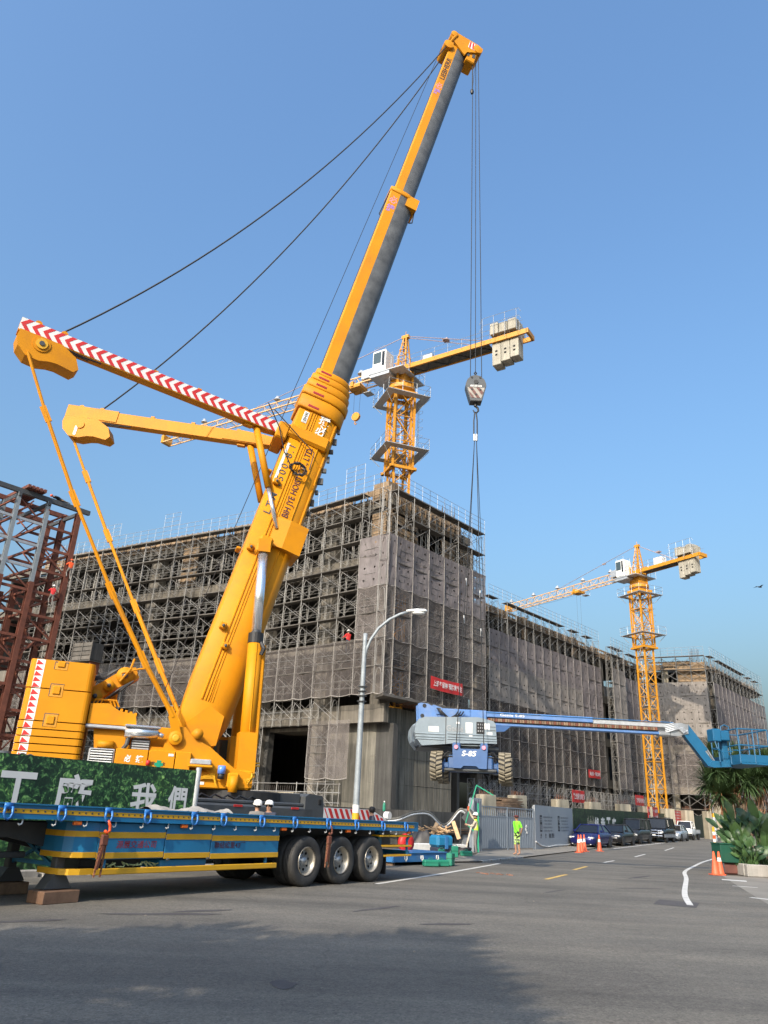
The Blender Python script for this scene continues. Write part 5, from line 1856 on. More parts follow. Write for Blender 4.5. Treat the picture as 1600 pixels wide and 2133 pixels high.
# ---------------------------------------------------------------- tower cranes
def lattice_section(w_, h, r, n_pan=2, ladder=False):
    b = MB()
    for sx in (-1, 1):
        for sy in (-1, 1):
            b.box((sx * w_ / 2, sy * w_ / 2, h / 2), (r * 2.6, r * 2.6, h))
    ph = h / n_pan
    for k in range(n_pan):
        z = k * ph
        for a, c in (((-1, -1), (1, -1)), ((1, -1), (1, 1)), ((1, 1), (-1, 1)), ((-1, 1), (-1, -1))):
            A = V((a[0] * w_ / 2, a[1] * w_ / 2, z))
            C = V((c[0] * w_ / 2, c[1] * w_ / 2, z))
            b.tube(A, C, r * 0.7, 5, cap=False)
            if k % 2 == 0:
                b.tube(A, C + V((0, 0, ph)), r * 0.75, 5, cap=False)
            else:
                b.tube(C, A + V((0, 0, ph)), r * 0.75, 5, cap=False)
    return b
def tower_crane(label, base, top_z, rot, jib_deg, jib_len, cj_len, z0, seed, jib_m='tower_yellow'):
    """rot: turn of the mast; jib_deg: world heading of jib; top_z: height of the jib's lower chord"""
    base = V(base)
    tc_ = thing('tower_crane', label, 'tower crane', (base.x, base.y, z0), 0)
    H = top_z - z0
    RM = Matrix.Rotation(ang(rot), 4, 'Z')
    w_ = 1.4
    sh = 3.0
    nsec = int((H - 2.2) / sh)
    me = lattice_section(w_, sh, 0.062, 2).mesh('mast_section', 'tower_yellow')
    for k in range(nsec + 1):
        o = put('mast_section', me, tc_, (0, 0, H - 2.2 - (nsec - k + 1) * sh + sh), ang(rot)) if k else put('mast_section', me, tc_, (0, 0, H - 2.2 - nsec * sh), ang(rot))
    lad = MB()
    for x in (-0.2, 0.2):
        lad.tube((x, 0.5, 0), (x, 0.5, H - 2), 0.025, 4)
    for i in range(int((H - 2) / 0.35)):
        lad.tube((-0.2, 0.5, i * 0.35), (0.2, 0.5, i * 0.35), 0.015, 4, cap=False)
    lad.build('ladder', 'galv', tc_, None, ang(rot))
    for i in range(int(H / 6)):
        MB().bx(-0.75, 0.3, -0.75, 0.75, i * 6 + 2.5, i * 6 + 2.55).build('rest_platform', 'galv', tc_, None, ang(rot))
    # climbing cage around the upper mast
    cz0, cz1 = H - 9.6, H - 2.6
    cage = lattice_section(1.8, cz1 - cz0, 0.065, 3)
    cage.build('climbing_cage', 'tower_yellow', tc_, (0, 0, cz0), ang(rot))
    b = MB()
    for sx in (-1, 1):
        b.box((sx * 1.0, 0, cz0 - 0.2), (0.2, 2.4, 0.22))
        b.box((0, sx * 1.0, cz0 - 0.2), (2.4, 0.2, 0.22))
        b.box((0, sx * 0.95, cz1 + 0.05), (2.2, 0.22, 0.3))
        b.box((sx * 0.95, 0, cz1 + 0.05), (0.22, 2.2, 0.3))
    b.build('cage_collar', 'tower_yellow', tc_, None, ang(rot))
    for z in (cz0 + 1.4, cz1 - 0.5):
        b = MB()
        for sx in (-1, 1):
            b.box((sx * 1.6, 0, z), (0.7, 3.9, 0.05))
            b.box((0, sx * 1.6, z), (2.5, 0.7, 0.05))
            for t in (-1, 1):
                b.tube((sx * 1.3, t * 1.2, z - 0.9), (sx * 2.05, t * 1.6, z), 0.03, 4)
        b.build('work_platform', 'galv', tc_, None, ang(rot))
        b = MB()
        for zz in (0.5, 1.0):
            for s in (-1, 1):
                b.tube((s * 1.93, -1.93, z + zz), (s * 1.93, 1.93, z + zz), 0.02, 4)
                b.tube((-1.93, s * 1.93, z + zz), (1.93, s * 1.93, z + zz), 0.02, 4)
        for s in (-1, 1):
            for t in (-1.93, -0.65, 0.65, 1.93):
                b.tube((s * 1.93, t, z), (s * 1.93, t, z + 1), 0.02, 4)
                b.tube((t, s * 1.93, z), (t, s * 1.93, z + 1), 0.02, 4)
        b.build('platform_railing', 'galv', tc_, None, ang(rot))
    b = MB()
    for x in (1.45, 1.55):
        b.tube((x, -0.4, cz0 + 1.4), (x, -0.4, cz1 - 0.5), 0.02, 4)
    for i in range(6):
        zz = cz0 + 1.8 + i * 0.8
        b.path([(1.5, -0.4, zz), (1.85, -0.55, zz), (1.95, -0.2, zz), (1.85, 0.15, zz), (1.5, 0, zz)], 0.015, 4)
    b.build('ladder_hoops', 'galv', tc_, None, ang(rot))
    # slewing unit
    J = Matrix.Translation((0, 0, H)) @ Matrix.Rotation(ang(jib_deg), 4, 'Z')
    def jb(name, m, fn, parent=None):
        q = MB()
        q.T = J
        fn(q)
        return q.build(name, m, parent or tc_)
    jb('slewing_ring', 'tower_yellow', lambda q: (q.lathe([(0.85, -2.3), (1.2, -2.1), (1.2, -1.75), (0.8, -1.6)], n=20), q.box((0, 0, -0.9), (1.5, 1.5, 1.5))))
    # tower head
    def head(q):
        ap = V((-0.2, 0, 3.6))
        for x in (-0.6, 0.5):
            for y in (-0.5, 0.5):
                q.beam((x, y, 0), ap + V((0.12 if x > 0 else -0.12, y * 0.2, 0)), 0.12, 0.12)
        for k in range(1, 5):
            t = k / 5
            for y in (-0.65, 0.65):
                yy = y * (1 - 0.8 * t)
                q.tube((-0.75 + 0.45 * t, yy, 3.6 * t), (0.7 - 0.78 * t, yy, 3.6 * t), 0.04, 5)
                t2 = t - 0.2
                q.tube((-0.75 + 0.45 * t2, y * (1 - 0.8 * t2), 3.6 * t2), (0.7 - 0.78 * t, yy, 3.6 * t), 0.035, 5)
        q.box((-0.2, 0, 3.6), (0.7, 0.34, 0.3))
        q.tube((-0.2, 0, 3.7), (-0.2, 0, 4.2), 0.03, 5)
    jb('tower_head', 'tower_yellow', head)
    # cab beside the head, towards the jib
    cabo = jb('cab', 'white', lambda q: q.rbox(0.75, 2.15, 0.25, 1.75, -0.55, 1.75, 0.12))
    jb('cab_window', 'glass_cab', lambda q: (q.rbox(2.1, 2.17, 0.4, 1.6, 0.55, 1.5, 0.03)), cabo)
    jb('cab_window', 'glass_dark', lambda q: (q.rbox(2.1, 2.165, 0.45, 1.55, -0.3, 0.4, 0.03)), cabo)
    jb('cab_window', 'glass_cab', lambda q: (q.rbox(1.2, 2.0, 1.72, 1.765, 0.35, 1.5, 0.03)), cabo)
    jb('cab_door', 'glass_dark', lambda q: (q.rbox(0.85, 1.12, 1.72, 1.765, 0.0, 1.5, 0.02)), cabo)
    jb('cab_window', 'glass_cab', lambda q: (q.rbox(1.0, 2.0, 0.235, 0.28, 0.35, 1.5, 0.03)), cabo)
    jb('cab_platform', 'galv', lambda q: (q.bx(-1.2, 2.3, -1.9, 1.95, -0.75, -0.66), q.bx(0.2, 2.2, 0.2, 1.9, -1.05, -0.76)))
    def crail(q):
        for z in (0.0, 0.45):
            q.path([(0.6, 1.95, z), (-1.2, 1.95, z), (-1.2, -1.9, z), (2.3, -1.9, z)], 0.022, 4)
        for x in (0.6, 0, -0.6, -1.2):
            q.tube((x, 1.95, -0.7), (x, 1.95, 0.45), 0.022, 4)
        for y in (-1.9, -0.9, 0, 0.9):
            q.tube((-1.2, y, -0.7), (-1.2, y, 0.45), 0.022, 4)
        for x in (-0.2, 0.8, 1.6, 2.3):
            q.tube((x, -1.9, -0.7), (x, -1.9, 0.45), 0.022, 4)
    jb('platform_railing', 'galv', crail)
    jb('roof_rail', 'galv', lambda q: (q.path([(0.85, 0.4, 1.75), (0.85, 0.4, 2.15), (2.0, 0.4, 2.15), (2.0, 0.4, 1.75)], 0.02, 4), q.path([(0.85, 1.6, 1.75), (0.85, 1.6, 2.15), (2.0, 1.6, 2.15), (2.0, 1.6, 1.75)], 0.02, 4)))
    jb('control_cabinet', 'galv', lambda q: q.rbox(2.5, 4.2, -0.4, 0.4, 0.2, 1.15, 0.04))
    # jib: triangular lattice
    jw, jh, pan = 1.1, 1.05, 1.6
    nj = int((jib_len - 1) / (pan * 3))
    sb = MB()
    L3 = pan * 3
    for y in (-jw / 2, jw / 2):
        sb.beam((0, y, 0), (L3, y, 0), 0.11, 0.11)
    sb.beam((0, 0, jh), (L3, 0, jh), 0.1, 0.1)
    for k in range(3):
        x = k * pan
        for y in (-jw / 2, jw / 2):
            sb.tube((x, y, 0), (x + pan / 2, 0, jh), 0.032, 4, cap=False)
            sb.tube((x + pan / 2, 0, jh), (x + pan, y, 0), 0.032, 4, cap=False)
        sb.tube((x, -jw / 2, 0), (x, jw / 2, 0), 0.03, 4, cap=False)
        sb.tube((x, -jw / 2, 0), (x + pan, jw / 2, 0), 0.025, 4, cap=False)
    sme = sb.mesh('jib_section', 'jib_paint')
    for k in range(nj):
        put('jib_section', sme, tc_, mw=J @ Matrix.Translation((1.0 + k * L3, 0, -0.2)))
    jl = 1.0 + nj * L3
    jb('jib_end', 'tower_yellow', lambda q: (q.box((jl + 0.2, 0, 0.2), (0.4, 1.2, 0.9)),))
    for k in range(int(jl / 5)):
        lf = jb('floodlight', 'galv', lambda q: q.lathe([(0.05, 0.55), (0.12, 0.5), (0.32, 0.15), (0.34, 0.1)], (4.5 + k * 5.0, 0, 1.0), 'z', 12))
    jb('jib_tie', 'tie_steel', lambda q: (q.tube((-0.1, 0.1, 3.6), (jl * 0.58, 0.05, 0.9), 0.035, 5), q.box((jl * 0.22, 0, 3.6 - 2.7 * 0.385), (0.5, 0.16, 0.2))))
    # trolley and hook
    tx = jl * (0.16 if seed == 1 else 0.42)
    tr = jb('trolley', 'tower_yellow', lambda q: (q.box((tx, 0, -0.42), (1.3, 1.3, 0.3)), q.box((tx + 0.2, 0, -0.2), (0.3, 1.5, 0.5))))
    jb('trolley_basket', 'galv', lambda q: (q.box((tx - 0.9, -0.5, -0.9), (0.8, 0.8, 0.06)), q.path([(tx - 1.3, -0.9, -0.9), (tx - 1.3, -0.9, -0.3), (tx - 0.5, -0.9, -0.3), (tx - 0.5, -0.9, -0.9)], 0.025, 4), q.path([(tx - 1.3, -0.1, -0.9), (tx - 1.3, -0.1, -0.3), (tx - 0.5, -0.1, -0.3), (tx - 0.5, -0.1, -0.9)], 0.025, 4)), tr)
    hd_ = 3.0 if seed == 1 else 15.0
    jb('trolley_rope', 'black', lambda q: (q.tube((tx - 0.35, 0, -0.5), (tx - 0.3, 0, -hd_), 0.015, 4), q.tube((tx + 0.35, 0, -0.5), (tx + 0.3, 0, -hd_), 0.015, 4)), tr)
    jb('trolley_hook', 'tower_yellow', lambda q: (q.lathe([(0.1, -0.12), (0.42, -0.12), (0.42, 0.12), (0.1, 0.12)], (tx, 0, -hd_ - 0.3), 'y', 10), q.path([(tx, 0, -hd_ - 0.7), (tx + 0.12, 0, -hd_ - 0.95), (tx, 0, -hd_ - 1.1), (tx - 0.12, 0, -hd_ - 1.0)], 0.05, 6)), tr)
    jb('hoist_rope', 'black', lambda q: q.path([(jl, 0, -0.35), (jl * 0.6, 0, -0.7), (tx, 0, -0.6)], 0.014, 4))
    # counter jib
    def cj(q):
        for y in (-0.62, 0.62):
            q.beam((0.2, y, -0.05), (-cj_len, y, -0.05), 0.16, 0.42)
        q.beam((-cj_len, -0.7, -0.05), (-cj_len, 0.7, -0.05), 0.2, 0.42)
    jb('counter_jib', 'tower_yellow', cj)
    jb('counter_deck', 'plank_grey', lambda q: (q.bx(-cj_len + 3.4, -0.9, -0.52, 0.52, -0.2, -0.16),))
    def cbr(q):
        k = int((cj_len - 3.5) / 1.1)
        for i in range(k):
            x = -1 - i * 1.1
            q.beam((x, -0.55 if i % 2 else 0.55, -0.24), (x - 1.1, 0.55 if i % 2 else -0.55, -0.24), 0.07, 0.07)
    jb('deck_bracing', 'dark_grey', cbr)
    def crl(q):
        for y in (-0.75, 0.75):
            for z in (0.55, 1.0):
                q.tube((-0.8, y, z), (-cj_len + 0.3, y, z), 0.02, 4)
            for i in range(int(cj_len / 1.3)):
                q.tube((-1 - i * 1.3, y, 0), (-1 - i * 1.3, y, 1.0), 0.02, 4)
        for z in (0.55, 1.0):
            pass
    jb('counter_railing', 'galv', crl)
    def crt(q):
        for z in (1.3, 2.0):
            q.path([(-cj_len + 4.0, 1.15, z - 0.5), (-cj_len + 3.6, 1.15, z), (-cj_len + 0.5, 1.15, z), (-cj_len + 0.3, 1.15, z - 0.4)], 0.022, 4)
        for i in range(4):
            q.tube((-cj_len + 0.7 + i, 1.15, 0.0), (-cj_len + 0.7 + i, 1.15, 2.0), 0.022, 4)
    jb('ballast_railing', 'galv', crt)
    jb('counter_tie', 'tie_steel', lambda q: (q.tube((-0.3, 0.12, 3.6), (-cj_len + 3.6, 0.5, 0.2), 0.035, 5), q.tube((-0.3, -0.12, 3.6), (-cj_len + 3.6, -0.5, 0.2), 0.035, 5), q.box((-cj_len * 0.36, 0, 3.6 - 3.4 * 0.49), (0.5, 0.5, 0.14))))
    for i, (h0, h1) in enumerate(((-2.35, 1.5), (-2.15, 1.35), (-2.0, 1.45))):
        x = -cj_len + 2.75 - i * 0.78
        blk = jb('counterweight_block', 'counter_concrete', lambda q: q.rbox(x - 0.37, x + 0.37, -0.5 if h0 < 0 else -1, 0.5, h0, h1, 0.03))
        jb('block_ears', 'counter_concrete', lambda q: q.rbox(x - 0.36, x + 0.36, -0.95, 0.95, 0.35, h1 - 0.08, 0.03), blk)
        for zz in (-1.4, -1.05):
            jb('lifting_hole', 'black_gap', lambda q: q.box((x, 0.5, zz), (0.2, 0.02, 0.16)), blk)
    if seed == 1:
        jb('winch', 'galv', lambda q: q.rbox(-3.2, -2.2, -0.4, 0.4, 0.15, 0.8, 0.05))
    else:
        jb('winch_housing', 'white', lambda q: q.rbox(-4.2, -2.9, -0.4, 0.5, 0.15, 1.1, 0.05))
    return tc_
mat('jib_paint', (0.60, 0.37, 0.17), 0.55, 0, 0.2, 2, dirt=0.35, dcol=(0.35, 0.2, 0.1))
mat('tie_steel', (0.36, 0.27, 0.25), 0.5, 0.3, 0.1, 2)
tower_crane('yellow tower crane rising out of the corner building, behind the boom', (1.05, 57.2, 0), 38.0, 20, 147.0, 31.5, 12.0, 3.0, 1)
tower_crane('yellow tower crane far right, standing on the ground beside the far block', (33.1, 92.0, 0), 31.7, 24, 121.0, 25.5, 9.6, gz(92) - 0.1, 2)
# ---------------------------------------------------------------- hanging boom lift
LZ = 2.68
lf = thing('boom_lift', 'blue and grey boom lift hanging in the air from the crane slings', 'boom lift', (3.62, 28.2, LZ), 0)
CH = Matrix.Rotation(ang(-11), 4, 'Z')
def lb(name, x0, x1, y0, y1, z0, z1, m='lift_blue', parent=None, ch=0.03, T=None):
    b = MB()
    b.T = T
    b.rbox(x0, x1, y0, y1, z0, z1, ch)
    return b.build(name, m, parent or lf)
def lp(name, poly, y0, y1, m='lift_blue', parent=None, T=None, plane='xz'):
    b = MB()
    b.T = T
    b.prism(poly, y0, y1, plane)
    return b.build(name, m, parent or lf)
ch_ = lb('chassis', -0.75, 0.75, -1.35, 1.35, 0.42, 0.8, 'lift_blue', None, 0.06, CH)
# front plate with lettering and lifting lugs
lp('front_plate', [(-0.56, 0.42), (-0.6, 1.2), (-0.42, 1.22), (-0.32, 1.05), (0.32, 1.05), (0.42, 1.22), (0.6, 1.2), (0.56, 0.42), (0.3, 0.42), (0.22, 0.5), (-0.22, 0.5), (-0.3, 0.42)], -1.62, -1.5, 'lift_blue', None, CH)
lb('front_box', -0.55, 0.55, -1.5, -1.2, 0.4, 1.0, 'lift_blue', None, 0.04, CH)
text('S-85', 1, 'white', lf, CH.to_3x3() @ V((1, 0, 0)), (0, 0, 1), CH @ V((-0.03, -1.628, 0.9)), bold=0.03, width=0.5, height=0.18, shear=0.2)
for sx in (-1, 1):
    b = MB()
    b.T = CH
    b.lathe([(0.035, -1.68), (0.065, -1.68), (0.065, -1.6), (0.035, -1.6)], (sx * 0.47, 0, 1.1), 'y', 14)
    b.build('lifting_lug', 'text_pink', lf)
    lb('lug_plate', sx * 0.47 - 0.13, sx * 0.47 + 0.13, -1.6, -1.3, 0.75, 1.25, 'lift_blue', None, 0.03, CH)
lb('axle', -0.98, 0.98, -1.32, -1.0, 0.42, 0.62, 'lift_blue', None, 0.04, CH)
lb('axle', -0.98, 0.98, 1.0, 1.32, 0.42, 0.62, 'lift_blue', None, 0.04, CH)
lb('axle_skid', -0.9, 0.9, -1.5, -1.2, 0.33, 0.42, 'dark_grey', None, 0.03, CH)
for sx in (-1, 1):
    lb('axle_bracket', sx * 0.62 - 0.14, sx * 0.62 + 0.14, -1.5, -1.0, 0.4, 0.85, 'lift_blue', None, 0.04, CH)
    b = MB()
    b.T = CH
    b.path([(sx * 0.6, -1.5, 0.9), (sx * 0.75, -1.55, 0.95), (sx * 0.9, -1.5, 0.8), (sx * 0.98, -1.3, 0.6)], 0.03, 6)
    b.path([(sx * 0.55, -1.5, 0.8), (sx * 0.8, -1.5, 0.8), (sx * 0.95, -1.4, 0.7)], 0.025, 6)
    b.build('brake_hose', 'black', lf)
    lb('knuckle', sx * 0.98 - 0.1, sx * 0.98 + 0.1, -1.35, -0.95, 0.3, 0.8, 'lift_blue', None, 0.05, CH)
# wheels with chevron lugs
def lug_wheel(name, x, y, out):
    b = MB()
    b.cs = True
    r, w_ = 0.5, 0.42
    b.lathe([(0.26, -w_ / 2 + 0.02), (r - 0.1, -w_ / 2), (r - 0.05, -w_ / 2 + 0.05), (r - 0.05, w_ / 2 - 0.05), (r - 0.1, w_ / 2), (0.26, w_ / 2 - 0.02)], (0, 0, 0), 'x', 28)
    w0 = b.build(name, 'rubber', lf, mw=Matrix.Translation(CH @ V((x, y, 0.5))) @ CH)
    k = 18
    for i in range(k):
        for s in (-1, 1):
            t = 2 * math.pi * (i + (0.5 if s > 0 else 0)) / k
            q = MB()
            q.T = Matrix.Rotation(t, 4, 'X')
            q.add([(s * 0.01, 0.0, r - 0.06), (s * 0.01, 0.1, r - 0.06), (s * 0.21, 0.16, r - 0.09), (s * 0.21, 0.06, r - 0.09),
                   (s * 0.01, 0.0, r), (s * 0.01, 0.08, r), (s * 0.205, 0.145, r - 0.02), (s * 0.205, 0.065, r - 0.02)],
                  [(0, 1, 2, 3), (7, 6, 5, 4), (0, 4, 5, 1), (1, 5, 6, 2), (2, 6, 7, 3), (3, 7, 4, 0)])
            q.build('tread_lug', 'mud_tyre', w0)
    MB().lathe([(0.03, out * 0.1), (0.12, out * 0.16), (0.2, out * 0.1), (0.26, out * 0.2)], (0, 0, 0), 'x', 20, False).build('rim', 'lift_blue', w0)
    MB().lathe([(0.02, -out * 0.1), (0.2, -out * 0.1), (0.26, -out * 0.19)], (0, 0, 0), 'x', 20, False).build('hub', 'dark_grey', w0)
for sx in (-1, 1):
    for y in (-1.15, 1.2):
        lug_wheel('wheel', sx * 1.16, y, sx)
b = MB()
b.lathe([(0.5, 0.8), (0.62, 0.85), (0.62, 1.05), (0.5, 1.1)], n=24)
b.build('turntable_ring', 'dark_grey', lf)
TU = Matrix.Rotation(ang(3), 4, 'Z')
# turntable base and grey hood (counterweight side on the left)
lb('turntable_base', -2.0, 0.75, -0.95, 0.95, 1.08, 1.2, 'dark_grey', None, 0.03, TU)
def hood(y0, y1, name):
    out = [(-2.2, 1.35), (-2.26, 1.55), (-2.24, 1.8), (-2.12, 2.0), (-1.9, 2.08), (-0.05, 2.16), (0.12, 2.14), (0.5, 2.05), (0.58, 1.95), (0.62, 1.3), (-0.9, 1.24), (-1.2, 1.2), (-2.0, 1.12)]
    b = MB()
    b.T = TU
    b.prism(out, y0, y1)
    return b.build(name, 'hood_grey', lf)
hn = hood(-1.2, -0.55, 'hood')
hood(0.55, 1.2, 'hood')
lb('hood_tail', -2.24, -1.2, -0.55, 0.55, 1.2, 1.95, 'hood_grey', None, 0.1, TU)
for z, h in ((1.5, 0.04), (1.4, 0.035), (1.32, 0.03)):
    lb('hood_ridge', -2.25, -1.22, -1.225, -1.19, z, z + h, 'hood_grey', hn, 0.01, TU)
    lb('hood_ridge', -1.12, 0.6, -1.225, -1.19, z + 0.04, z + 0.04 + h, 'hood_grey', hn, 0.01, TU)
lb('hood_seam', -1.19, -1.16, -1.206, -1.19, 1.2, 2.1, 'dark_grey', hn, 0.001, TU)
for x, z, w_, h, m in ((-0.75, 1.93, 0.12, 0.07, 'white'), (-0.36, 1.78, 0.24, 0.36, 'white_dirty'), (0.26, 1.86, 0.22, 0.2, 'white'), (0.36, 1.62, 0.2, 0.1, 'white_dirty'), (-1.6, 1.68, 0.36, 0.18, 'white_dirty'), (-0.3, 1.52, 0.12, 0.06, 'white')):
    lb('decal', x - w_ / 2, x + w_ / 2, -1.208, -1.2, z - h / 2, z + h / 2, m, hn, 0.001, TU)
pn = lb('control_panel', -0.1, 0.18, -1.215, -1.19, 1.6, 2.0, 'black', hn, 0.005, TU)
for i in range(3):
    for j in range(3):
        lb('switch', -0.06 + j * 0.08, -0.02 + j * 0.08, -1.24, -1.215, 1.66 + i * 0.11, 1.72 + i * 0.11, 'steel', pn, 0.005, TU)
for z in (1.72, 1.84):
    lb('hood_groove', 0.38, 0.58, -1.206, -1.198, z, z + 0.02, 'dark_grey', hn, 0.001, TU)
text('Genie', 1, 'steel', lf, TU.to_3x3() @ V((1, 0, 0)), (0, 0, 1), TU @ V((-0.86, -1.206, 1.74)), bold=0.015, width=0.6, height=0.2)
# boom
BM = TU
lp('boom_tail', [(-2.05, 2.0), (-2.08, 2.62), (-1.98, 2.66), (-1.72, 2.64), (-1.5, 2.52), (-1.3, 2.0)], -0.42, -0.3, 'boom_blue', None, BM)
lp('boom_tail', [(-2.05, 2.0), (-2.08, 2.62), (-1.98, 2.66), (-1.72, 2.64), (-1.5, 2.52), (-1.3, 2.0)], 0.2, 0.32, 'boom_blue', None, BM)
for x, z in ((-1.85, 2.56), (-1.92, 2.2)):
    b = MB()
    b.T = BM
    b.lathe([(0.01, -0.44), (0.07, -0.44), (0.07, -0.42)], (x, 0, z), 'y', 12)
    b.build('pivot_pin', 'black', lf)
lb('boom_outer', -1.7, 0.45, -0.3, 0.2, 2.12, 2.52, 'boom_blue', None, 0.03, BM)
lp('boom_wedge', [(-1.75, 2.5), (-1.5, 2.62), (-1.2, 2.53), (-1.2, 2.3), (-1.75, 2.3)], -0.34, -0.3, 'boom_blue', None, BM)
lb('boom_middle', 0.4, 4.4, -0.25, 0.15, 2.3, 2.5, 'boom_blue', None, 0.02, BM)
lb('boom_inner', 4.4, 7.6, -0.22, 0.12, 2.27, 2.44, 'galv', None, 0.02, BM)
lb('boom_top_edge', 0.42, 7.4, -0.28, -0.2, 2.455, 2.475, 'blue_light', None, 0.005, BM)
lb('lower_beam', 0.35, 6.9, -0.2, 0.1, 2.02, 2.12, 'boom_blue', None, 0.02, BM)
lb('lower_beam_end', 6.85, 7.3, -0.22, 0.12, 1.98, 2.16, 'steel', None, 0.04, BM)
rr = random.Random(9)
tk = MB()
for i in range(70):
    x = 0.5 + i * 0.09
    o = lb('cable_track_link', x, x + 0.075, -0.27, -0.2, 2.15, 2.26, 'old_wood' if i % 3 else 'rust', None, 0.008, BM)
lb('boom_web', 0.4, 7.3, -0.18, 0.1, 2.1, 2.3, 'dark_grey', None, 0.01, BM)
lp('lift_cylinder_plate', [(0.55, 2.02), (1.35, 2.02), (1.1, 1.82), (0.6, 1.78)], -0.25, -0.1, 'lift_blue', None, BM)
b = MB()
b.T = BM
for k in range(3):
    b.path([(-1.4 + 0.05 * k, -0.45, 2.5), (-1.25, -0.5, 2.3 + 0.05 * k), (-0.95, -0.5, 2.15), (-0.7 + 0.1 * k, -0.45, 2.3), (-0.62 + 0.1 * k, -0.4, 2.42)], 0.025, 6)
b.build('boom_hose', 'black', lf)
text('Genie S-85', 1, 'white', lf, BM.to_3x3() @ V((1, 0, 0)), (0, 0, 1), BM @ V((1.4, -0.256, 2.4)), bold=0.01, width=0.9, height=0.09)
b = MB()
b.T = BM
for k in range(5):
    b.path([(7.1, -0.2, 2.1 + 0.06 * k), (7.4, -0.28, 2.2 + 0.06 * k), (7.75, -0.25, 2.3 - 0.05 * k), (7.95, -0.2, 2.1 + 0.03 * k)], 0.028, 6)
b.build('jib_hose', 'galv', lf)
lp('jib_knuckle', [(7.3, 2.0), (7.3, 2.42), (7.7, 2.48), (8.0, 2.42), (7.95, 2.1), (7.6, 2.0)], -0.2, 0.1, 'steel', None, BM)
# jib going down to the basket
J0, J1 = V((7.75, -0.05, 2.35)), V((8.72, -0.05, 1.06))
b = MB()
b.T = BM
b.beam(J0, J1, 0.26, 0.24, (0, 1, 0))
jib = b.build('jib', 'basket_blue', lf)
d = (J1 - J0).normalized()
nrm = V((d.z, 0, -d.x)) * -1
b = MB()
b.T = BM
b.beam(J0 + nrm * 0.2 + d * 0.1, J1 + nrm * 0.2 - d * 0.45, 0.18, 0.1, (0, 1, 0))
b.build('jib_upper_bar', 'basket_blue', jib)
b = MB()
b.T = BM
b.tube(J1 + nrm * 0.2 - d * 0.5, J1 + nrm * 0.15, 0.05, 8)
b.path([J1 + nrm * 0.3 - d * 0.5, J1 + V((0.15, -0.1, 0.1)), J1 + V((0.45, -0.12, 0.02)), J1 + V((0.68, -0.1, 0.25)), J1 + V((0.7, -0.1, 0.6))], 0.03, 6)
b.build('jib_ram', 'steel', jib)
lp('rotator', [(8.6, 1.0), (8.75, 1.2), (9.3, 1.18), (9.42, 1.3), (9.5, 1.02), (8.8, 0.96)], -0.22, 0.12, 'basket_blue', None, BM)
lb('basket_mast', 9.18, 9.42, -0.2, 0.1, 1.1, 1.95, 'basket_blue', None, 0.03, BM)
# basket (platform): deeper than wide, seen end-on
bk = lb('basket_floor', 9.4, 10.5, -1.0, 1.0, 1.06, 1.14, 'basket_blue', None, 0.02, BM)
for y in (-1.0, 0.98):
    lb('toe_board', 9.4, 10.5, y, y + 0.02, 1.14, 1.4, 'basket_blue', bk, 0.004, BM)
for x in (9.4, 10.48):
    lb('toe_board', x, x + 0.02, -0.98, 0.98, 1.14, 1.4, 'basket_blue', bk, 0.004, BM)
def rails(q):
    q.T = BM
    for z in (1.72, 2.28):
        q.path([(9.4, -1, z), (10.5, -1, z), (10.5, 1, z), (9.4, 1, z), (9.4, -1, z)], 0.026, 6)
rb_ = MB()
rails(rb_)
rb_.build('guard_rail', 'basket_blue', bk)
for x, y in ((9.4, -1), (9.95, -1), (10.5, -1), (10.5, -0.35), (10.5, 0.35), (10.5, 1), (9.95, 1), (9.4, 1), (9.4, -0.35), (9.4, 0.35)):
    b = MB()
    b.T = BM
    b.tube((x, y, 1.1), (x, y, 2.28), 0.024, 6)
    b.build('rail_post', 'basket_blue', bk)
lb('control_box', 9.05, 9.4, -0.45, -0.1, 1.9, 2.25, 'basket_blue', bk, 0.03, BM)
lb('control_box', 8.75, 9.05, -0.5, 0.0, 1.85, 2.3, 'basket_blue', bk, 0.03, BM)
b = MB()
b.T = BM
b.path([(9.1, -0.4, 2.25), (9.12, -0.4, 2.4), (9.25, -0.4, 2.46), (9.4, -0.4, 2.4), (9.42, -0.4, 2.25)], 0.02, 6)
b.path([(8.8, -0.45, 1.9), (8.85, -0.5, 1.6), (9.0, -0.5, 1.5), (9.4, -0.5, 1.52)], 0.02, 6)
b.path([(8.95, -0.4, 1.15), (8.95, -0.4, 1.85)], 0.025, 6)
b.build('control_guard', 'basket_blue', bk)
# slings: from the hook to the chassis lugs
sl_ = thing('lifting_slings', 'black wire slings between the hook block and the boom lift', 'slings', (3.66, 27.75, 17.45))
og = V((3.66, 27.75, 17.45))
for i, dx in enumerate((-0.07, 0.07)):
    MB().path([(dx * 0.4, 0, 0), (dx, 0, -0.4), (dx, 0, -1.2)], 0.03, 6).build('sling_eye', 'black', sl_)
    MB().tube((dx * 0.7, 0, -1.05), (dx * 0.6, 0, -1.35), 0.05, 8).build('ferrule', 'galv', sl_)
pts = []
for i, (x, y) in enumerate(((-0.47, -1.64), (0.47, -1.64), (-0.6, 1.3), (0.6, 1.3))):
    e = V((3.62, 28.2, LZ)) + CH @ V((x, y, 1.1 if i < 2 else 0.85)) - og
    k = V((0.04 * (1 if x > 0 else -1), 0, -1.3))
    m1 = k.lerp(e, 0.52)
    MB().path([k, m1 + V((0.0, 0, 0)), e], 0.016 if i < 2 else 0.013, 5).build('sling_leg', 'black', sl_)
    if i < 2:
        for t in (0.5, 0.62):
            q = k.lerp(e, t + 0.04 * i)
            MB().tube(q, q + V((0, 0, -0.28)), 0.024, 8).build('shackle', 'steel', sl_)
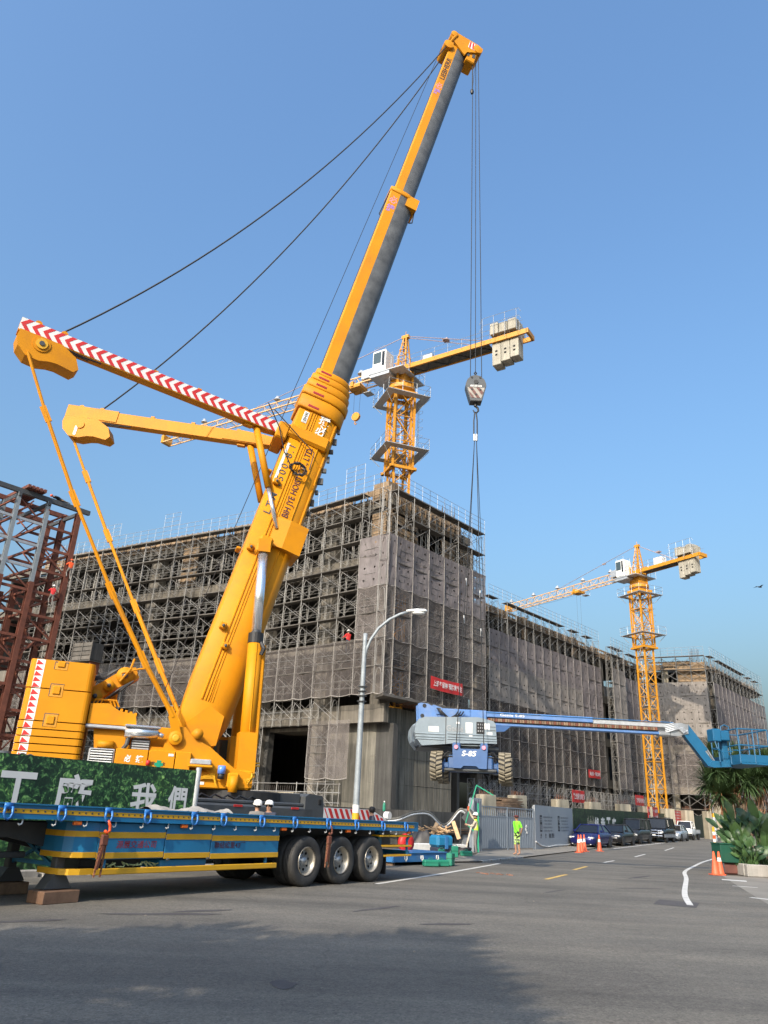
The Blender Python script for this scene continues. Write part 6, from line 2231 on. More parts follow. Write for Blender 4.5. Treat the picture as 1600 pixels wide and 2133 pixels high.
# ---------------------------------------------------------------- flatbed trailer
TO = V((-0.54, 19.46, 0))
tr_ = thing('flatbed_trailer', 'blue and yellow flatbed semi-trailer parked across the left foreground', 'trailer', TO, ang(54))
def tb_(name, x0, x1, y0, y1, z0, z1, m='blue', parent=None, ch=0.012):
    return MB().rbox(x0, x1, y0, y1, z0, z1, ch).build(name, m, parent or tr_)
X0, X1 = -13.2, 3.14
def dz(x):
    return 1.472 + (x - -8.7) * -0.0085
def sloped(name, x0, x1, y0, y1, t0, t1, m, parent=None):
    b = MB()
    b.add([(x, y, dz(x) + t) for x in (x0, x1) for y in (y0, y1) for t in (t0, t1)], [(0, 1, 3, 2), (4, 6, 7, 5), (0, 4, 5, 1), (2, 3, 7, 6), (1, 5, 7, 3), (0, 2, 6, 4)])
    return b.build(name, m, parent or tr_)
eb = sloped('edge_beam', X0, X1, 0.0, 0.1, -0.2, 0.0, 'blue')
sloped('edge_beam', X0, X1, 2.4, 2.5, -0.2, 0.0, 'blue')
sloped('edge_flange', X0, X1, -0.03, 0.1, -0.008, 0.012, 'blue', eb)
sloped('edge_flange', X0, X1, -0.03, 0.1, -0.215, -0.2, 'blue', eb)
sloped('edge_stripe', X0, X1 - 0.15, -0.006, 0.002, -0.135, -0.065, 'trailer_yellow', eb)
for i in range(100):
    x = X0 + 4.0 + i * 0.125
    sloped('stripe_hole', x, x + 0.03, -0.009, -0.005, -0.11, -0.085, 'dark_grey', eb)
deckw = 2.28 / 9
for i in range(9):
    sloped('deck_plank', X0, X1, 0.11 + i * deckw, 0.11 + (i + 1) * deckw - 0.012, -0.06, -0.012, 'old_wood')
sloped('end_beam', X1, X1 + 0.06, 0.0, 2.5, -0.2, 0.0, 'blue')
for y in (0.75, 1.65):
    MB().prism([(X0, 1.2), (X1 - 0.2, 1.15), (X1 - 0.2, 0.75), (-2.0, 0.62), (-6.5, 0.62), (-8.0, 0.95), (X0, 1.0)], y, y + 0.12).build('chassis_rail', 'dark_grey', tr_)
for i in range(14):
    x = -12.5 + i * 1.15
    sloped('cross_member', x, x + 0.08, 0.1, 2.4, -0.2, -0.07, 'dark_grey')
# hooks, rope rings and marker lamps along the edge
RING = MB()
RING.cs = True
RING.bx(-0.07, 0.07, -0.03, 0.0, 0.02, 0.11)
RING.path([(-0.06, -0.04, 0.06), (-0.07, -0.05, -0.04), (-0.045, -0.05, -0.105), (0, -0.05, -0.125), (0.045, -0.05, -0.105), (0.07, -0.05, -0.04), (0.06, -0.04, 0.06)], 0.02, 6)
RINGM = RING.mesh('lashing_ring', 'blue_ring')if False else None
mat('blue_ring', (0.03, 0.16, 0.45), 0.4, 0.2, 0.1, 3, dirt=0.2)
RINGM = RING.mesh('lashing_ring', 'blue_ring')
for x in (-9.6, -8.58, -7.66, -6.76, -5.93, -4.82, -4.06, -2.96, -1.91, -0.74, 0.35, 1.47, 2.53):
    put('lashing_ring', RINGM, tr_, (x, -0.008, dz(x) - 0.1))
HOOK = MB()
HOOK.path([(0.02, 0, 0.05), (0.02, -0.01, 0.0), (0.0, -0.03, -0.04), (-0.04, -0.035, -0.05), (-0.06, -0.03, -0.03)], 0.012, 6)
HOOKM = HOOK.mesh('rope_hook', 'white_dirty')
for i in range(20):
    x = -8.3 + i * 0.58
    put('rope_hook', HOOKM, tr_, (x, 0.02, dz(x) - 0.25))
for x in (-7.3, -5.0, -2.2, 0.1, 2.75):
    tb_('marker_lamp', x - 0.075, x + 0.075, -0.02, 0.05, dz(x) - 0.285, dz(x) - 0.222, 'marker')
# side lockers
LX0, LX1 = -7.37, -2.28
def curved_front(name, z0, z1, m, y=0.05, t=0.0, parent=None):
    prof = [(LX0 + 0.55, y - t), (LX0 + 0.3, y - t), (LX0 + 0.13, y + 0.06 - t), (LX0 + 0.03 - t, y + 0.2), (LX0 - t, y + 0.4), (LX0 - t, y + 0.75), (LX0 + 0.05, y + 0.75), (LX0 + 0.06, y + 0.42), (LX0 + 0.1, y + 0.26), (LX0 + 0.2, y + 0.13), (LX0 + 0.33, y + 0.06), (LX0 + 0.55, y + 0.05)]
    b = MB()
    b.prism(prof, z0, z1, 'xy')
    return b.build(name, m, parent or tr_)
cf = curved_front('corner_panel', 0.68, 1.22, 'blue')
lock = []
for x0, x1 in ((LX0 + 0.56, -5.38), (-5.36, -4.24), (-4.22, LX1)):
    lock.append(tb_('locker_panel', x0, x1, 0.05, 0.75, 0.64 if x0 < -5 else 0.61, 1.22, 'blue'))
for (z0, z1, zz) in ((0.995, 1.085, 0), (0.675, 0.76, 0)):
    curved_front('yellow_band', z0, z1, 'trailer_yellow', 0.05, 0.006, cf)
    for k, (x0, x1) in enumerate(((LX0 + 0.56, -5.38), (-5.36, -4.24), (-4.22, LX1))):
        dzz = -0.02 - 0.022 * k
        tb_('yellow_band', x0, x1, 0.043, 0.051, z0 + dzz, z1 + dzz + 0.01, 'trailer_yellow', lock[k], 0.002)
for x in (-5.3, -4.32):
    tb_('hinge', x, x + 0.07, 0.02, 0.06, 0.6, 0.64, 'dark_grey', lock[1])
tb_('lower_box', -5.36, -4.24, 0.12, 0.7, 0.46, 0.61, 'blue')
curved_front('guard_rail_corner', 0.415, 0.505, 'trailer_yellow')
tb_('side_guard_rail', LX0 + 0.55, LX1, 0.05, 0.1, 0.4, 0.5, 'trailer_yellow')
for x in (-6.6, -2.6):
    tb_('guard_bracket', x, x + 0.06, 0.1, 0.16, 0.44, 0.66, 'blue')
text('源展交通公司', 1, 'text_red', tr_, (1, 0, 0), (0, 0, 1), (-6.0, 0.046, 0.875), bold=0.006, width=0.86, height=0.13, shear=0.1)
text('聯結總重43噸', 1, 'text_dark', tr_, (1, 0, 0), (0, 0, 1), (-3.72, 0.046, 0.855), bold=0.012, width=0.84, height=0.125)
# rope tangle lying in the locker shelf
b = MB()
rr = random.Random(12)
pts = [V((-6.55 + i * 0.03 + rr.uniform(-0.06, 0.06), 0.16 + rr.uniform(-0.06, 0.06), 0.52 + rr.uniform(-0.02, 0.07))) for i in range(46)]
b.path(pts, 0.012, 5)
b.build('stowed_rope', 'rope', tr_) if 'rope' in M else b.build('stowed_rope', mat('rope', (0.42, 0.46, 0.22), 0.9, 0, 0.2, 9), tr_)
# lever hoist with orange hook and chains
for x, big in ((-6.76, True), (-0.68, False)):
    b = MB()
    b.cs = True
    b.path([(x, -0.06, 1.26), (x + 0.05, -0.07, 1.18), (x + 0.06, -0.07, 1.1), (x + 0.01, -0.07, 1.06), (x - 0.04, -0.07, 1.1)], 0.026, 8)
    b.build('chain_hook', 'orange' if big else 'rust', tr_)
    b = MB()
    b.rbox(x - 0.08, x + 0.06, -0.09, -0.02, 0.86, 1.04, 0.02)
    b.beam((x - 0.02, -0.07, 0.9), (x - 0.08, -0.07, 0.5), 0.05, 0.03, (0, 1, 0))
    b.build('lever_hoist', 'rust', tr_)
    for k, (xa, xb) in enumerate(((x - 0.06, x - 0.1), (x + 0.04, x + 0.02))):
        b = MB()
        n_ = 18
        for i in range(n_):
            z = 0.98 - i * 0.034
            xx = xa + (xb - xa) * i / n_
            if i % 2:
                b.box((xx, -0.055, z), (0.035, 0.012, 0.042))
            else:
                b.box((xx, -0.055, z), (0.012, 0.035, 0.042))
        tag(b.build('chain', 'rust_rebar', tr_), kind='stuff')
# wheels: three axles with dual tyres
def tyre_mesh():
    b = MB()
    b.cs = True
    r, w_ = 0.515, 0.275
    prof = [(0.285, 0.02), (0.33, 0.0), (0.42, -0.012), (0.48, 0.0), (0.505, 0.025), (r, 0.05)]
    for k in range(5):
        y = 0.06 + k * 0.045
        prof += [(r, y), (r - 0.016, y + 0.005), (r - 0.016, y + 0.012), (r, y + 0.017)]
    prof += [(r, w_ - 0.05), (0.505, w_ - 0.025), (0.48, w_), (0.42, w_ + 0.012), (0.33, w_), (0.285, w_ - 0.02)]
    b.lathe(prof, (0, 0, 0), 'y', 48, False)
    return b.mesh('tyre', 'rubber')
def rim_mesh():
    b = MB()
    b.cs = True
    b.lathe([(0.29, 0.0), (0.30, 0.015), (0.285, 0.03), (0.262, 0.05), (0.25, 0.15), (0.235, 0.165)], (0, 0, 0), 'y', 36, False)
    return b.mesh('rim', 'rim')
def disc_mesh():
    b = MB()
    b.cs = True
    b.lathe([(0.238, 0.16), (0.2, 0.135), (0.14, 0.145), (0.13, 0.12), (0.085, 0.1), (0.08, 0.06), (0.01, 0.055)], (0, 0, 0), 'y', 28, False)
    b.cs = False
    for i in range(10):
        t = 2 * math.pi * i / 10
        b.tube((0.11 * math.cos(t), 0.12, 0.11 * math.sin(t)), (0.11 * math.cos(t), 0.085, 0.11 * math.sin(t)), 0.015, 6)
    return b.mesh('hub_disc', 'steel')
def holes_mesh():
    b = MB()
    for i in range(8):
        t = 2 * math.pi * (i + 0.3) / 8
        b.lathe([(0.002, 0.128), (0.03, 0.128), (0.03, 0.14)], (0.178 * math.cos(t), 0, 0.178 * math.sin(t)), 'y', 10, True)
    return b.mesh('hand_holes', 'black_gap')
TY, RM, DM, HM = tyre_mesh(), rim_mesh(), disc_mesh(), holes_mesh()
for i, x in enumerate((-1.35, -0.1, 1.12)):
    for y, outer, fl in ((0.0, True, 1), (0.33, False, 1), (1.85, False, 1), (2.2, True, -1)):
        o = D.objects.new('wheel', TY)
        col.objects.link(o)
        o.parent = tr_
        o.location = (x, y, 0.512)
        o.rotation_euler = (0, 0.4 * i + y, 0)
        if outer and fl > 0:
            put('rim', RM, o)
            put('hub_disc', DM, o)
            put('hand_holes', HM, o)
    MB().tube((x, 0.3, 0.51), (x, 2.2, 0.51), 0.09, 10).build('axle', 'dark_grey', tr_)
tb_('mudflap', 1.78, 1.81, 0.05, 0.62, 0.15, 0.62, 'black', None, 0.004)
# rear steps
tb_('step_post', 1.72, 1.86, 0.25, 0.4, 0.55, 1.2, 'blue')
b = MB()
b.beam((2.95, 0.06, 1.14), (2.75, 0.06, 0.95), 0.05, 0.06)
b.beam((2.75, 0.06, 0.97), (2.75, 0.06, 0.56), 0.05, 0.05)
b.build('step_hanger', 'blue', tr_)
for z in (1.04, 0.80, 0.575):
    tb_('step', 1.45, 2.9, 0.0, 0.3, z - 0.02, z + 0.025, 'trailer_yellow', None, 0.006)
tb_('rear_bumper', 2.85, 2.95, 0.1, 2.4, 0.55, 0.68, 'blue')
# landing legs on timber pads
for y in (0.35, 1.75):
    lg = tb_('landing_leg', -7.33, -7.17, y, y + 0.16, 0.3, 1.15, 'dark_grey')
    MB().prism([(-7.5, 0.2), (-7.0, 0.2), (-7.15, 0.42), (-7.35, 0.42)], y - 0.05, y + 0.21).build('leg_foot', 'dark_grey', lg)
b = MB()
b.beam((-7.25, 0.5, 1.0), (-7.25, 1.8, 0.5), 0.05, 0.05)
b.beam((-7.25, 0.5, 0.5), (-7.25, 1.8, 1.0), 0.05, 0.05)
b.beam((-7.25, 0.4, 0.55), (-7.25, 1.9, 0.55), 0.06, 0.06)
b.build('leg_brace', 'blue', tr_)
tb_('front_box', -8.3, -7.95, 1.5, 2.4, 0.65, 1.2, 'blue')
for z in (0.67, 0.86, 1.1):
    tb_('box_stripe', -7.955, -7.945, 1.5, 2.4, z, z + 0.07, 'trailer_yellow', None, 0.001)
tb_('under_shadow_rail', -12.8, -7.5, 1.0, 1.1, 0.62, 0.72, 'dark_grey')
MB().tube((-6.4, 1.3, 0.55), (-5.0, 1.3, 0.55), 0.25, 16).build('air_tank', 'dark_grey', tr_)
# timber pads
PAD = MB().rbox(-0.33, 0.33, -0.2, 0.2, 0, 0.185, 0.012)
for (x, y), lab in (((-7.28, 0.33), 'red ended timber block under the trailer leg nearest the viewer'), ((-7.28, 1.83), 'dark timber block under the far trailer leg')):
    p = Matrix.Rotation(ang(54), 3, 'Z') @ V((x, y, 0)) + TO
    q = thing('timber_block', lab, 'timber block', p, ang(54 + (3 if y < 1 else -4)))
    for k in range(3):
        MB().rbox(-0.34, 0.34, -0.21 + k * 0.142, -0.21 + (k + 1) * 0.142 - 0.006, 0.0, 0.185, 0.01).build('timber', 'old_wood' if y > 1 else 'pad_wood', q) if 'pad_wood' in M else MB().rbox(-0.34, 0.34, -0.21, -0.075, 0.0, 0.185, 0.01).build('timber', mat('pad_wood', (0.15, 0.085, 0.052), 0.8, 0, 0.3, 5, dirt=0.3), q)
# white bags on the ground behind the trailer, showing over the deck
bg = thing('white_tarpaulin', 'crumpled pale tarpaulin lying on the trailer deck edge', 'tarpaulin', Matrix.Rotation(ang(54), 3, 'Z') @ V((-3.2, 2.0, 1.42)) + TO, ang(54))
b = MB()
b.cs = True
N = 26
vs = []
for j in range(7):
    for i in range(N + 1):
        x, y = 2.4 * i / N - 1.0, j * 0.09
        vs.append((x, y, 0.06 * math.sin(math.pi * j / 6) * (1 + 0.8 * math.sin(i * 0.5)) + 0.02 * math.sin(i * 1.9 + j)))
b.add(vs, [(j * (N + 1) + i, j * (N + 1) + i + 1, (j + 1) * (N + 1) + i + 1, (j + 1) * (N + 1) + i) for j in range(6) for i in range(N)])
b.build('sheet', 'dull_sheet', bg)
# ---------------------------------------------------------------- people
def skin_body(J, bones, rad):
    """continuous body grown with a Skin modifier from a joint graph; returns mesh"""
    names = list(J)
    me = D.meshes.new('body')
    me.from_pydata([J[k] for k in names], [(names.index(a), names.index(c)) for a, c in bones], [])
    o = D.objects.new('body', me)
    tmp = D.scenes.new('tmp')
    tmp.collection.objects.link(o)
    md = o.modifiers.new('skin', 'SKIN')
    md.use_smooth_shade = True
    sv = me.skin_vertices[0].data
    for i, k in enumerate(names):
        r = rad.get(k, rad.get(k.rstrip('LR'), 0.05))
        sv[i].radius = r if isinstance(r, tuple) else (r, r)
        sv[i].use_root = k == 'pelvis'
    ss = o.modifiers.new('sub', 'SUBSURF')
    ss.levels = ss.render_levels = 2
    vl = tmp.view_layers[0]
    vl.update()
    ev = o.evaluated_get(vl.depsgraph)
    out = D.meshes.new_from_object(ev)
    D.objects.remove(o)
    D.scenes.remove(tmp)
    return out
BONES = [('pelvis', 'waist'), ('waist', 'chest'), ('chest', 'neck'), ('neck', 'chin'), ('chin', 'head'), ('head', 'crown')]
for s in 'LR':
    BONES += [('chest', 'shoulder' + s), ('shoulder' + s, 'elbow' + s), ('elbow' + s, 'wrist' + s), ('wrist' + s, 'palm' + s),
              ('pelvis', 'hip' + s), ('hip' + s, 'knee' + s), ('knee' + s, 'ankle' + s), ('ankle' + s, 'toe' + s)]
    for f in ('thumb', 'index', 'middle', 'ring', 'little'):
        BONES += [('palm' + s, f + s), (f + s, f + 'tip' + s)]
def pose(**kw):
    J = {'pelvis': (0, 0, 0.93), 'waist': (0, 0.01, 1.1), 'chest': (0, 0, 1.3), 'neck': (0, 0, 1.45), 'chin': (0, -0.025, 1.52), 'head': (0, -0.02, 1.59), 'crown': (0, -0.005, 1.655)}
    for s, q in (('L', 1), ('R', -1)):
        J.update({'shoulder' + s: (q * 0.175, 0, 1.385), 'elbow' + s: (q * 0.235, 0.03, 1.12), 'wrist' + s: (q * 0.24, -0.04, 0.88),
                  'hip' + s: (q * 0.095, 0, 0.88), 'knee' + s: (q * 0.105, -0.02, 0.48), 'ankle' + s: (q * 0.115, 0.03, 0.075), 'toe' + s: (q * 0.13, -0.14, 0.035)})
    J.update(kw)
    for s, q in (('L', 1), ('R', -1)):
        w_, e = V(J['wrist' + s]), V(J['elbow' + s])
        d = (w_ - e).normalized()
        side = d.cross(V((0, 1, 0.2))).normalized()
        fw = side.cross(d).normalized()
        J['palm' + s] = tuple(w_ + d * 0.07)
        for i, f in enumerate(('index', 'middle', 'ring', 'little')):
            p = w_ + d * 0.115 + fw * (0.03 - 0.02 * i) * -q
            J[f + s] = tuple(p)
            J[f + 'tip' + s] = tuple(p + d * (0.06 - 0.006 * abs(i - 1)) + side * 0.025 * q)
        p = w_ + d * 0.06 - fw * 0.045 * q
        J['thumb' + s] = tuple(p)
        J['thumbtip' + s] = tuple(p + d * 0.045 - fw * 0.02 * q)
    return J
RAD = {'pelvis': (0.15, 0.115), 'waist': (0.14, 0.105), 'chest': (0.165, 0.12), 'neck': 0.055, 'chin': (0.062, 0.07), 'head': (0.077, 0.098), 'crown': (0.055, 0.07),
       'shoulder': 0.072, 'elbow': 0.047, 'wrist': 0.031, 'palm': (0.037, 0.022), 'hip': 0.095, 'knee': 0.062, 'ankle': 0.042, 'toe': 0.036,
       'thumb': 0.011, 'index': 0.0095, 'middle': 0.0095, 'ring': 0.0095, 'little': 0.0085,
       'thumbtip': 0.009, 'indextip': 0.008, 'middletip': 0.008, 'ringtip': 0.008, 'littletip': 0.007}
mat('camo', (0.3, 0.55, 0.08), 0.85)
n, l, b_ = tree_of(M['camo'])
tcx = n.new('ShaderNodeTexCoord')
nzx = n.new('ShaderNodeTexNoise')
nzx.inputs['Scale'].default_value = 9
nzx.inputs['Detail'].default_value = 1
l.new(tcx.outputs['Object'], nzx.inputs['Vector'])
rpx = ramp(n, [(0.42, (0.015, 0.02, 0.015)), (0.46, (0.36, 0.62, 0.10)), (0.56, (0.55, 0.62, 0.36)), (0.62, (0.04, 0.06, 0.03))])
rpx.color_ramp.interpolation = 'CONSTANT'
l.new(nzx.outputs[0], rpx.inputs[0])
l.new(rpx.outputs[0], b_.inputs['Base Color'])
def person(label, loc, face, J, shirt, legs, sleeve=0.45, shorts=False, head=None, group=None, shoe='leather', hat='helmet', bulk=1.0, tilt=None, vest=None, glasses=False, strap=False):
    """face: world heading (degrees) the person looks towards"""
    p = thing('person', label, 'person', loc, ang(face + 90), group)
    if tilt:
        p.rotation_euler = (tilt[0], tilt[1], ang(face + 90))
    rad = dict(RAD)
    for k in ('pelvis', 'waist', 'chest'):
        rad[k] = tuple(q * bulk for q in rad[k])
    me = skin_body(J, BONES, rad)
    mats = [shirt, legs, 'skin', shoe, 'hair', vest or shirt]
    for m_ in mats:
        me.materials.append(M[m_])
    segs = []
    for a, c in BONES:
        A, C = V(J[a]), V(J[c])
        k = 2
        if a in ('pelvis', 'waist', 'chest') and c in ('waist', 'chest') or a == 'chest' and c[:8] == 'shoulder':
            k = 5
        elif a == 'chest':
            segs.append((A, C, 5))
            continue
        elif a[:8] == 'shoulder':
            segs.append((A, A.lerp(C, min(1, sleeve * 2)), 0))
            segs.append((A.lerp(C, min(1, sleeve * 2)), C, 0 if sleeve >= 0.5 else 2))
            continue
        elif a[:5] == 'elbow':
            k = 0 if sleeve > 0.6 else 2
        elif a == 'pelvis' or a[:3] == 'hip':
            k = 1
        elif a[:4] == 'knee':
            segs.append((A, A.lerp(C, 0.08), 1))
            k = 2 if shorts else 1
        elif a[:5] == 'ankle':
            k = 3
        segs.append((A, C, k))
    for f in me.polygons:
        c = f.center
        best, bk_ = 9, 0
        for A, C, k in segs:
            d = C - A
            t = max(0, min(1, (c - A).dot(d) / max(d.length_squared, 1e-6)))
            q = (A + d * t - c).length
            if q < best:
                best, bk_ = q, k
        f.material_index = bk_
        f.use_smooth = True
    put('body', me, p)
    H = V(J['head'])
    up = (V(J['crown']) - V(J['chin'])).normalized()
    fwd = V((0, -1, 0))
    fwd = (fwd - up * fwd.dot(up)).normalized()
    sd_ = up.cross(fwd)
    HT = Matrix((sd_, fwd * -1, up)).transposed().to_4x4()
    HT.translation = H
    def hp(name, m_, fn):
        b = MB()
        b.T = HT
        b.cs = True
        fn(b)
        return b.build(name, m_, p)
    hp('nose', 'skin', lambda b: b.ball((0, -0.105, -0.015), 0.017, 6, (0.8, 1, 1.4)))
    for s in (-1, 1):
        hp('eye', 'black', lambda b: b.ball((s * 0.03, -0.09, 0.015), 0.009, 6, (1.3, 0.6, 0.8)))
        hp('ear', 'skin', lambda b: b.ball((s * 0.082, 0.01, -0.005), 0.025, 6, (0.4, 0.8, 1.2)))
    hp('mouth', 'text_red', lambda b: b.ball((0, -0.093, -0.055), 0.014, 6, (1.4, 0.5, 0.35)))
    if glasses:
        hp('glasses', 'glass_dark', lambda b: b.bx(-0.06, 0.06, -0.112, -0.1, 0.0, 0.03))
    if hat == 'helmet':
        hp('safety_helmet', 'helmet', lambda b: (b.lathe([(0.105, 0.035), (0.115, 0.04), (0.117, 0.07), (0.11, 0.11), (0.085, 0.145), (0.045, 0.16), (0.01, 0.163)], (0, 0.0, 0.0), 'z', 18), b.loft([[V((0.125 * math.cos(t), -0.02 + 0.155 * math.sin(t) - 0.0, z)) for t in [2 * math.pi * i / 18 for i in range(18)]] for z in (0.03, 0.042)])))
        hp('hair', 'hair', lambda b: b.lathe([(0.09, -0.02), (0.1, 0.03)], (0, 0.012, 0), 'z', 14))
    elif hat == 'cap':
        hp('cap', 'cap_red', lambda b: (b.lathe([(0.1, 0.03), (0.104, 0.06), (0.09, 0.1), (0.05, 0.118), (0.01, 0.12)], (0, 0.005, 0), 'z', 16), b.prism([(-0.08, -0.08), (-0.06, -0.17), (0.06, -0.17), (0.08, -0.08)], 0.035, 0.048, 'xy')))
        hp('hair', 'hair', lambda b: b.lathe([(0.085, -0.03), (0.098, 0.035)], (0, 0.014, 0), 'z', 14))
    elif hat == 'orange_helmet':
        hp('safety_helmet', 'orange', lambda b: b.lathe([(0.12, 0.03), (0.118, 0.07), (0.085, 0.14), (0.01, 0.163)], (0, 0, 0), 'z', 16))
    else:
        hp('hair', 'hair', lambda b: b.lathe([(0.07, -0.06), (0.098, -0.01), (0.105, 0.04), (0.095, 0.085), (0.06, 0.115), (0.01, 0.122)], (0, 0.012, 0), 'z', 16))
    if strap:
        b = MB()
        b.path([(0.12, -0.12, 1.0), (0.02, -0.145, 1.2), (-0.09, -0.1, 1.38), (-0.1, 0.0, 1.43)], 0.012, 5)
        b.build('shoulder_strap', 'black', p)
    return p
mat('cap_red', (0.10, 0.02, 0.02), 0.8)
mat('jacket_orange', (0.80, 0.10, 0.02), 0.8)
mat('jacket_red', (0.55, 0.03, 0.03), 0.8)
person('person in a neon green shirt, camouflage shorts and dark red cap standing by the gate', (6.94, 38.0, 0.0 + 0.045), 215,
       pose(elbowL=(0.25, 0.09, 1.13), wristL=(0.12, 0.14, 0.95), elbowR=(-0.25, 0.09, 1.13), wristR=(-0.12, 0.15, 0.95), head=(0.0, -0.03, 1.59)), 'neon', 'camo', 0.4, True, hat='cap', shoe='skin', bulk=1.08, strap=True)
w1 = person('worker in a white helmet and yellow vest raising one arm beside the gate pier', (4.78, 36.2, 0.045), 165,
       pose(elbowR=(-0.27, -0.22, 1.55), wristR=(-0.2, -0.34, 1.78), elbowL=(0.24, -0.12, 1.14), wristL=(0.2, -0.32, 1.2)), 'shirt_beige', 'trousers', 1.0, vest='vest', shoe='leather', bulk=1.1)
rd = thing('handheld_radio', 'small orange and white radio held up by the worker at the gate', 'radio', w1.matrix_basis @ V((-0.19, -0.37, 1.86)))
MB().rbox(-0.04, 0.04, -0.03, 0.03, -0.06, 0.12, 0.01).build('radio_body', 'orange', rd)
MB().tube((0.02, 0, 0.12), (0.02, 0, 0.24), 0.012, 6).build('antenna', 'white', rd)
person('person in a white helmet seen from behind over the trailer deck, left of the pair', (-3.02, 21.75, 0.02), 110, pose(), 'trousers', 'trousers', 1.0)
person('person in a white helmet and glasses looking towards the road over the trailer deck', (-2.72, 21.85, 0.02), 262, pose(), 'navy', 'trousers', 1.0, glasses=True)
person('bare headed person with dark hair behind the trailer, in front of the red stripes', (0.08, 24.9, 0.04), 190, pose(), 'navy', 'trousers', 1.0, hat=None, bulk=1.1)
q = C0 + uL * 3.0 - inL * 0.35
person('worker in a red vest and white helmet on the scaffold beside the corner netting', (q.x, q.y, 11.86), 130,
       pose(elbowR=(-0.25, -0.15, 1.2), wristR=(-0.2, -0.4, 1.25), elbowL=(0.25, -0.15, 1.2), wristL=(0.2, -0.38, 1.2)), 'jacket_red', 'navy', 1.0)
pp = MB().box((0, 0, 0), (2.0, 0.5, 0.06), Matrix.Rotation(ang(AL), 3, 'Z')).build('scaffold_board', 'plank_grey', None, (q.x, q.y, 11.82))
tag(pp, 'single board under the worker on the scaffold beside the corner netting', 'board')
RT = Matrix.Rotation(ang(49), 3, 'Z')
def onst(x, y, z):
    return RT @ V((x, y, 0)) + G0 + V((0, 0, z))
climb = dict(elbowR=(-0.25, -0.25, 1.45), wristR=(-0.12, -0.36, 1.65), elbowL=(0.28, -0.2, 1.25), wristL=(0.12, -0.36, 1.3), kneeL=(0.12, -0.25, 0.62), ankleL=(0.12, -0.1, 0.28), toeL=(0.12, -0.26, 0.24))
person('steelworker in a bright orange jacket climbing the right column of the steel tower', onst(0.05, -0.42, 17.7), 139, pose(**climb), 'jacket_orange', 'trousers', 1.0, hat='orange_helmet')
person('steelworker in a red jacket lower down on the steel tower, left of the orange one', onst(-0.9, -0.35, 15.3), 130, pose(**climb), 'jacket_red', 'trousers', 1.0)
person('steelworker lying along the top beam at the tip of the steel tower', onst(-0.9, 0.0, 23.98), 229,
       pose(), 'navy', 'trousers', 1.0, hat='orange_helmet', tilt=(ang(82), 0, 0))
# ---------------------------------------------------------------- parked vehicles
def paint(name, c, metal=0.3):
    return mat(name, c, 0.22, metal, 0.04, 1.5, dirt=0.12, dcol=(0.12, 0.11, 0.1))
paint('car_blue', (0.012, 0.016, 0.10))
paint('car_black', (0.012, 0.012, 0.014))
paint('car_grey', (0.030, 0.032, 0.036))
paint('car_silver', (0.36, 0.40, 0.44), 0.5)
paint('car_white', (0.72, 0.72, 0.69), 0)
mat('head_glass', (0.62, 0.62, 0.60), 0.12, 0.3)
mat('plate', (0.75, 0.75, 0.72), 0.5)
def csec(x, hw, zb, zt, crown=0.02):
    h = zt - zb
    pts = [(-hw * 0.90, zb), (-hw * 0.985, zb + h * 0.22), (-hw, zb + h * 0.5), (-hw * 0.97, zb + h * 0.82), (-hw * 0.88, zt), (-hw * 0.4, zt + crown), (hw * 0.4, zt + crown)]
    pts += [(-y, z) for y, z in pts[4::-1]]
    return [V((x, y, z)) for y, z in pts]
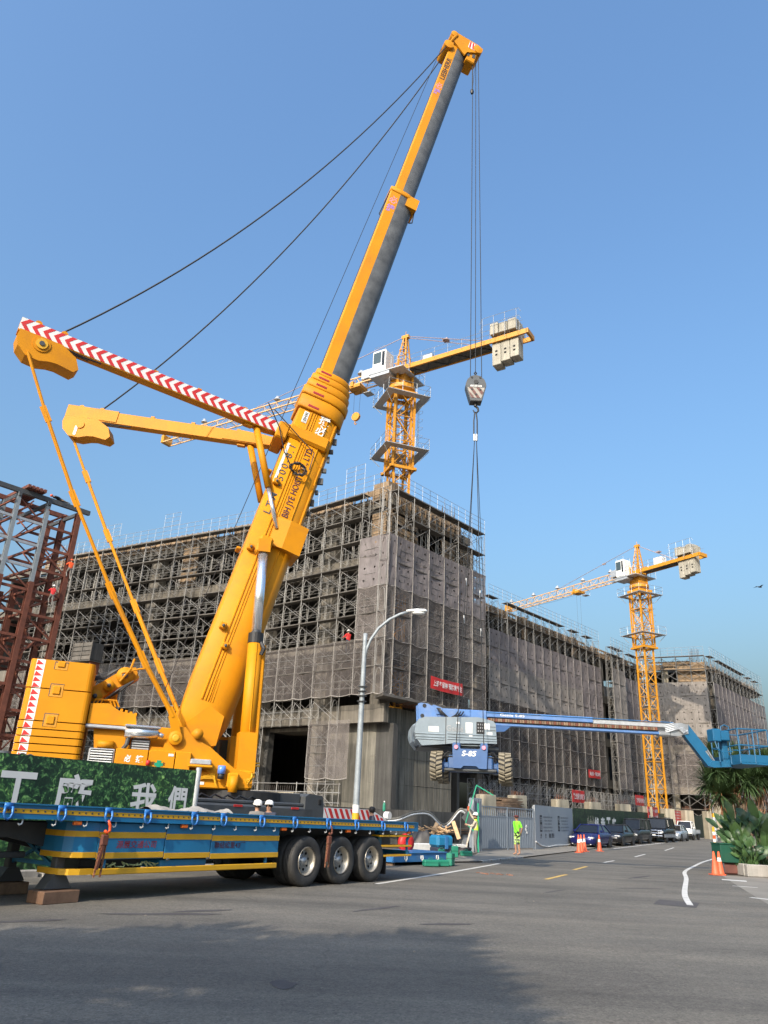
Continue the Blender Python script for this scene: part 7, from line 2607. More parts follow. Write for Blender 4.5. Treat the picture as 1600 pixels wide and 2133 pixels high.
def vehicle(name, label, loc, m, st_, gh, wheels, wr, W, roof_m=None, rails=False, scale=1.0, extra=None):
    """st_: body stations (x, half width, z bottom, z top); gh: greenhouse base/roof outline (x0, x1 at belt, x2, x3 at roof, belt z, roof z, half width belt/roof)"""
    v = thing(name, label, 'car' if 'truck' not in name and 'van' not in name else name.split('_')[-1], loc, ang(57), 'vehicles parked along the hoarding')
    b = MB()
    b.cs = True
    b.loft([csec(*s) for s in st_])
    body = b.build('body', m, v)
    x0, x1, x2, x3, zb, zr, wb, wr_ = gh
    def gp(t, s, ins=0.0):
        """point on greenhouse side s at heights; t in corners"""
    g0 = [V((x0, -wb, zb)), V((x1, -wb, zb)), V((x1, wb, zb)), V((x0, wb, zb))]
    g1 = [V((x2, -wr_, zr)), V((x3, -wr_, zr)), V((x3, wr_, zr)), V((x2, wr_, zr))]
    b = MB()
    b.add(g0 + g1, [(0, 1, 5, 4), (2, 3, 7, 6)])
    b.build('side_glass', 'glass_dark', v)
    MB().add([g0[3], g0[0], g1[0], g1[3]], [(0, 1, 2, 3)]).build('windscreen', 'glass_dark', v)
    MB().add([g0[1], g0[2], g1[2], g1[1]], [(0, 1, 2, 3)]).build('rear_glass', 'glass_dark', v)
    b = MB()
    b.cs = True
    k = 0.05
    b.loft([[V((x, y, z)) for y, z in ((-wr_ * f - k, zr - 0.03), (-wr_ * f * 0.96, zr + 0.015 + c), (0, zr + 0.035 + c), (wr_ * f * 0.96, zr + 0.015 + c), (wr_ * f + k, zr - 0.03))] for x, f, c in ((x2 - 0.08, 0.96, -0.03), (x2 + 0.15, 1, 0.0), ((x2 + x3) / 2, 1, 0.025), (x3 - 0.15, 1, 0.0), (x3 + 0.08, 0.96, -0.03))])
    b.build('roof', roof_m or m, v)
    for i in range(4):
        a, c = g0[i], g1[i]
        o = V((0, -0.012 if a.y < 0 else 0.012, 0))
        MB().beam(a + o, c + o, 0.07, 0.06, (1, 0, 0)).build('pillar', m, v)
    for s in (-1, 1):
        for f in (0.48,) if x3 - x2 < 1.8 else (0.3, 0.62):
            a = V((x0 + (x1 - x0) * (f + 0.02), s * (wb + 0.008), zb))
            c = V((x2 + (x3 - x2) * f, s * (wr_ + 0.008), zr))
            MB().beam(a, c, 0.06, 0.04, (1, 0, 0)).build('pillar', m, v)
        MB().rbox(x0 + 0.28, x0 + 0.42, s * (wb + 0.05), s * (wb + 0.22), zb + 0.02, zb + 0.16, 0.03).build('wing_mirror', m, v)
    for x in wheels:
        for s in (-1, 1):
            b = MB()
            b.cs = True
            b.lathe([(wr * 0.62, -0.1), (wr * 0.95, -0.1), (wr, -0.06), (wr, 0.06), (wr * 0.95, 0.1), (wr * 0.62, 0.1)], (0, 0, 0), 'y', 20)
            w_ = b.build('wheel', 'rubber', v, (x, s * (W - 0.1), wr))
            MB().lathe([(wr * 0.64, s * 0.08), (wr * 0.6, s * 0.1), (wr * 0.55, s * 0.07), (0.08, s * 0.085), (0.02, s * 0.09)], (0, 0, 0), 'y', 16, False).build('rim', 'chrome', w_)
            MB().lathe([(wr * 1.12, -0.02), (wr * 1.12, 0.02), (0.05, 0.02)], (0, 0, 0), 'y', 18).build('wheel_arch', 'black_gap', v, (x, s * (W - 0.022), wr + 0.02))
    if extra:
        extra(v)
    return v
def front_bits(v, x, hw, zl, zg, m='chrome', gr=True, big=False, lw=0.36, lh=0.13):
    for s in (-1, 1):
        MB().rbox(x - 0.02, x + 0.3, s * hw - 0.0 if s > 0 else -hw, s * (hw - lw), zl, zl + lh, 0.03).build('headlight', 'head_glass', v)
        MB().lathe([(0.005, -0.02), (0.055, -0.02), (0.055, 0.05)], (x + 0.04, s * (hw - 0.2), zg - 0.2), 'x', 10).build('fog_lamp', 'head_glass', v)
    if gr:
        MB().rbox(x - 0.03, x + 0.1, -0.4, 0.4, zg, zg + (0.2 if big else 0.1), 0.02).build('grille', 'black', v)
        MB().rbox(x - 0.04, x + 0.05, -0.36, 0.36, zg + 0.04, zg + 0.065, 0.008).build('grille_bar', m, v)
    MB().rbox(x - 0.045, x + 0.0, -0.17, 0.17, zg - 0.2, zg - 0.08, 0.005).build('number_plate', 'plate', v)
    MB().rbox(x - 0.02, x + 0.15, -0.55, 0.55, zg - 0.34, zg - 0.22, 0.02).build('air_intake', 'black', v)
SED = [(0.0, 0.66, 0.32, 0.60), (0.1, 0.78, 0.22, 0.68), (0.35, 0.85, 0.19, 0.76), (0.9, 0.885, 0.18, 0.86), (1.35, 0.895, 0.18, 0.95), (2.4, 0.9, 0.18, 0.97), (3.5, 0.89, 0.19, 0.99), (4.15, 0.85, 0.22, 0.97), (4.4, 0.8, 0.28, 0.9), (4.5, 0.7, 0.36, 0.78)]
SGH = (1.15, 4.0, 1.95, 3.2, 0.95, 1.43, 0.79, 0.6)
vehicle('sedan_car', 'dark blue sedan parked nearest, behind the orange cones', (13.95, 53.4, gz(53.4)), 'car_blue', SED, SGH, (0.85, 3.5), 0.32, 0.9, extra=lambda v: front_bits(v, 0.04, 0.8, 0.56, 0.46, 'car_blue'))
vehicle('sedan_car', 'black sedan parked between the blue sedan and the dark van', (17.45, 59.2, gz(59.2)), 'car_black', SED, SGH, (0.85, 3.5), 0.32, 0.9, extra=lambda v: (front_bits(v, 0.04, 0.82, 0.6, 0.5, 'chrome'), MB().rbox(0.0, 0.12, -0.75, 0.75, 0.62, 0.68, 0.02).build('chrome_strip', 'chrome', v)))
VAN = [(0.0, 0.74, 0.35, 0.72), (0.08, 0.82, 0.28, 0.85), (0.3, 0.87, 0.25, 0.96), (0.75, 0.89, 0.24, 1.08), (1.3, 0.9, 0.24, 1.12), (3.8, 0.9, 0.25, 1.14), (4.6, 0.88, 0.27, 1.14), (4.72, 0.82, 0.35, 1.1)]
VGH = (0.72, 4.68, 1.45, 4.55, 1.1, 1.86, 0.84, 0.72)
vehicle('parked_van', 'dark grey van parked behind the black sedan', (20.75, 65.2, gz(65.2)), 'car_grey', VAN, VGH, (0.85, 3.75), 0.34, 0.9, extra=lambda v: (front_bits(v, 0.02, 0.82, 0.62, 0.55, 'chrome', True, True), MB().bx(0.9, 1.12, -0.62, 0.62, 1.14, 1.22).build('sun_shade', 'white', v)))
SUV = [(0.0, 0.76, 0.45, 0.85), (0.1, 0.84, 0.38, 0.98), (0.35, 0.88, 0.36, 1.06), (1.0, 0.9, 0.35, 1.14), (1.3, 0.91, 0.35, 1.2), (3.9, 0.91, 0.35, 1.22), (4.6, 0.89, 0.38, 1.2), (4.7, 0.84, 0.45, 1.15)]
def suv_x(v):
    front_bits(v, 0.02, 0.82, 0.78, 0.72, 'chrome', True, True, 0.3, 0.16)
    b = MB()
    for y in (-0.45, 0.45):
        b.path([(-0.1, y, 0.45), (-0.14, y, 0.75), (-0.1, y, 1.0)], 0.03, 6)
    for z in (0.55, 0.75, 0.98):
        b.path([(-0.05, -0.75, z), (-0.13, -0.45, z), (-0.13, 0.45, z), (-0.05, 0.75, z)], 0.03, 6)
    b.build('bull_bar', 'chrome', v)
    MB().rbox(0.15, 4.6, -0.925, -0.88, 0.42, 0.68, 0.02).build('silver_sill', 'car_silver', v)
    MB().rbox(0.15, 4.6, 0.88, 0.925, 0.42, 0.68, 0.02).build('silver_sill', 'car_silver', v)
    b = MB()
    for y in (-0.62, 0.62):
        b.tube((1.7, y, 2.08), (4.2, y, 2.08), 0.025, 6)
    b.build('roof_bars', 'black', v)
vehicle('offroad_van', 'black high off-road van with silver sill and bull bar', (25.1, 71.4, gz(71.4)), 'car_black', SUV, (1.15, 4.66, 1.6, 4.5, 1.18, 2.0, 0.84, 0.72), (0.95, 3.75), 0.38, 0.91, extra=suv_x)
vehicle('sedan_car', 'silver sedan parked between the off-road van and the white truck', (28.8, 77.4, gz(77.4)), 'car_silver', SED, SGH, (0.85, 3.5), 0.32, 0.9, extra=lambda v: front_bits(v, 0.04, 0.8, 0.57, 0.48))
TRK = [(0.0, 0.68, 0.45, 1.0), (0.06, 0.74, 0.4, 1.08), (0.25, 0.76, 0.38, 1.12), (1.6, 0.78, 0.4, 1.12), (1.95, 0.78, 0.45, 1.12)]
def trk_x(v):
    front_bits(v, 0.0, 0.7, 0.72, 0.74, 'black', True, False, 0.26, 0.14)
    MB().rbox(-0.06, 0.12, -0.75, 0.75, 0.38, 0.62, 0.03).build('bumper', 'black', v)
    MB().bx(2.0, 4.3, -0.74, 0.74, 0.62, 0.7).build('bed_floor', 'white_dirty', v)
    for y in (-0.76, 0.74):
        MB().bx(2.0, 4.3, y, y + 0.03, 0.7, 1.0).build('bed_side', 'car_white', v)
    MB().bx(4.28, 4.31, -0.74, 0.74, 0.7, 1.0).build('tailgate', 'car_white', v)
    MB().bx(0.3, 4.2, -0.3, 0.3, 0.35, 0.6).build('frame', 'dark_grey', v)
vehicle('pickup_truck', 'small white pickup truck parked at the far end of the row', (32.6, 83.6, gz(83.6)), 'car_white', TRK, (0.12, 1.9, 0.5, 1.75, 1.1, 1.78, 0.72, 0.62), (0.75, 3.4), 0.3, 0.76, extra=trk_x)
# cones
def cone(label, loc, h=0.7, tiltv=0.0, band=True):
    c = thing('traffic_cone', label, 'cone', loc, random.random() * 3, 'traffic cones')
    b = MB()
    b.cs = True
    b.lathe([(0.15, 0.03), (0.14, 0.05), (0.03, h), (0.005, h + 0.005)], n=18)
    b.build('cone_body', 'cone_orange', c)
    MB().rbox(-0.19, 0.19, -0.19, 0.19, 0, 0.035, 0.01).build('cone_base', 'cone_orange', c)
    if band:
        b = MB()
        b.cs = True
        b.lathe([(0.14 - 0.11 * 0.5 + 0.002, h * 0.5), (0.14 - 0.11 * 0.72 + 0.003, h * 0.74)], n=18, cap=False)
        b.build('reflective_band', 'white', c)
    return c
for x, y, lab in ((11.75, 45.5, 'leftmost orange cone in front of the blue sedan'), (12.25, 46.9, 'orange cone second from the left, in the group of three'), (12.7, 47.9, 'orange cone third from the left, closing the group of three'), (13.9, 49.0, 'single orange cone standing right of the group, before the sedan')):
    cone(lab, (x, y, 0), 0.92)
cone('faded red cone in front of the planter, left of the pair', (12.85, 30.35, 0), 0.8, band=False)
cone('faded red cone with white band in front of the planter, right of the pair', (13.1, 30.5, 0), 0.8)
# street lamps
lm = thing('street_lamp', 'tall galvanised street lamp with a curved arm behind the trailer', 'street lamp', (-0.41, 23.9, 0.02))
b = MB()
b.cs = True
b.lathe([(0.1, 0.0), (0.095, 1.5), (0.085, 4.0), (0.068, 6.65), (0.0675, 6.9), (0.01, 6.92)], n=20)
b.build('pole', 'lamp_galv', lm)
b = MB()
b.cs = True
b.lathe([(0.103, 0.9), (0.103, 1.38)], n=20, cap=False)
b.build('grey_sleeve', 'galv', lm)
b = MB()
b.cs = True
b.lathe([(0.1035, 1.35), (0.1035, 1.52)], n=20, cap=False)
b.build('yellow_band', 'trailer_yellow', lm)
b = MB()
b.cs = True
b.lathe([(0.1032, 1.53), (0.1032, 1.75)], n=20, cap=False)
b.build('white_band', 'white_dirty', lm)
for z in (4.75, 4.92, 5.06, 5.2):
    MB().lathe([(0.06, z), (0.15, z), (0.15, z + 0.02), (0.06, z + 0.02)], n=16).build('cable_clamp', 'dark_grey', lm)
arm = [V((0.03, 0, 6.1)), V((0.06, -0.0, 6.4)), V((0.18, 0, 6.72)), V((0.42, 0, 7.1)), V((0.75, 0, 7.4)), V((1.1, 0, 7.6)), V((1.35, 0, 7.68))]
b = MB()
b.cs = True
b.path(arm, 0.045, 10)
b.build('lamp_arm', 'lamp_galv', lm)
b = MB()
b.cs = True
secs = []
for t, w_, h in ((0, 0.05, 0.05), (0.12, 0.1, 0.07), (0.35, 0.14, 0.085), (0.6, 0.12, 0.075), (0.68, 0.03, 0.03)):
    secs.append([V((1.3 + t, w_ * math.cos(a), 7.7 + 0.05 * t + h * math.sin(a) * (1 if math.sin(a) > 0 else 0.5))) for a in [2 * math.pi * i / 14 for i in range(14)]])
b.loft(secs)
b.build('lamp_head', 'lamp_glass', lm)
b = MB()
b.cs = True
b.ball((1.68, 0, 7.68), 0.14, 12, (1.7, 0.8, 0.55))
b.build('lamp_bowl', 'lamp_glass', lm)
l2 = thing('street_lamp', 'slim pale street lamp pole behind the white truck, by the yucca', 'street lamp', (36.2, 84.5, gz(84.5)))
MB().lathe([(0.16, 0), (0.13, 2), (0.1, 6.8)], n=12).build('pole', 'lamp_galv', l2)
MB().lathe([(0.24, 0.6), (0.24, 2.3)], n=12, cap=True).build('meter_cover', 'galv', l2)
MB().lathe([(0.165, 2.3), (0.165, 2.7)], n=12, cap=False).build('yellow_band', 'trailer_yellow', l2)
# ---------------------------------------------------------------- plants
def leaf_mat(name, c, tr=0.25, var=0.3):
    m = mat(name, c, 0.45, 0, var, 2.0, rnd=0.25)
    n, l, b = tree_of(m)
    b.inputs['Subsurface Weight'].default_value = 0.0
    out = n['Material Output']
    t = n.new('ShaderNodeBsdfTranslucent')
    t.inputs[0].default_value = (c[0] * 1.6, c[1] * 1.5, c[2] * 0.8, 1)
    mx = n.new('ShaderNodeMixShader')
    mx.inputs[0].default_value = tr
    l.new(b.outputs[0], mx.inputs[1])
    l.new(t.outputs[0], mx.inputs[2])
    l.new(mx.outputs[0], out.inputs[0])
leaf_mat('yucca_leaf', (0.04, 0.07, 0.025), 0.12)
leaf_mat('dry_leaf', (0.19, 0.085, 0.035), 0.15)
leaf_mat('paddle_leaf', (0.052, 0.105, 0.032), 0.2)
leaf_mat('paddle_leaf_dark', (0.02, 0.05, 0.018), 0.15)
leaf_mat('shrub_leaf', (0.05, 0.12, 0.03), 0.25)
mat('trunk', (0.13, 0.095, 0.065), 0.9, 0, 0.3, 5, bump=0.6, bscale=12)
def blade(b, o, d, L, w_, droop, tw=0.0, fold=0.2, segs=4):
    """one sword leaf from o along d, bending down"""
    d = V(d).normalized()
    p = V(o)
    side = d.cross(V((0, 0, 1)))
    if side.length < 0.05:
        side = V((1, 0, 0))
    side.normalize()
    row = []
    for i in range(segs + 1):
        t = i / segs
        ww = w_ * (0.55 + 0.9 * t if t < 0.4 else (1 - t) / 0.6 * 0.91 + 0.01)
        nn = side.cross(d)
        row.append((p - side * ww + nn * ww * fold, p.copy(), p + side * ww + nn * ww * fold))
        p = p + d * (L / segs)
        d = (d + V((0, 0, -droop / segs))).normalized()
        side = (side - d * side.dot(d)).normalized()
    vs = [q for r in row for q in r]
    fs = []
    for i in range(segs):
        a = i * 3
        fs += [(a, a + 1, a + 4, a + 3), (a + 1, a + 2, a + 5, a + 4)]
    b.add(vs, fs)
def yucca_head(b, c, n_, L, seed, axis=(0, 0, 1), lo=-0.5, wid=0.034):
    rr = random.Random(seed)
    ax = V(axis).normalized()
    for i in range(n_):
        t = rr.random()
        el = lo + (1.35 - lo) * t ** 0.9
        a = rr.random() * 2 * math.pi
        d = V((math.cos(a) * math.cos(el), math.sin(a) * math.cos(el), math.sin(el))) + ax * 0.15
        blade(b, V(c) + d * 0.07, d, L * rr.uniform(0.75, 1.08), wid * L / 0.8, rr.uniform(0.25, 0.9) * (1.2 - t), segs=4)
def yucca(label, base, heads, L=0.85, n_=150, dry=True, group='yucca trees'):
    """heads: list of (offset xyz) rosette centres relative to base"""
    y = thing('yucca_tree', label, 'yucca', base, 0, group)
    for i, h in enumerate(heads):
        h = V(h)
        b = MB()
        b.cs = True
        fork = V((heads[0][0] * 0.3, heads[0][1] * 0.3, heads[0][2] * 0.35))
        pts = [V((0, 0, -0.05)), fork * 0.5, fork, fork.lerp(h, 0.5) + V((0, 0, 0.1)), h]
        b.path(pts, lambda t: 0.13 - 0.06 * t, 8)
        b.build('trunk', 'trunk', y)
        b = MB()
        yucca_head(b, h, n_, L, int(h.x * 100) + i * 17, lo=-0.95 if dry else -0.5, wid=0.034 if dry else 0.075)
        b.build('crown', 'yucca_leaf', y)
        if dry:
            b = MB()
            rr = random.Random(i + 3)
            for k in range(26):
                a = rr.random() * 6.28
                d = V((math.cos(a) * 0.5, math.sin(a) * 0.5, -0.75 + rr.uniform(-0.3, 0.3)))
                blade(b, h + V((math.cos(a) * 0.08, math.sin(a) * 0.08, -0.1 - rr.random() * 0.7)), d, L * rr.uniform(0.5, 0.9), 0.022, 0.9, segs=3)
            b.build('dry_skirt', 'dry_leaf', y)
    return y
yucca('yucca tree with drooping sword leaves under the blue lift basket, leftmost of the group', (16.6, 36.3, 0), [(-0.75, -0.2, 4.0), (-0.55, 0.3, 4.6), (-1.0, 0.1, 3.45), (-0.8, -0.4, 3.0)], 1.05, 260)
yucca('yucca tree in the middle of the group, right below the lift basket', (16.9, 36.6, 0), [(-0.15, -0.3, 4.1), (0.25, 0.3, 4.5), (0.3, -0.4, 3.6), (-0.4, -0.1, 3.2)], 1.1, 260)
yucca('yucca tree at the right end of the group, at the picture edge', (17.4, 36.4, 0), [(0.5, 0, 4.3), (0.85, 0.3, 3.8), (0.35, -0.3, 3.8), (1.0, 0, 4.4)], 1.0, 240)
# big paddle-leaved plants in the planter
def paddle_mesh(L, w_, curl, m, seed):
    b = MB()
    b.cs = True
    rr = random.Random(seed)
    N = 9
    rows = []
    p = V((0, 0, 0))
    d = V((0.0, 0, 1))
    for i in range(N + 1):
        t = i / N
        ww = w_ * math.sin(math.pi * min(1, 0.08 + t * 0.92)) ** 0.6 * (1 if t < 0.85 else (1 - t) / 0.15 * 0.8 + 0.12)
        cup = 0.35 + 0.15 * math.sin(i + seed)
        rows.append([p + V((ww * cup * 0.7, -ww, 0)), p + V((ww * cup * 0.25, -ww * 0.5, 0)), p.copy(), p + V((ww * cup * 0.25, ww * 0.5, 0)), p + V((ww * cup * 0.7, ww, 0))])
        p = p + d * (L / N)
        d = (d + V((-curl / N, 0, -curl * 0.35 / N))).normalized()
    vs = [q for r in rows for q in r]
    b.add(vs, [(i * 5 + k, i * 5 + k + 1, (i + 1) * 5 + k + 1, (i + 1) * 5 + k) for i in range(N) for k in range(4)])
    return b.mesh('leaf', m)
PAD_M = [paddle_mesh(0.95, 0.19, 0.5, 'paddle_leaf', 1), paddle_mesh(0.8, 0.2, 0.9, 'paddle_leaf', 2), paddle_mesh(0.7, 0.17, 1.4, 'paddle_leaf_dark', 3), paddle_mesh(1.05, 0.2, 0.3, 'paddle_leaf', 4)]
STEM_M = MB().path([(0, 0, 0), (0, 0, 0.4), (0, 0, 1.0)], lambda t: 0.028 - 0.012 * t, 6).mesh('stem', 'paddle_leaf')
def paddle_plant(label, base, n_, hmin, hmax, spread, seed, big=1.0):
    p = thing('paddle_leaf_plant', label, 'plant', base, 0, 'paddle leaved plants')
    rr = random.Random(seed)
    for i in range(n_):
        a = rr.random() * 6.28
        lean = rr.uniform(0.05, spread)
        h = rr.uniform(hmin, hmax)
        top = V((math.cos(a) * lean * h, math.sin(a) * lean * h, h))
        st = put('stem', STEM_M, p, mw=Matrix.Translation((rr.uniform(-0.12, 0.12), rr.uniform(-0.12, 0.12), 0)) @ top.to_track_quat('Z', 'X').to_matrix().to_4x4() @ Matrix.Diagonal((1, 1, h, 1)))
        # leaf blade continues outwards; its face looks up and towards the light
        dirn = (top.normalized() + V((math.cos(a), math.sin(a), 0)) * rr.uniform(0.1, 0.7)).normalized()
        z = dirn
        x = V((-0.3, -0.75, 0.5)) - z * V((-0.3, -0.75, 0.5)).dot(z)
        x.normalize()
        x = (x + V((rr.uniform(-0.5, 0.5), rr.uniform(-0.5, 0.5), rr.uniform(-0.3, 0.3)))).normalized()
        x = (x - z * x.dot(z)).normalized()
        y = z.cross(x)
        R_ = Matrix((x, y, z)).transposed().to_4x4()
        s = rr.uniform(0.75, 1.1) * big
        put('leaf', rr.choice(PAD_M if h > 0.7 else PAD_M[1:3]), p, mw=Matrix.Translation(V(st.matrix_local.translation) + top * 0.98) @ R_ @ Matrix.Diagonal((s, s, s, 1)))
    return p
paddle_plant('tall paddle leaved plant rising left of centre in the planter', (14.3, 31.3, 0.3), 22, 0.7, 1.7, 0.26, 1, 0.85)
paddle_plant('tall paddle leaved plant at the right picture edge in the planter', (15.15, 31.2, 0.3), 22, 0.7, 1.75, 0.3, 2, 0.9)
paddle_plant('low leafy plant hanging over the green box beside the red cones', (14.0, 30.95, 0.35), 40, 0.35, 1.0, 0.55, 3, 0.5)
paddle_plant('low paddle leaved plant over the planter edge', (14.6, 30.75, 0.3), 30, 0.25, 0.8, 0.8, 4, 0.55)
paddle_plant('low dense plant behind the planter corner', (14.3, 30.75, 0.2), 36, 0.3, 0.95, 0.8, 5, 0.5)
paddle_plant('broad leafy plant behind the green box', (14.3, 31.9, 0.4), 30, 0.6, 1.35, 0.45, 6, 0.6)
# dry orange undergrowth behind them
dg_ = thing('dry_shrub', 'orange brown dead foliage below the yucca crowns', 'shrub', (16.9, 35.4, 0))
b = MB()
rr = random.Random(21)
for i in range(260):
    c = V((rr.uniform(-0.8, 1.4), rr.uniform(-0.5, 0.5), rr.uniform(1.4, 2.5)))
    d = V((rr.uniform(-1, 1), rr.uniform(-1, 1), rr.uniform(-1, 0.6)))
    blade(b, c, d, rr.uniform(0.2, 0.5), 0.03, 0.5, segs=2)
b.build('dead_leaves', 'dry_leaf', dg_)
for i in range(5):
    MB().path([(0.25 * i - 0.6, 0, 0), (0.3 * i - 0.7, 0.1, 1.2), (0.35 * i - 0.8, 0, 2.6)], lambda t: 0.06 - 0.03 * t, 6).build('stem', 'trunk', dg_)
# planter and green box
pl2 = thing('stone_planter', 'low concrete planter wall in front of the paddle leaved plants', 'planter', (13.95, 30.15, 0), 0)
MB().rbox(0, 4.5, 0, 0.25, 0, 0.42, 0.03).build('front_wall', 'kerb', pl2)
MB().rbox(-0.02, 0.22, 0.26, 3, 0, 0.42, 0.03).build('side_wall', 'kerb', pl2)
MB().bx(0.24, 4.4, 0.26, 3, 0.1, 0.36).build('soil', 'earth', pl2)
gb_ = thing('green_box', 'dark green metal box half hidden under leaves, behind the red cones', 'box', (13.3, 30.75, 0), ang(4))
MB().rbox(0.0, 1.0, 0, 0.7, 0.42, 1.05, 0.02).build('box_body', 'green_bin', gb_)
MB().rbox(-0.02, 1.02, -0.02, 0.72, 1.05, 1.09, 0.01).build('box_lid', 'green_bin', gb_)
for x, y in ((0.08, 0.08), (0.92, 0.08), (0.08, 0.62), (0.92, 0.62)):
    MB().bx(x - 0.03, x + 0.03, y - 0.03, y + 0.03, 0, 0.42).build('box_leg', 'dark_grey', gb_)
MB().rbox(0.1, 0.95, 0.12, 0.6, 0.02, 0.4, 0.05).build('stored_pots', 'brown', gb_)
dp = thing('marker_post', 'orange and white striped marker post left of the plants', 'post', (13.35, 31.3, 0))
MB().lathe([(0.05, 0), (0.05, 1.62), (0.01, 1.66)], n=12).build('post', 'trailer_yellow', dp)
for z in (1.1, 1.35):
    MB().lathe([(0.053, z), (0.053, z + 0.12)], n=12, cap=False).build('white_band', 'white', dp)
MB().lathe([(0.054, 1.22), (0.054, 1.35)], n=12, cap=False).build('orange_band', 'orange', dp)
ob_ = thing('traffic_barrel', 'orange and white barrel just showing at the right picture edge', 'barrel', (14.98, 29.6, 0))
b = MB()
b.cs = True
b.lathe([(0.27, 0), (0.27, 0.25), (0.25, 0.27), (0.25, 0.6), (0.23, 0.62), (0.23, 0.95), (0.2, 1.2), (0.05, 1.22)], n=22)
b.build('barrel_body', 'orange', ob_)
for z in (0.62, 0.95):
    MB().lathe([(0.255, z), (0.245, z + 0.14)], n=22, cap=False).build('white_band', 'white', ob_)
# trees beside and behind the photographer, whose shadow lies on the road
sx, sy = 0.675, 1.384
rr = random.Random(77)
tops = [(-2.3, 10.9), (0.6, 11.2), (-3.3, 10.2), (-1.2, 10.2), (-0.3, 10.6), (0.6, 10.3), (-4.6, 9.9), (-2.2, 9.3), (0.1, 9.4), (0.7, 9.2), (-5.4, 9.1), (-3.6, 8.8), (-0.9, 8.7), (0.6, 8.1), (-4.6, 7.9), (-2.6, 7.9), (0.3, 7.8), (0.7, 7.0), (-1.1, 7.3), (-3.7, 6.8), (-6.3, 8.6), (-5.9, 7.2), (0.6, 6.4), (-0.6, 6.0), (-2.2, 6.2), (-7.2, 8.3), (-8.2, 7.9), (-7.2, 6.6), (-4.8, 5.9), (0.7, 5.8)]
grp = [[], [], []]
for i, (x, y) in enumerate(tops):
    z = rr.uniform(6.6, 7.6)
    p = V((x - 0.25 - sx * z, y - 0.45 - sy * z, z))
    k = 0 if x < -3.4 else (1 if x < -0.7 else 2)
    grp[k].append(p)
for k, lab in enumerate(('tall yucca tree left of the viewer, outside the picture, shading the left of the road', 'tall yucca tree beside the viewer, outside the picture, shading the middle of the road', 'tall yucca tree behind the viewer, outside the picture, shading the road at its right end')):
    base = V((sum(p.x for p in grp[k]) / len(grp[k]), sum(p.y for p in grp[k]) / len(grp[k]) - 1.0, 0))
    yucca(lab, base, [p - base for p in grp[k]], 1.3, 120, False, 'yucca trees')
# ---------------------------------------------------------------- site clutter by the gate
blk_rows = [(6.86, 47.5, 2.85, 0.95), (9.36, 51, 3.0, 0.95), (13.75, 58, 3.07, 0.98), (17.78, 64, 3.16, 1.0), (22.1, 70, 3.27, 1.0), (25.74, 75, 3.27, 1.0), (29.71, 80, 3.31, 1.0), (34.0, 86, 3.38, 1.0), (38.86, 92, 3.52, 1.0)]
ords = ['first', 'second', 'third', 'fourth', 'fifth', 'sixth', 'seventh', 'eighth', 'ninth']
for i, (x, y, z, w_) in enumerate(blk_rows):
    q = thing('concrete_pier', 'pale concrete pier with rebar stubs above the fence, %s from the gate' % ords[i], 'pier', (x, y, 0), ang(10), 'concrete piers behind the hoarding')
    MB().rbox(-w_ / 2, w_ / 2, -0.5, 0.5, 0, z - 0.02 * i, 0.02).build('pier_block', 'concrete_block', q)
    for k in range(9):
        a = ((k % 3) - 1) * 0.32 * w_ + 0.03 * (i % 3), ((k // 3) - 1) * 0.3
        MB().tube((a[0], a[1], z - 0.04), (a[0] + 0.02, a[1], z + 0.16 + 0.05 * ((k * 7 + i) % 4)), 0.014, 4).build('rebar_stub', 'rust_rebar', q)
# stack of weathered planks on the piers
rr = random.Random(31)
for s, (cx, cy, z0, n_, w_) in enumerate(((8.2, 49.6, 1.9, 9, 2.2), (8.5, 49.9, 2.42, 5, 1.5))):
    q = thing('plank_stack', 'lower stack of weathered planks behind the gate' if s == 0 else 'upper smaller stack of weathered planks behind the gate', 'planks', (cx, cy, z0), ang(20), 'weathered plank stacks')
    for k in range(n_):
        for j in range(3):
            x = rr.uniform(-0.25, 0.25)
            MB().bx(-w_ / 2 + x, w_ / 2 + x + rr.uniform(-0.2, 0.2), -0.4 + j * 0.28, -0.16 + j * 0.28, k * 0.075, k * 0.075 + 0.05).build('plank', 'old_wood', q, None, rr.uniform(-0.04, 0.04))
    for x in (-0.6, 0.6):
        MB().bx(x - 0.06, x + 0.06, -0.4, 0.4, -z0 if s == 0 else -0.05, 0.0).build('bearer', 'old_wood', q)
# green triangular swing frame on the pier
gf = thing('green_steel_frame', 'thin green steel triangle frame leaning by the gate pier', 'steel frame', (0, 0, 0))
b = MB()
pts = [V((4.6, 38.6, 1.3)), V((5.12, 38.6, 3.02)), V((5.95, 38.7, 2.6)), V((5.1, 38.6, 0.85))]
for k, (a, c) in enumerate(((0, 1), (1, 2), (0, 3))):
    MB().beam(pts[a], pts[c], 0.045, 0.045).build('frame_bar', 'green_frame', gf)
MB().tube((5.2, 38.6, 0.05), (5.2, 38.6, 2.2), 0.04, 8).build('frame_post', 'green_frame', gf)
MB().tube((5.0, 38.9, 0.05), (5.0, 38.9, 2.5), 0.03, 8).build('frame_post', 'galv', gf)
MB().beam((4.66, 38.62, 1.3), (5.05, 38.62, 1.75), 0.02, 0.7, (0, 0, 1)).build('mesh_panel', 'dark_grey', gf)
# bluish gate pier in front
gp_ = thing('gate_pier', 'tall blue grey sheet pier at the left end of the gate', 'pier', (5.25, 39.6, 0), ang(55))
MB().rbox(-0.55, 0.35, -0.12, 0.12, 0, 2.45, 0.02).build('pier_sheet', 'gate_blue', gp_)
for i in range(5):
    MB().bx(-0.5 + i * 0.18, -0.44 + i * 0.18, -0.15, -0.12, 0.05, 2.4).build('pier_rib', 'gate_blue', gp_)
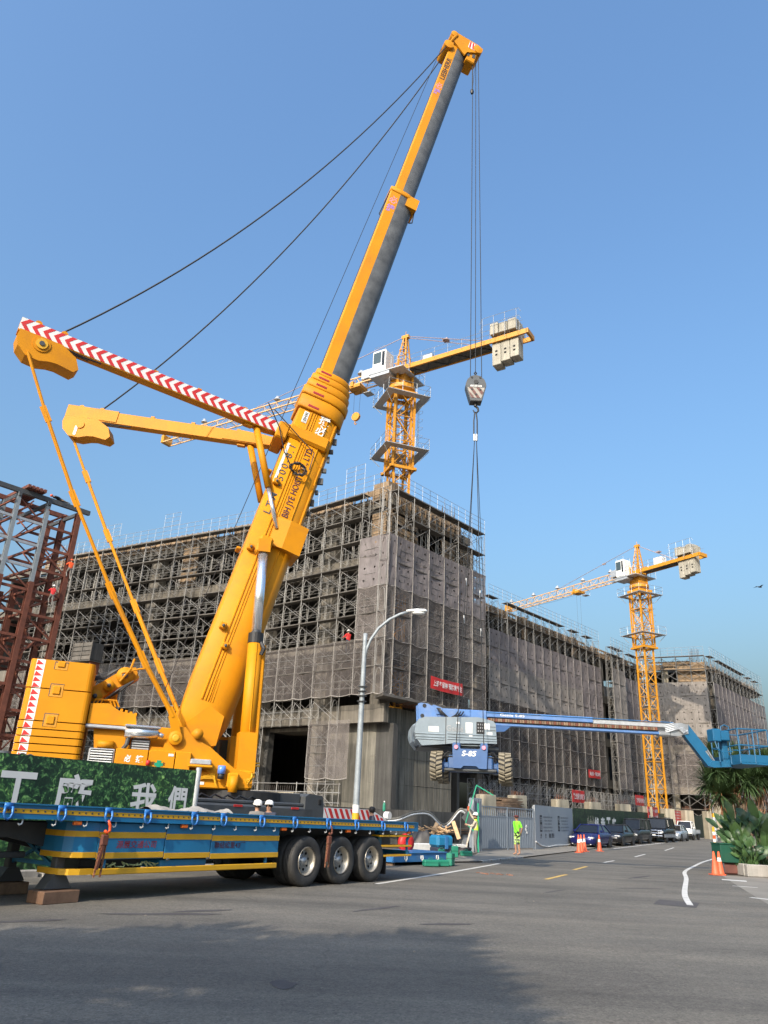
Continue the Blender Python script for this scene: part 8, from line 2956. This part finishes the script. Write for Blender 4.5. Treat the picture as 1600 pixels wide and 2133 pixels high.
# dark tarpaulin heaps
def heap(name, label, cat, c, sx_, sy_, h, m, seed):
    q = thing(name, label, cat, c)
    b = MB()
    b.cs = True
    N = 16
    vs = []
    for j in range(N + 1):
        for i in range(N + 1):
            u, v = i / N * 2 - 1, j / N * 2 - 1
            r = max(0, 1 - (abs(u) ** 3 + abs(v) ** 3))
            z = h * r ** 0.5 * (0.75 + 0.5 * noise.noise(V((u * 2.2, v * 2.2, seed)))) + 0.05 * h * noise.noise(V((u * 7, v * 7, seed)))
            vs.append((u * sx_ / 2, v * sy_ / 2, max(z, 0)))
    b.add(vs, [(j * (N + 1) + i, j * (N + 1) + i + 1, (j + 1) * (N + 1) + i + 1, (j + 1) * (N + 1) + i) for j in range(N) for i in range(N)])
    b.build('sheet', m, q)
    return q
heap('tarpaulin_heap', 'crumpled black tarpaulin heap right behind the trailer end', 'tarpaulin', (2.35, 37.4, 0.0), 1.5, 1.2, 1.05, 'tarp', 1.3)
heap('tarpaulin_heap', 'crumpled black tarpaulin heap in front of the wood scraps, nearer the worker', 'tarpaulin', (3.35, 37.8, 0.0), 1.3, 1.2, 0.9, 'tarp', 5.1)
# wood scraps on top
rr = random.Random(41)
ws = thing('wood_scraps', 'loose heap of broken timber lying on the black tarpaulin', 'timber', (2.9, 38.0, 0.75))
for i in range(34):
    c = V((rr.uniform(-0.95, 0.95), rr.uniform(-0.4, 0.3), rr.uniform(0.0, 0.3)))
    R_ = Matrix.Rotation(rr.random() * 3, 3, 'Z') @ Matrix.Rotation(rr.uniform(-0.6, 0.6), 3, 'Y')
    MB().box(c, (rr.uniform(0.25, 0.8), rr.uniform(0.04, 0.11), 0.035), R_).build('timber_scrap', 'raw_wood', ws)
for i, (x0, z0, x1, z1, lab) in enumerate(((4.35, 0.19, 4.72, 1.25, 'pale plank leaning against the gate pier by the worker'), (4.2, 0.6, 3.95, 1.35, 'short broad plank standing upright against the dark wall'), (2.95, 0.75, 3.2, 1.25, 'plank poking out of the timber scraps'))):
    q = thing('leaning_plank', lab, 'plank', (x0, 36.9 + 0.9 * (i > 0), 0), 0, 'leaning planks')
    MB().beam((0, 0, z0 if i else 0.05), (x1 - x0, 0.35, z1), 0.18, 0.04, (0, 1, 0)).build('board', 'raw_wood' if i else 'pale_wood', q) if 'pale_wood' in M else MB().beam((0, 0, 0.05), (x1 - x0, 0.35, z1), 0.05, 0.16, (0, 1, 0)).build('board', mat('pale_wood', (0.52, 0.45, 0.36), 0.8, 0, 0.15, 4), q)
# white beam/barrier and blue machine
wb = thing('pale_barrier_beam', 'long pale concrete barrier behind the blue machine', 'barrier', (1.7, 35.2, 0), ang(33))
MB().rbox(0, 3.1, -0.2, 0.2, 0.0, 0.42, 0.03).build('beam', 'white_dirty', wb)
MB().tube((2.1, -0.3, 0.0), (2.1, -0.3, 0.6), 0.03, 8).build('pin', 'dark_grey', wb)
bm_ = thing('blue_machine', 'covered blue machine standing at the kerb behind the blue steel tray', 'machine', (3.05, 34.2, 0.0), ang(30))
MB().rbox(-0.42, 0.42, -0.35, 0.35, 0.35, 0.82, 0.1).build('machine_cover', 'blue', bm_)
MB().rbox(-0.38, 0.38, -0.3, 0.3, 0.05, 0.36, 0.04).build('machine_base', 'navy', bm_)
MB().rbox(-0.05, 0.12, -0.37, -0.34, 0.3, 0.8, 0.01).build('cover_strap', 'blue_light', bm_)
for x in (-0.3, 0.3):
    MB().lathe([(0.02, -0.06), (0.09, -0.06), (0.09, 0.06), (0.02, 0.06)], (x, -0.3, 0.09), 'y', 14).build('machine_wheel', 'black', bm_)
rw = thing('red_hose_reel', 'red round hose reel standing at the trailer end', 'reel', (1.35, 29.2, 0.0), ang(35))
b = MB()
b.cs = True
b.lathe([(0.15, -0.1), (0.3, -0.1), (0.32, 0), (0.3, 0.1), (0.15, 0.1)], (0, 0, 0.62), 'y', 22)
b.build('reel_drum', 'red', rw)
MB().lathe([(0.02, -0.08), (0.16, -0.08), (0.16, 0.08), (0.02, 0.08)], (0, 0, 0.62), 'y', 14).build('hub', 'dark_grey', rw)
MB().bx(-0.06, 0.06, -0.06, 0.06, 0, 0.55).build('wheel_stand', 'dark_grey', rw)
tray = thing('blue_steel_tray', 'blue steel tray with lashing rings lying at the kerb by the trailer end', 'steel tray', (0.85, 26.75, 0.0), ang(50))
MB().rbox(0.0, 3.0, 0.0, 1.5, 0.1, 0.36, 0.01).build('tray_body', 'blue_light', tray)
MB().rbox(-0.03, 3.03, -0.03, 1.53, 0.36, 0.4, 0.008).build('tray_rim', 'blue_light', tray)
for x in (0.15, 2.85):
    MB().bx(x - 0.06, x + 0.06, 0.1, 1.4, 0.0, 0.1).build('tray_foot', 'old_wood', tray)
for x in (0.6, 1.5, 2.4):
    MB().path([(x - 0.05, -0.04, 0.3), (x - 0.06, -0.05, 0.2), (x, -0.05, 0.14), (x + 0.06, -0.05, 0.2), (x + 0.05, -0.04, 0.3)], 0.018, 6).build('tray_ring', 'white_dirty', tray)
# green plastic jerrycans / boxes
for i, (x, y, rz, sz, lab) in enumerate(((2.1, 27.3, 20, (0.52, 0.22, 0.2), 'green case lying at the kerb, leftmost of the row'), (2.48, 27.6, 25, (0.5, 0.22, 0.2), 'green case lying at the kerb, middle of the row'), (2.85, 28.2, 70, (0.42, 0.2, 0.4), 'larger green case standing on edge at the right end of the row'),
                                         (2.75, 30.6, 0, (0.24, 0.2, 0.38), 'green case standing upright in front of the blue machine'), (3.5, 33.0, 10, (0.26, 0.2, 0.42), 'green case standing upright right of the blue machine'), (4.15, 34.6, 15, (0.5, 0.24, 0.2), 'green case lying in front of the worker at the gate'))):
    q = thing('green_case', lab, 'case', (x, y, 0.045 if y > 30 else 0.01), ang(rz), 'green cases at the kerb')
    MB().rbox(-sz[0] / 2, sz[0] / 2, -sz[1] / 2, sz[1] / 2, 0, sz[2], 0.025).build('case_shell', 'green_box', q)
    MB().path([(-0.07, -0.0, sz[2]), (-0.06, 0, sz[2] + 0.05), (0.06, 0, sz[2] + 0.05), (0.07, 0, sz[2])], 0.012, 6).build('case_handle', 'green_box', q)
    MB().bx(-sz[0] / 2 - 0.003, sz[0] / 2 + 0.003, -sz[1] / 2 - 0.004, sz[1] / 2 + 0.004, sz[2] * 0.55, sz[2] * 0.6).build('case_seam', 'green_bin', q)
bn = thing('brown_skip', 'brown steel skip on a stand behind the timber scraps', 'skip', (5.0, 42.0, 0), ang(40))
MB().loft([[V((-0.6, -0.4, 0.75)), V((0.6, -0.4, 0.75)), V((0.6, 0.4, 0.75)), V((-0.6, 0.4, 0.75))], [V((-0.85, -0.5, 1.5)), V((0.85, -0.5, 1.5)), V((0.85, 0.5, 1.5)), V((-0.85, 0.5, 1.5))]]).build('skip_body', 'brown', bn)
MB().rbox(-0.88, 0.88, -0.53, 0.53, 1.5, 1.56, 0.01).build('skip_rim', 'brown', bn)
for x in (-0.4, 0.4):
    MB().bx(x - 0.05, x + 0.05, -0.35, 0.35, 0, 0.75).build('skip_leg', 'dark_grey', bn)
fl = thing('plank_table', 'flat pile of boards on a grey trestle, left of the brown skip', 'trestle', (4.1, 40.2, 0), ang(35))
for k in range(5):
    MB().bx(-0.9 + 0.05 * (k % 2), 0.9 - 0.06 * (k % 3), -0.4, 0.4, 0.75 + k * 0.06, 0.79 + k * 0.06).build('board', 'old_wood' if k % 2 else 'plank_grey', fl)
for x in (-0.6, 0.6):
    MB().bx(x - 0.15, x + 0.15, -0.35, 0.35, 0.0, 0.75).build('trestle_leg', 'galv', fl)
# hoses slung along the dark wall
hs = thing('slung_hose', 'thick grey hose slung in loops along the dark wall', 'hose', (0, 39.0, 0))
for dz_, m_ in ((0, 'hose'), (-0.09, 'galv')):
    pts = [V((0.2, 0, 1.3 + dz_)), V((1.29, 0, 1.35 + dz_)), V((2.14, 0, 1.66 + dz_)), V((2.9, 0, 1.68 + dz_)), V((3.49, 0, 1.2 + dz_)), V((3.84, 0, 1.3 + dz_)), V((4.41, 0, 1.92 + dz_)), V((4.8, 0, 1.55 + dz_)), V((5.0, 0, 1.1 + dz_))]
    P2 = []
    for i in range(len(pts) - 1):
        p0, p1, p2, p3 = [pts[max(0, min(len(pts) - 1, j))] for j in (i - 1, i, i + 1, i + 2)]
        for k in range(6):
            t = k / 6
            P2.append(0.5 * ((2 * p1) + (p2 - p0) * t + (2 * p0 - 5 * p1 + 4 * p2 - p3) * t * t + (3 * p1 - p0 - 3 * p2 + p3) * t ** 3))
    b = MB()
    b.cs = True
    b.path(P2, 0.05, 8)
    b.build('hose', m_, hs)
for x, z in ((2.5, 1.7), (4.41, 1.95), (0.6, 1.3)):
    MB().tube((x, 0.05, 0), (x, 0.05, z), 0.03, 6).build('hose_post', 'dark_grey', hs)
# black hose coil on the pavement
hc = thing('hose_coil', 'black hose coil on the pavement behind the green cases', 'hose', (4.0, 35.6, 0.06))
for k in range(5):
    b = MB()
    b.path([(0.42 * math.cos(t) * (1 - 0.08 * k) + 0.05 * k, 0.3 * math.sin(t) * (1 - 0.05 * k), 0.04 + 0.05 * k + 0.02 * math.sin(3 * t)) for t in [6.28 * i / 22 for i in range(23)]], 0.032, 6)
    b.build('coil', 'black', hc)
# low dark wall behind the clutter, spoil and crates by the counterweight
dw = thing('boundary_wall', 'low dark stained concrete wall behind the clutter by the gate', 'wall', (-2.0, 38.6, 0), ang(14))
for i in range(4):
    MB().bx(i * 1.85 + 0.01, (i + 1) * 1.85 - 0.01, 0.6, 0.85, 0, 1.75).build('wall_panel', 'concrete_dark', dw)
ct = thing('timber_crate', 'grey slatted crate hoisted behind the counterweight slabs', 'crate', (-20.6, 53.6, 10.6), ang(-30))
for i in range(4):
    MB().bx(-1.0, 1.0, -0.52, -0.48, i * 0.32, i * 0.32 + 0.26).build('slat', 'plank_grey', ct)
for x in (-1.0, 0, 0.94):
    MB().bx(x, x + 0.08, -0.56, -0.52, -0.05, 1.3).build('batten', 'plank_grey', ct)
MB().bx(-1.0, 1.0, -0.47, 0.5, 0.0, 1.2).build('crate_core', 'concrete_dark', ct)
MB().bx(-1.1, 1.1, -0.6, 0.6, -0.12, -0.06).build('pallet', 'plank_grey', ct)
for x in (-0.9, 0.9):
    MB().bx(x - 0.08, x + 0.08, -0.4, 0.4, -10.6, -0.12).build('stand_leg', 'rust', ct)
# steel pipes over the hoarding by the counterweight
for i, (x, z, r, L_, lab) in enumerate(((-9.6, 2.52, 0.17, 0.9, 'grey steel drum showing over the hedge hoarding, left'), (-9.05, 2.5, 0.1, 1.0, 'open steel pipe showing over the hedge hoarding, middle'), (-8.85, 2.48, 0.1, 1.0, 'open steel pipe showing over the hedge hoarding, right'))):
    q = thing('steel_pipe', lab, 'pipe', (x, 20.6, 0), ang(18), 'steel pipes over the hoarding')
    b = MB()
    b.cs = True
    if i == 0:
        b.lathe([(r, 2.2), (r, z + 0.12), (0.02, z + 0.12)], n=18)
    else:
        b.lathe([(r * 0.75, -0.4), (r, -0.42), (r, L_), (r * 0.75, L_)], (0, 0, z), 'y', 16, False)
    b.build('pipe', 'dark_grey', q)
    MB().bx(-0.05, 0.05, -0.05, 0.05, 0, z - r).build('pipe_stand', 'dark_grey', q)
# railing in front of the doorway
rl = thing('site_railing', 'thin steel railing in front of the dark doorway, behind the crane carrier', 'railing', (C0 + uL * 12.5 - inL * 2.4), ang(AL + 180))
for z in (2.0, 2.6, 3.1):
    MB().tube((0, 0, z), (11.5, 0, z), 0.03, 6).build('rail', 'pipe', rl)
for i in range(7):
    MB().tube((i * 1.9, 0, 0), (i * 1.9, 0, 3.2), 0.03, 6).build('rail_post', 'pipe', rl)
# bird
bd = thing('bird', 'dark bird gliding in the sky above the right rooftops', 'bird', (42.3, 80, 26.8), ang(20))
b = MB()
b.cs = True
b.ball((0, 0, 0), 0.1, 10, (2.6, 0.9, 0.8))
b.ball((0.28, 0, 0.03), 0.06, 8)
b.prism([(-0.5, -0.1), (-0.25, 0.0), (-0.5, 0.1)], -0.01, 0.01, 'xy')
for s in (-1, 1):
    b.add([(0.12, s * 0.05, 0.02), (-0.1, s * 0.05, 0.02), (-0.14, s * 0.4, 0.1), (0.06, s * 0.4, 0.12), (-0.22, s * 0.75, 0.06), (0.12, s * 0.05, -0.01), (-0.1, s * 0.05, -0.01), (-0.14, s * 0.4, 0.08), (0.06, s * 0.4, 0.09)],
          [(0, 1, 2, 3), (3, 2, 4), (5, 6, 7, 8), (8, 7, 4)])
b.build('bird_body', 'brush', bd)
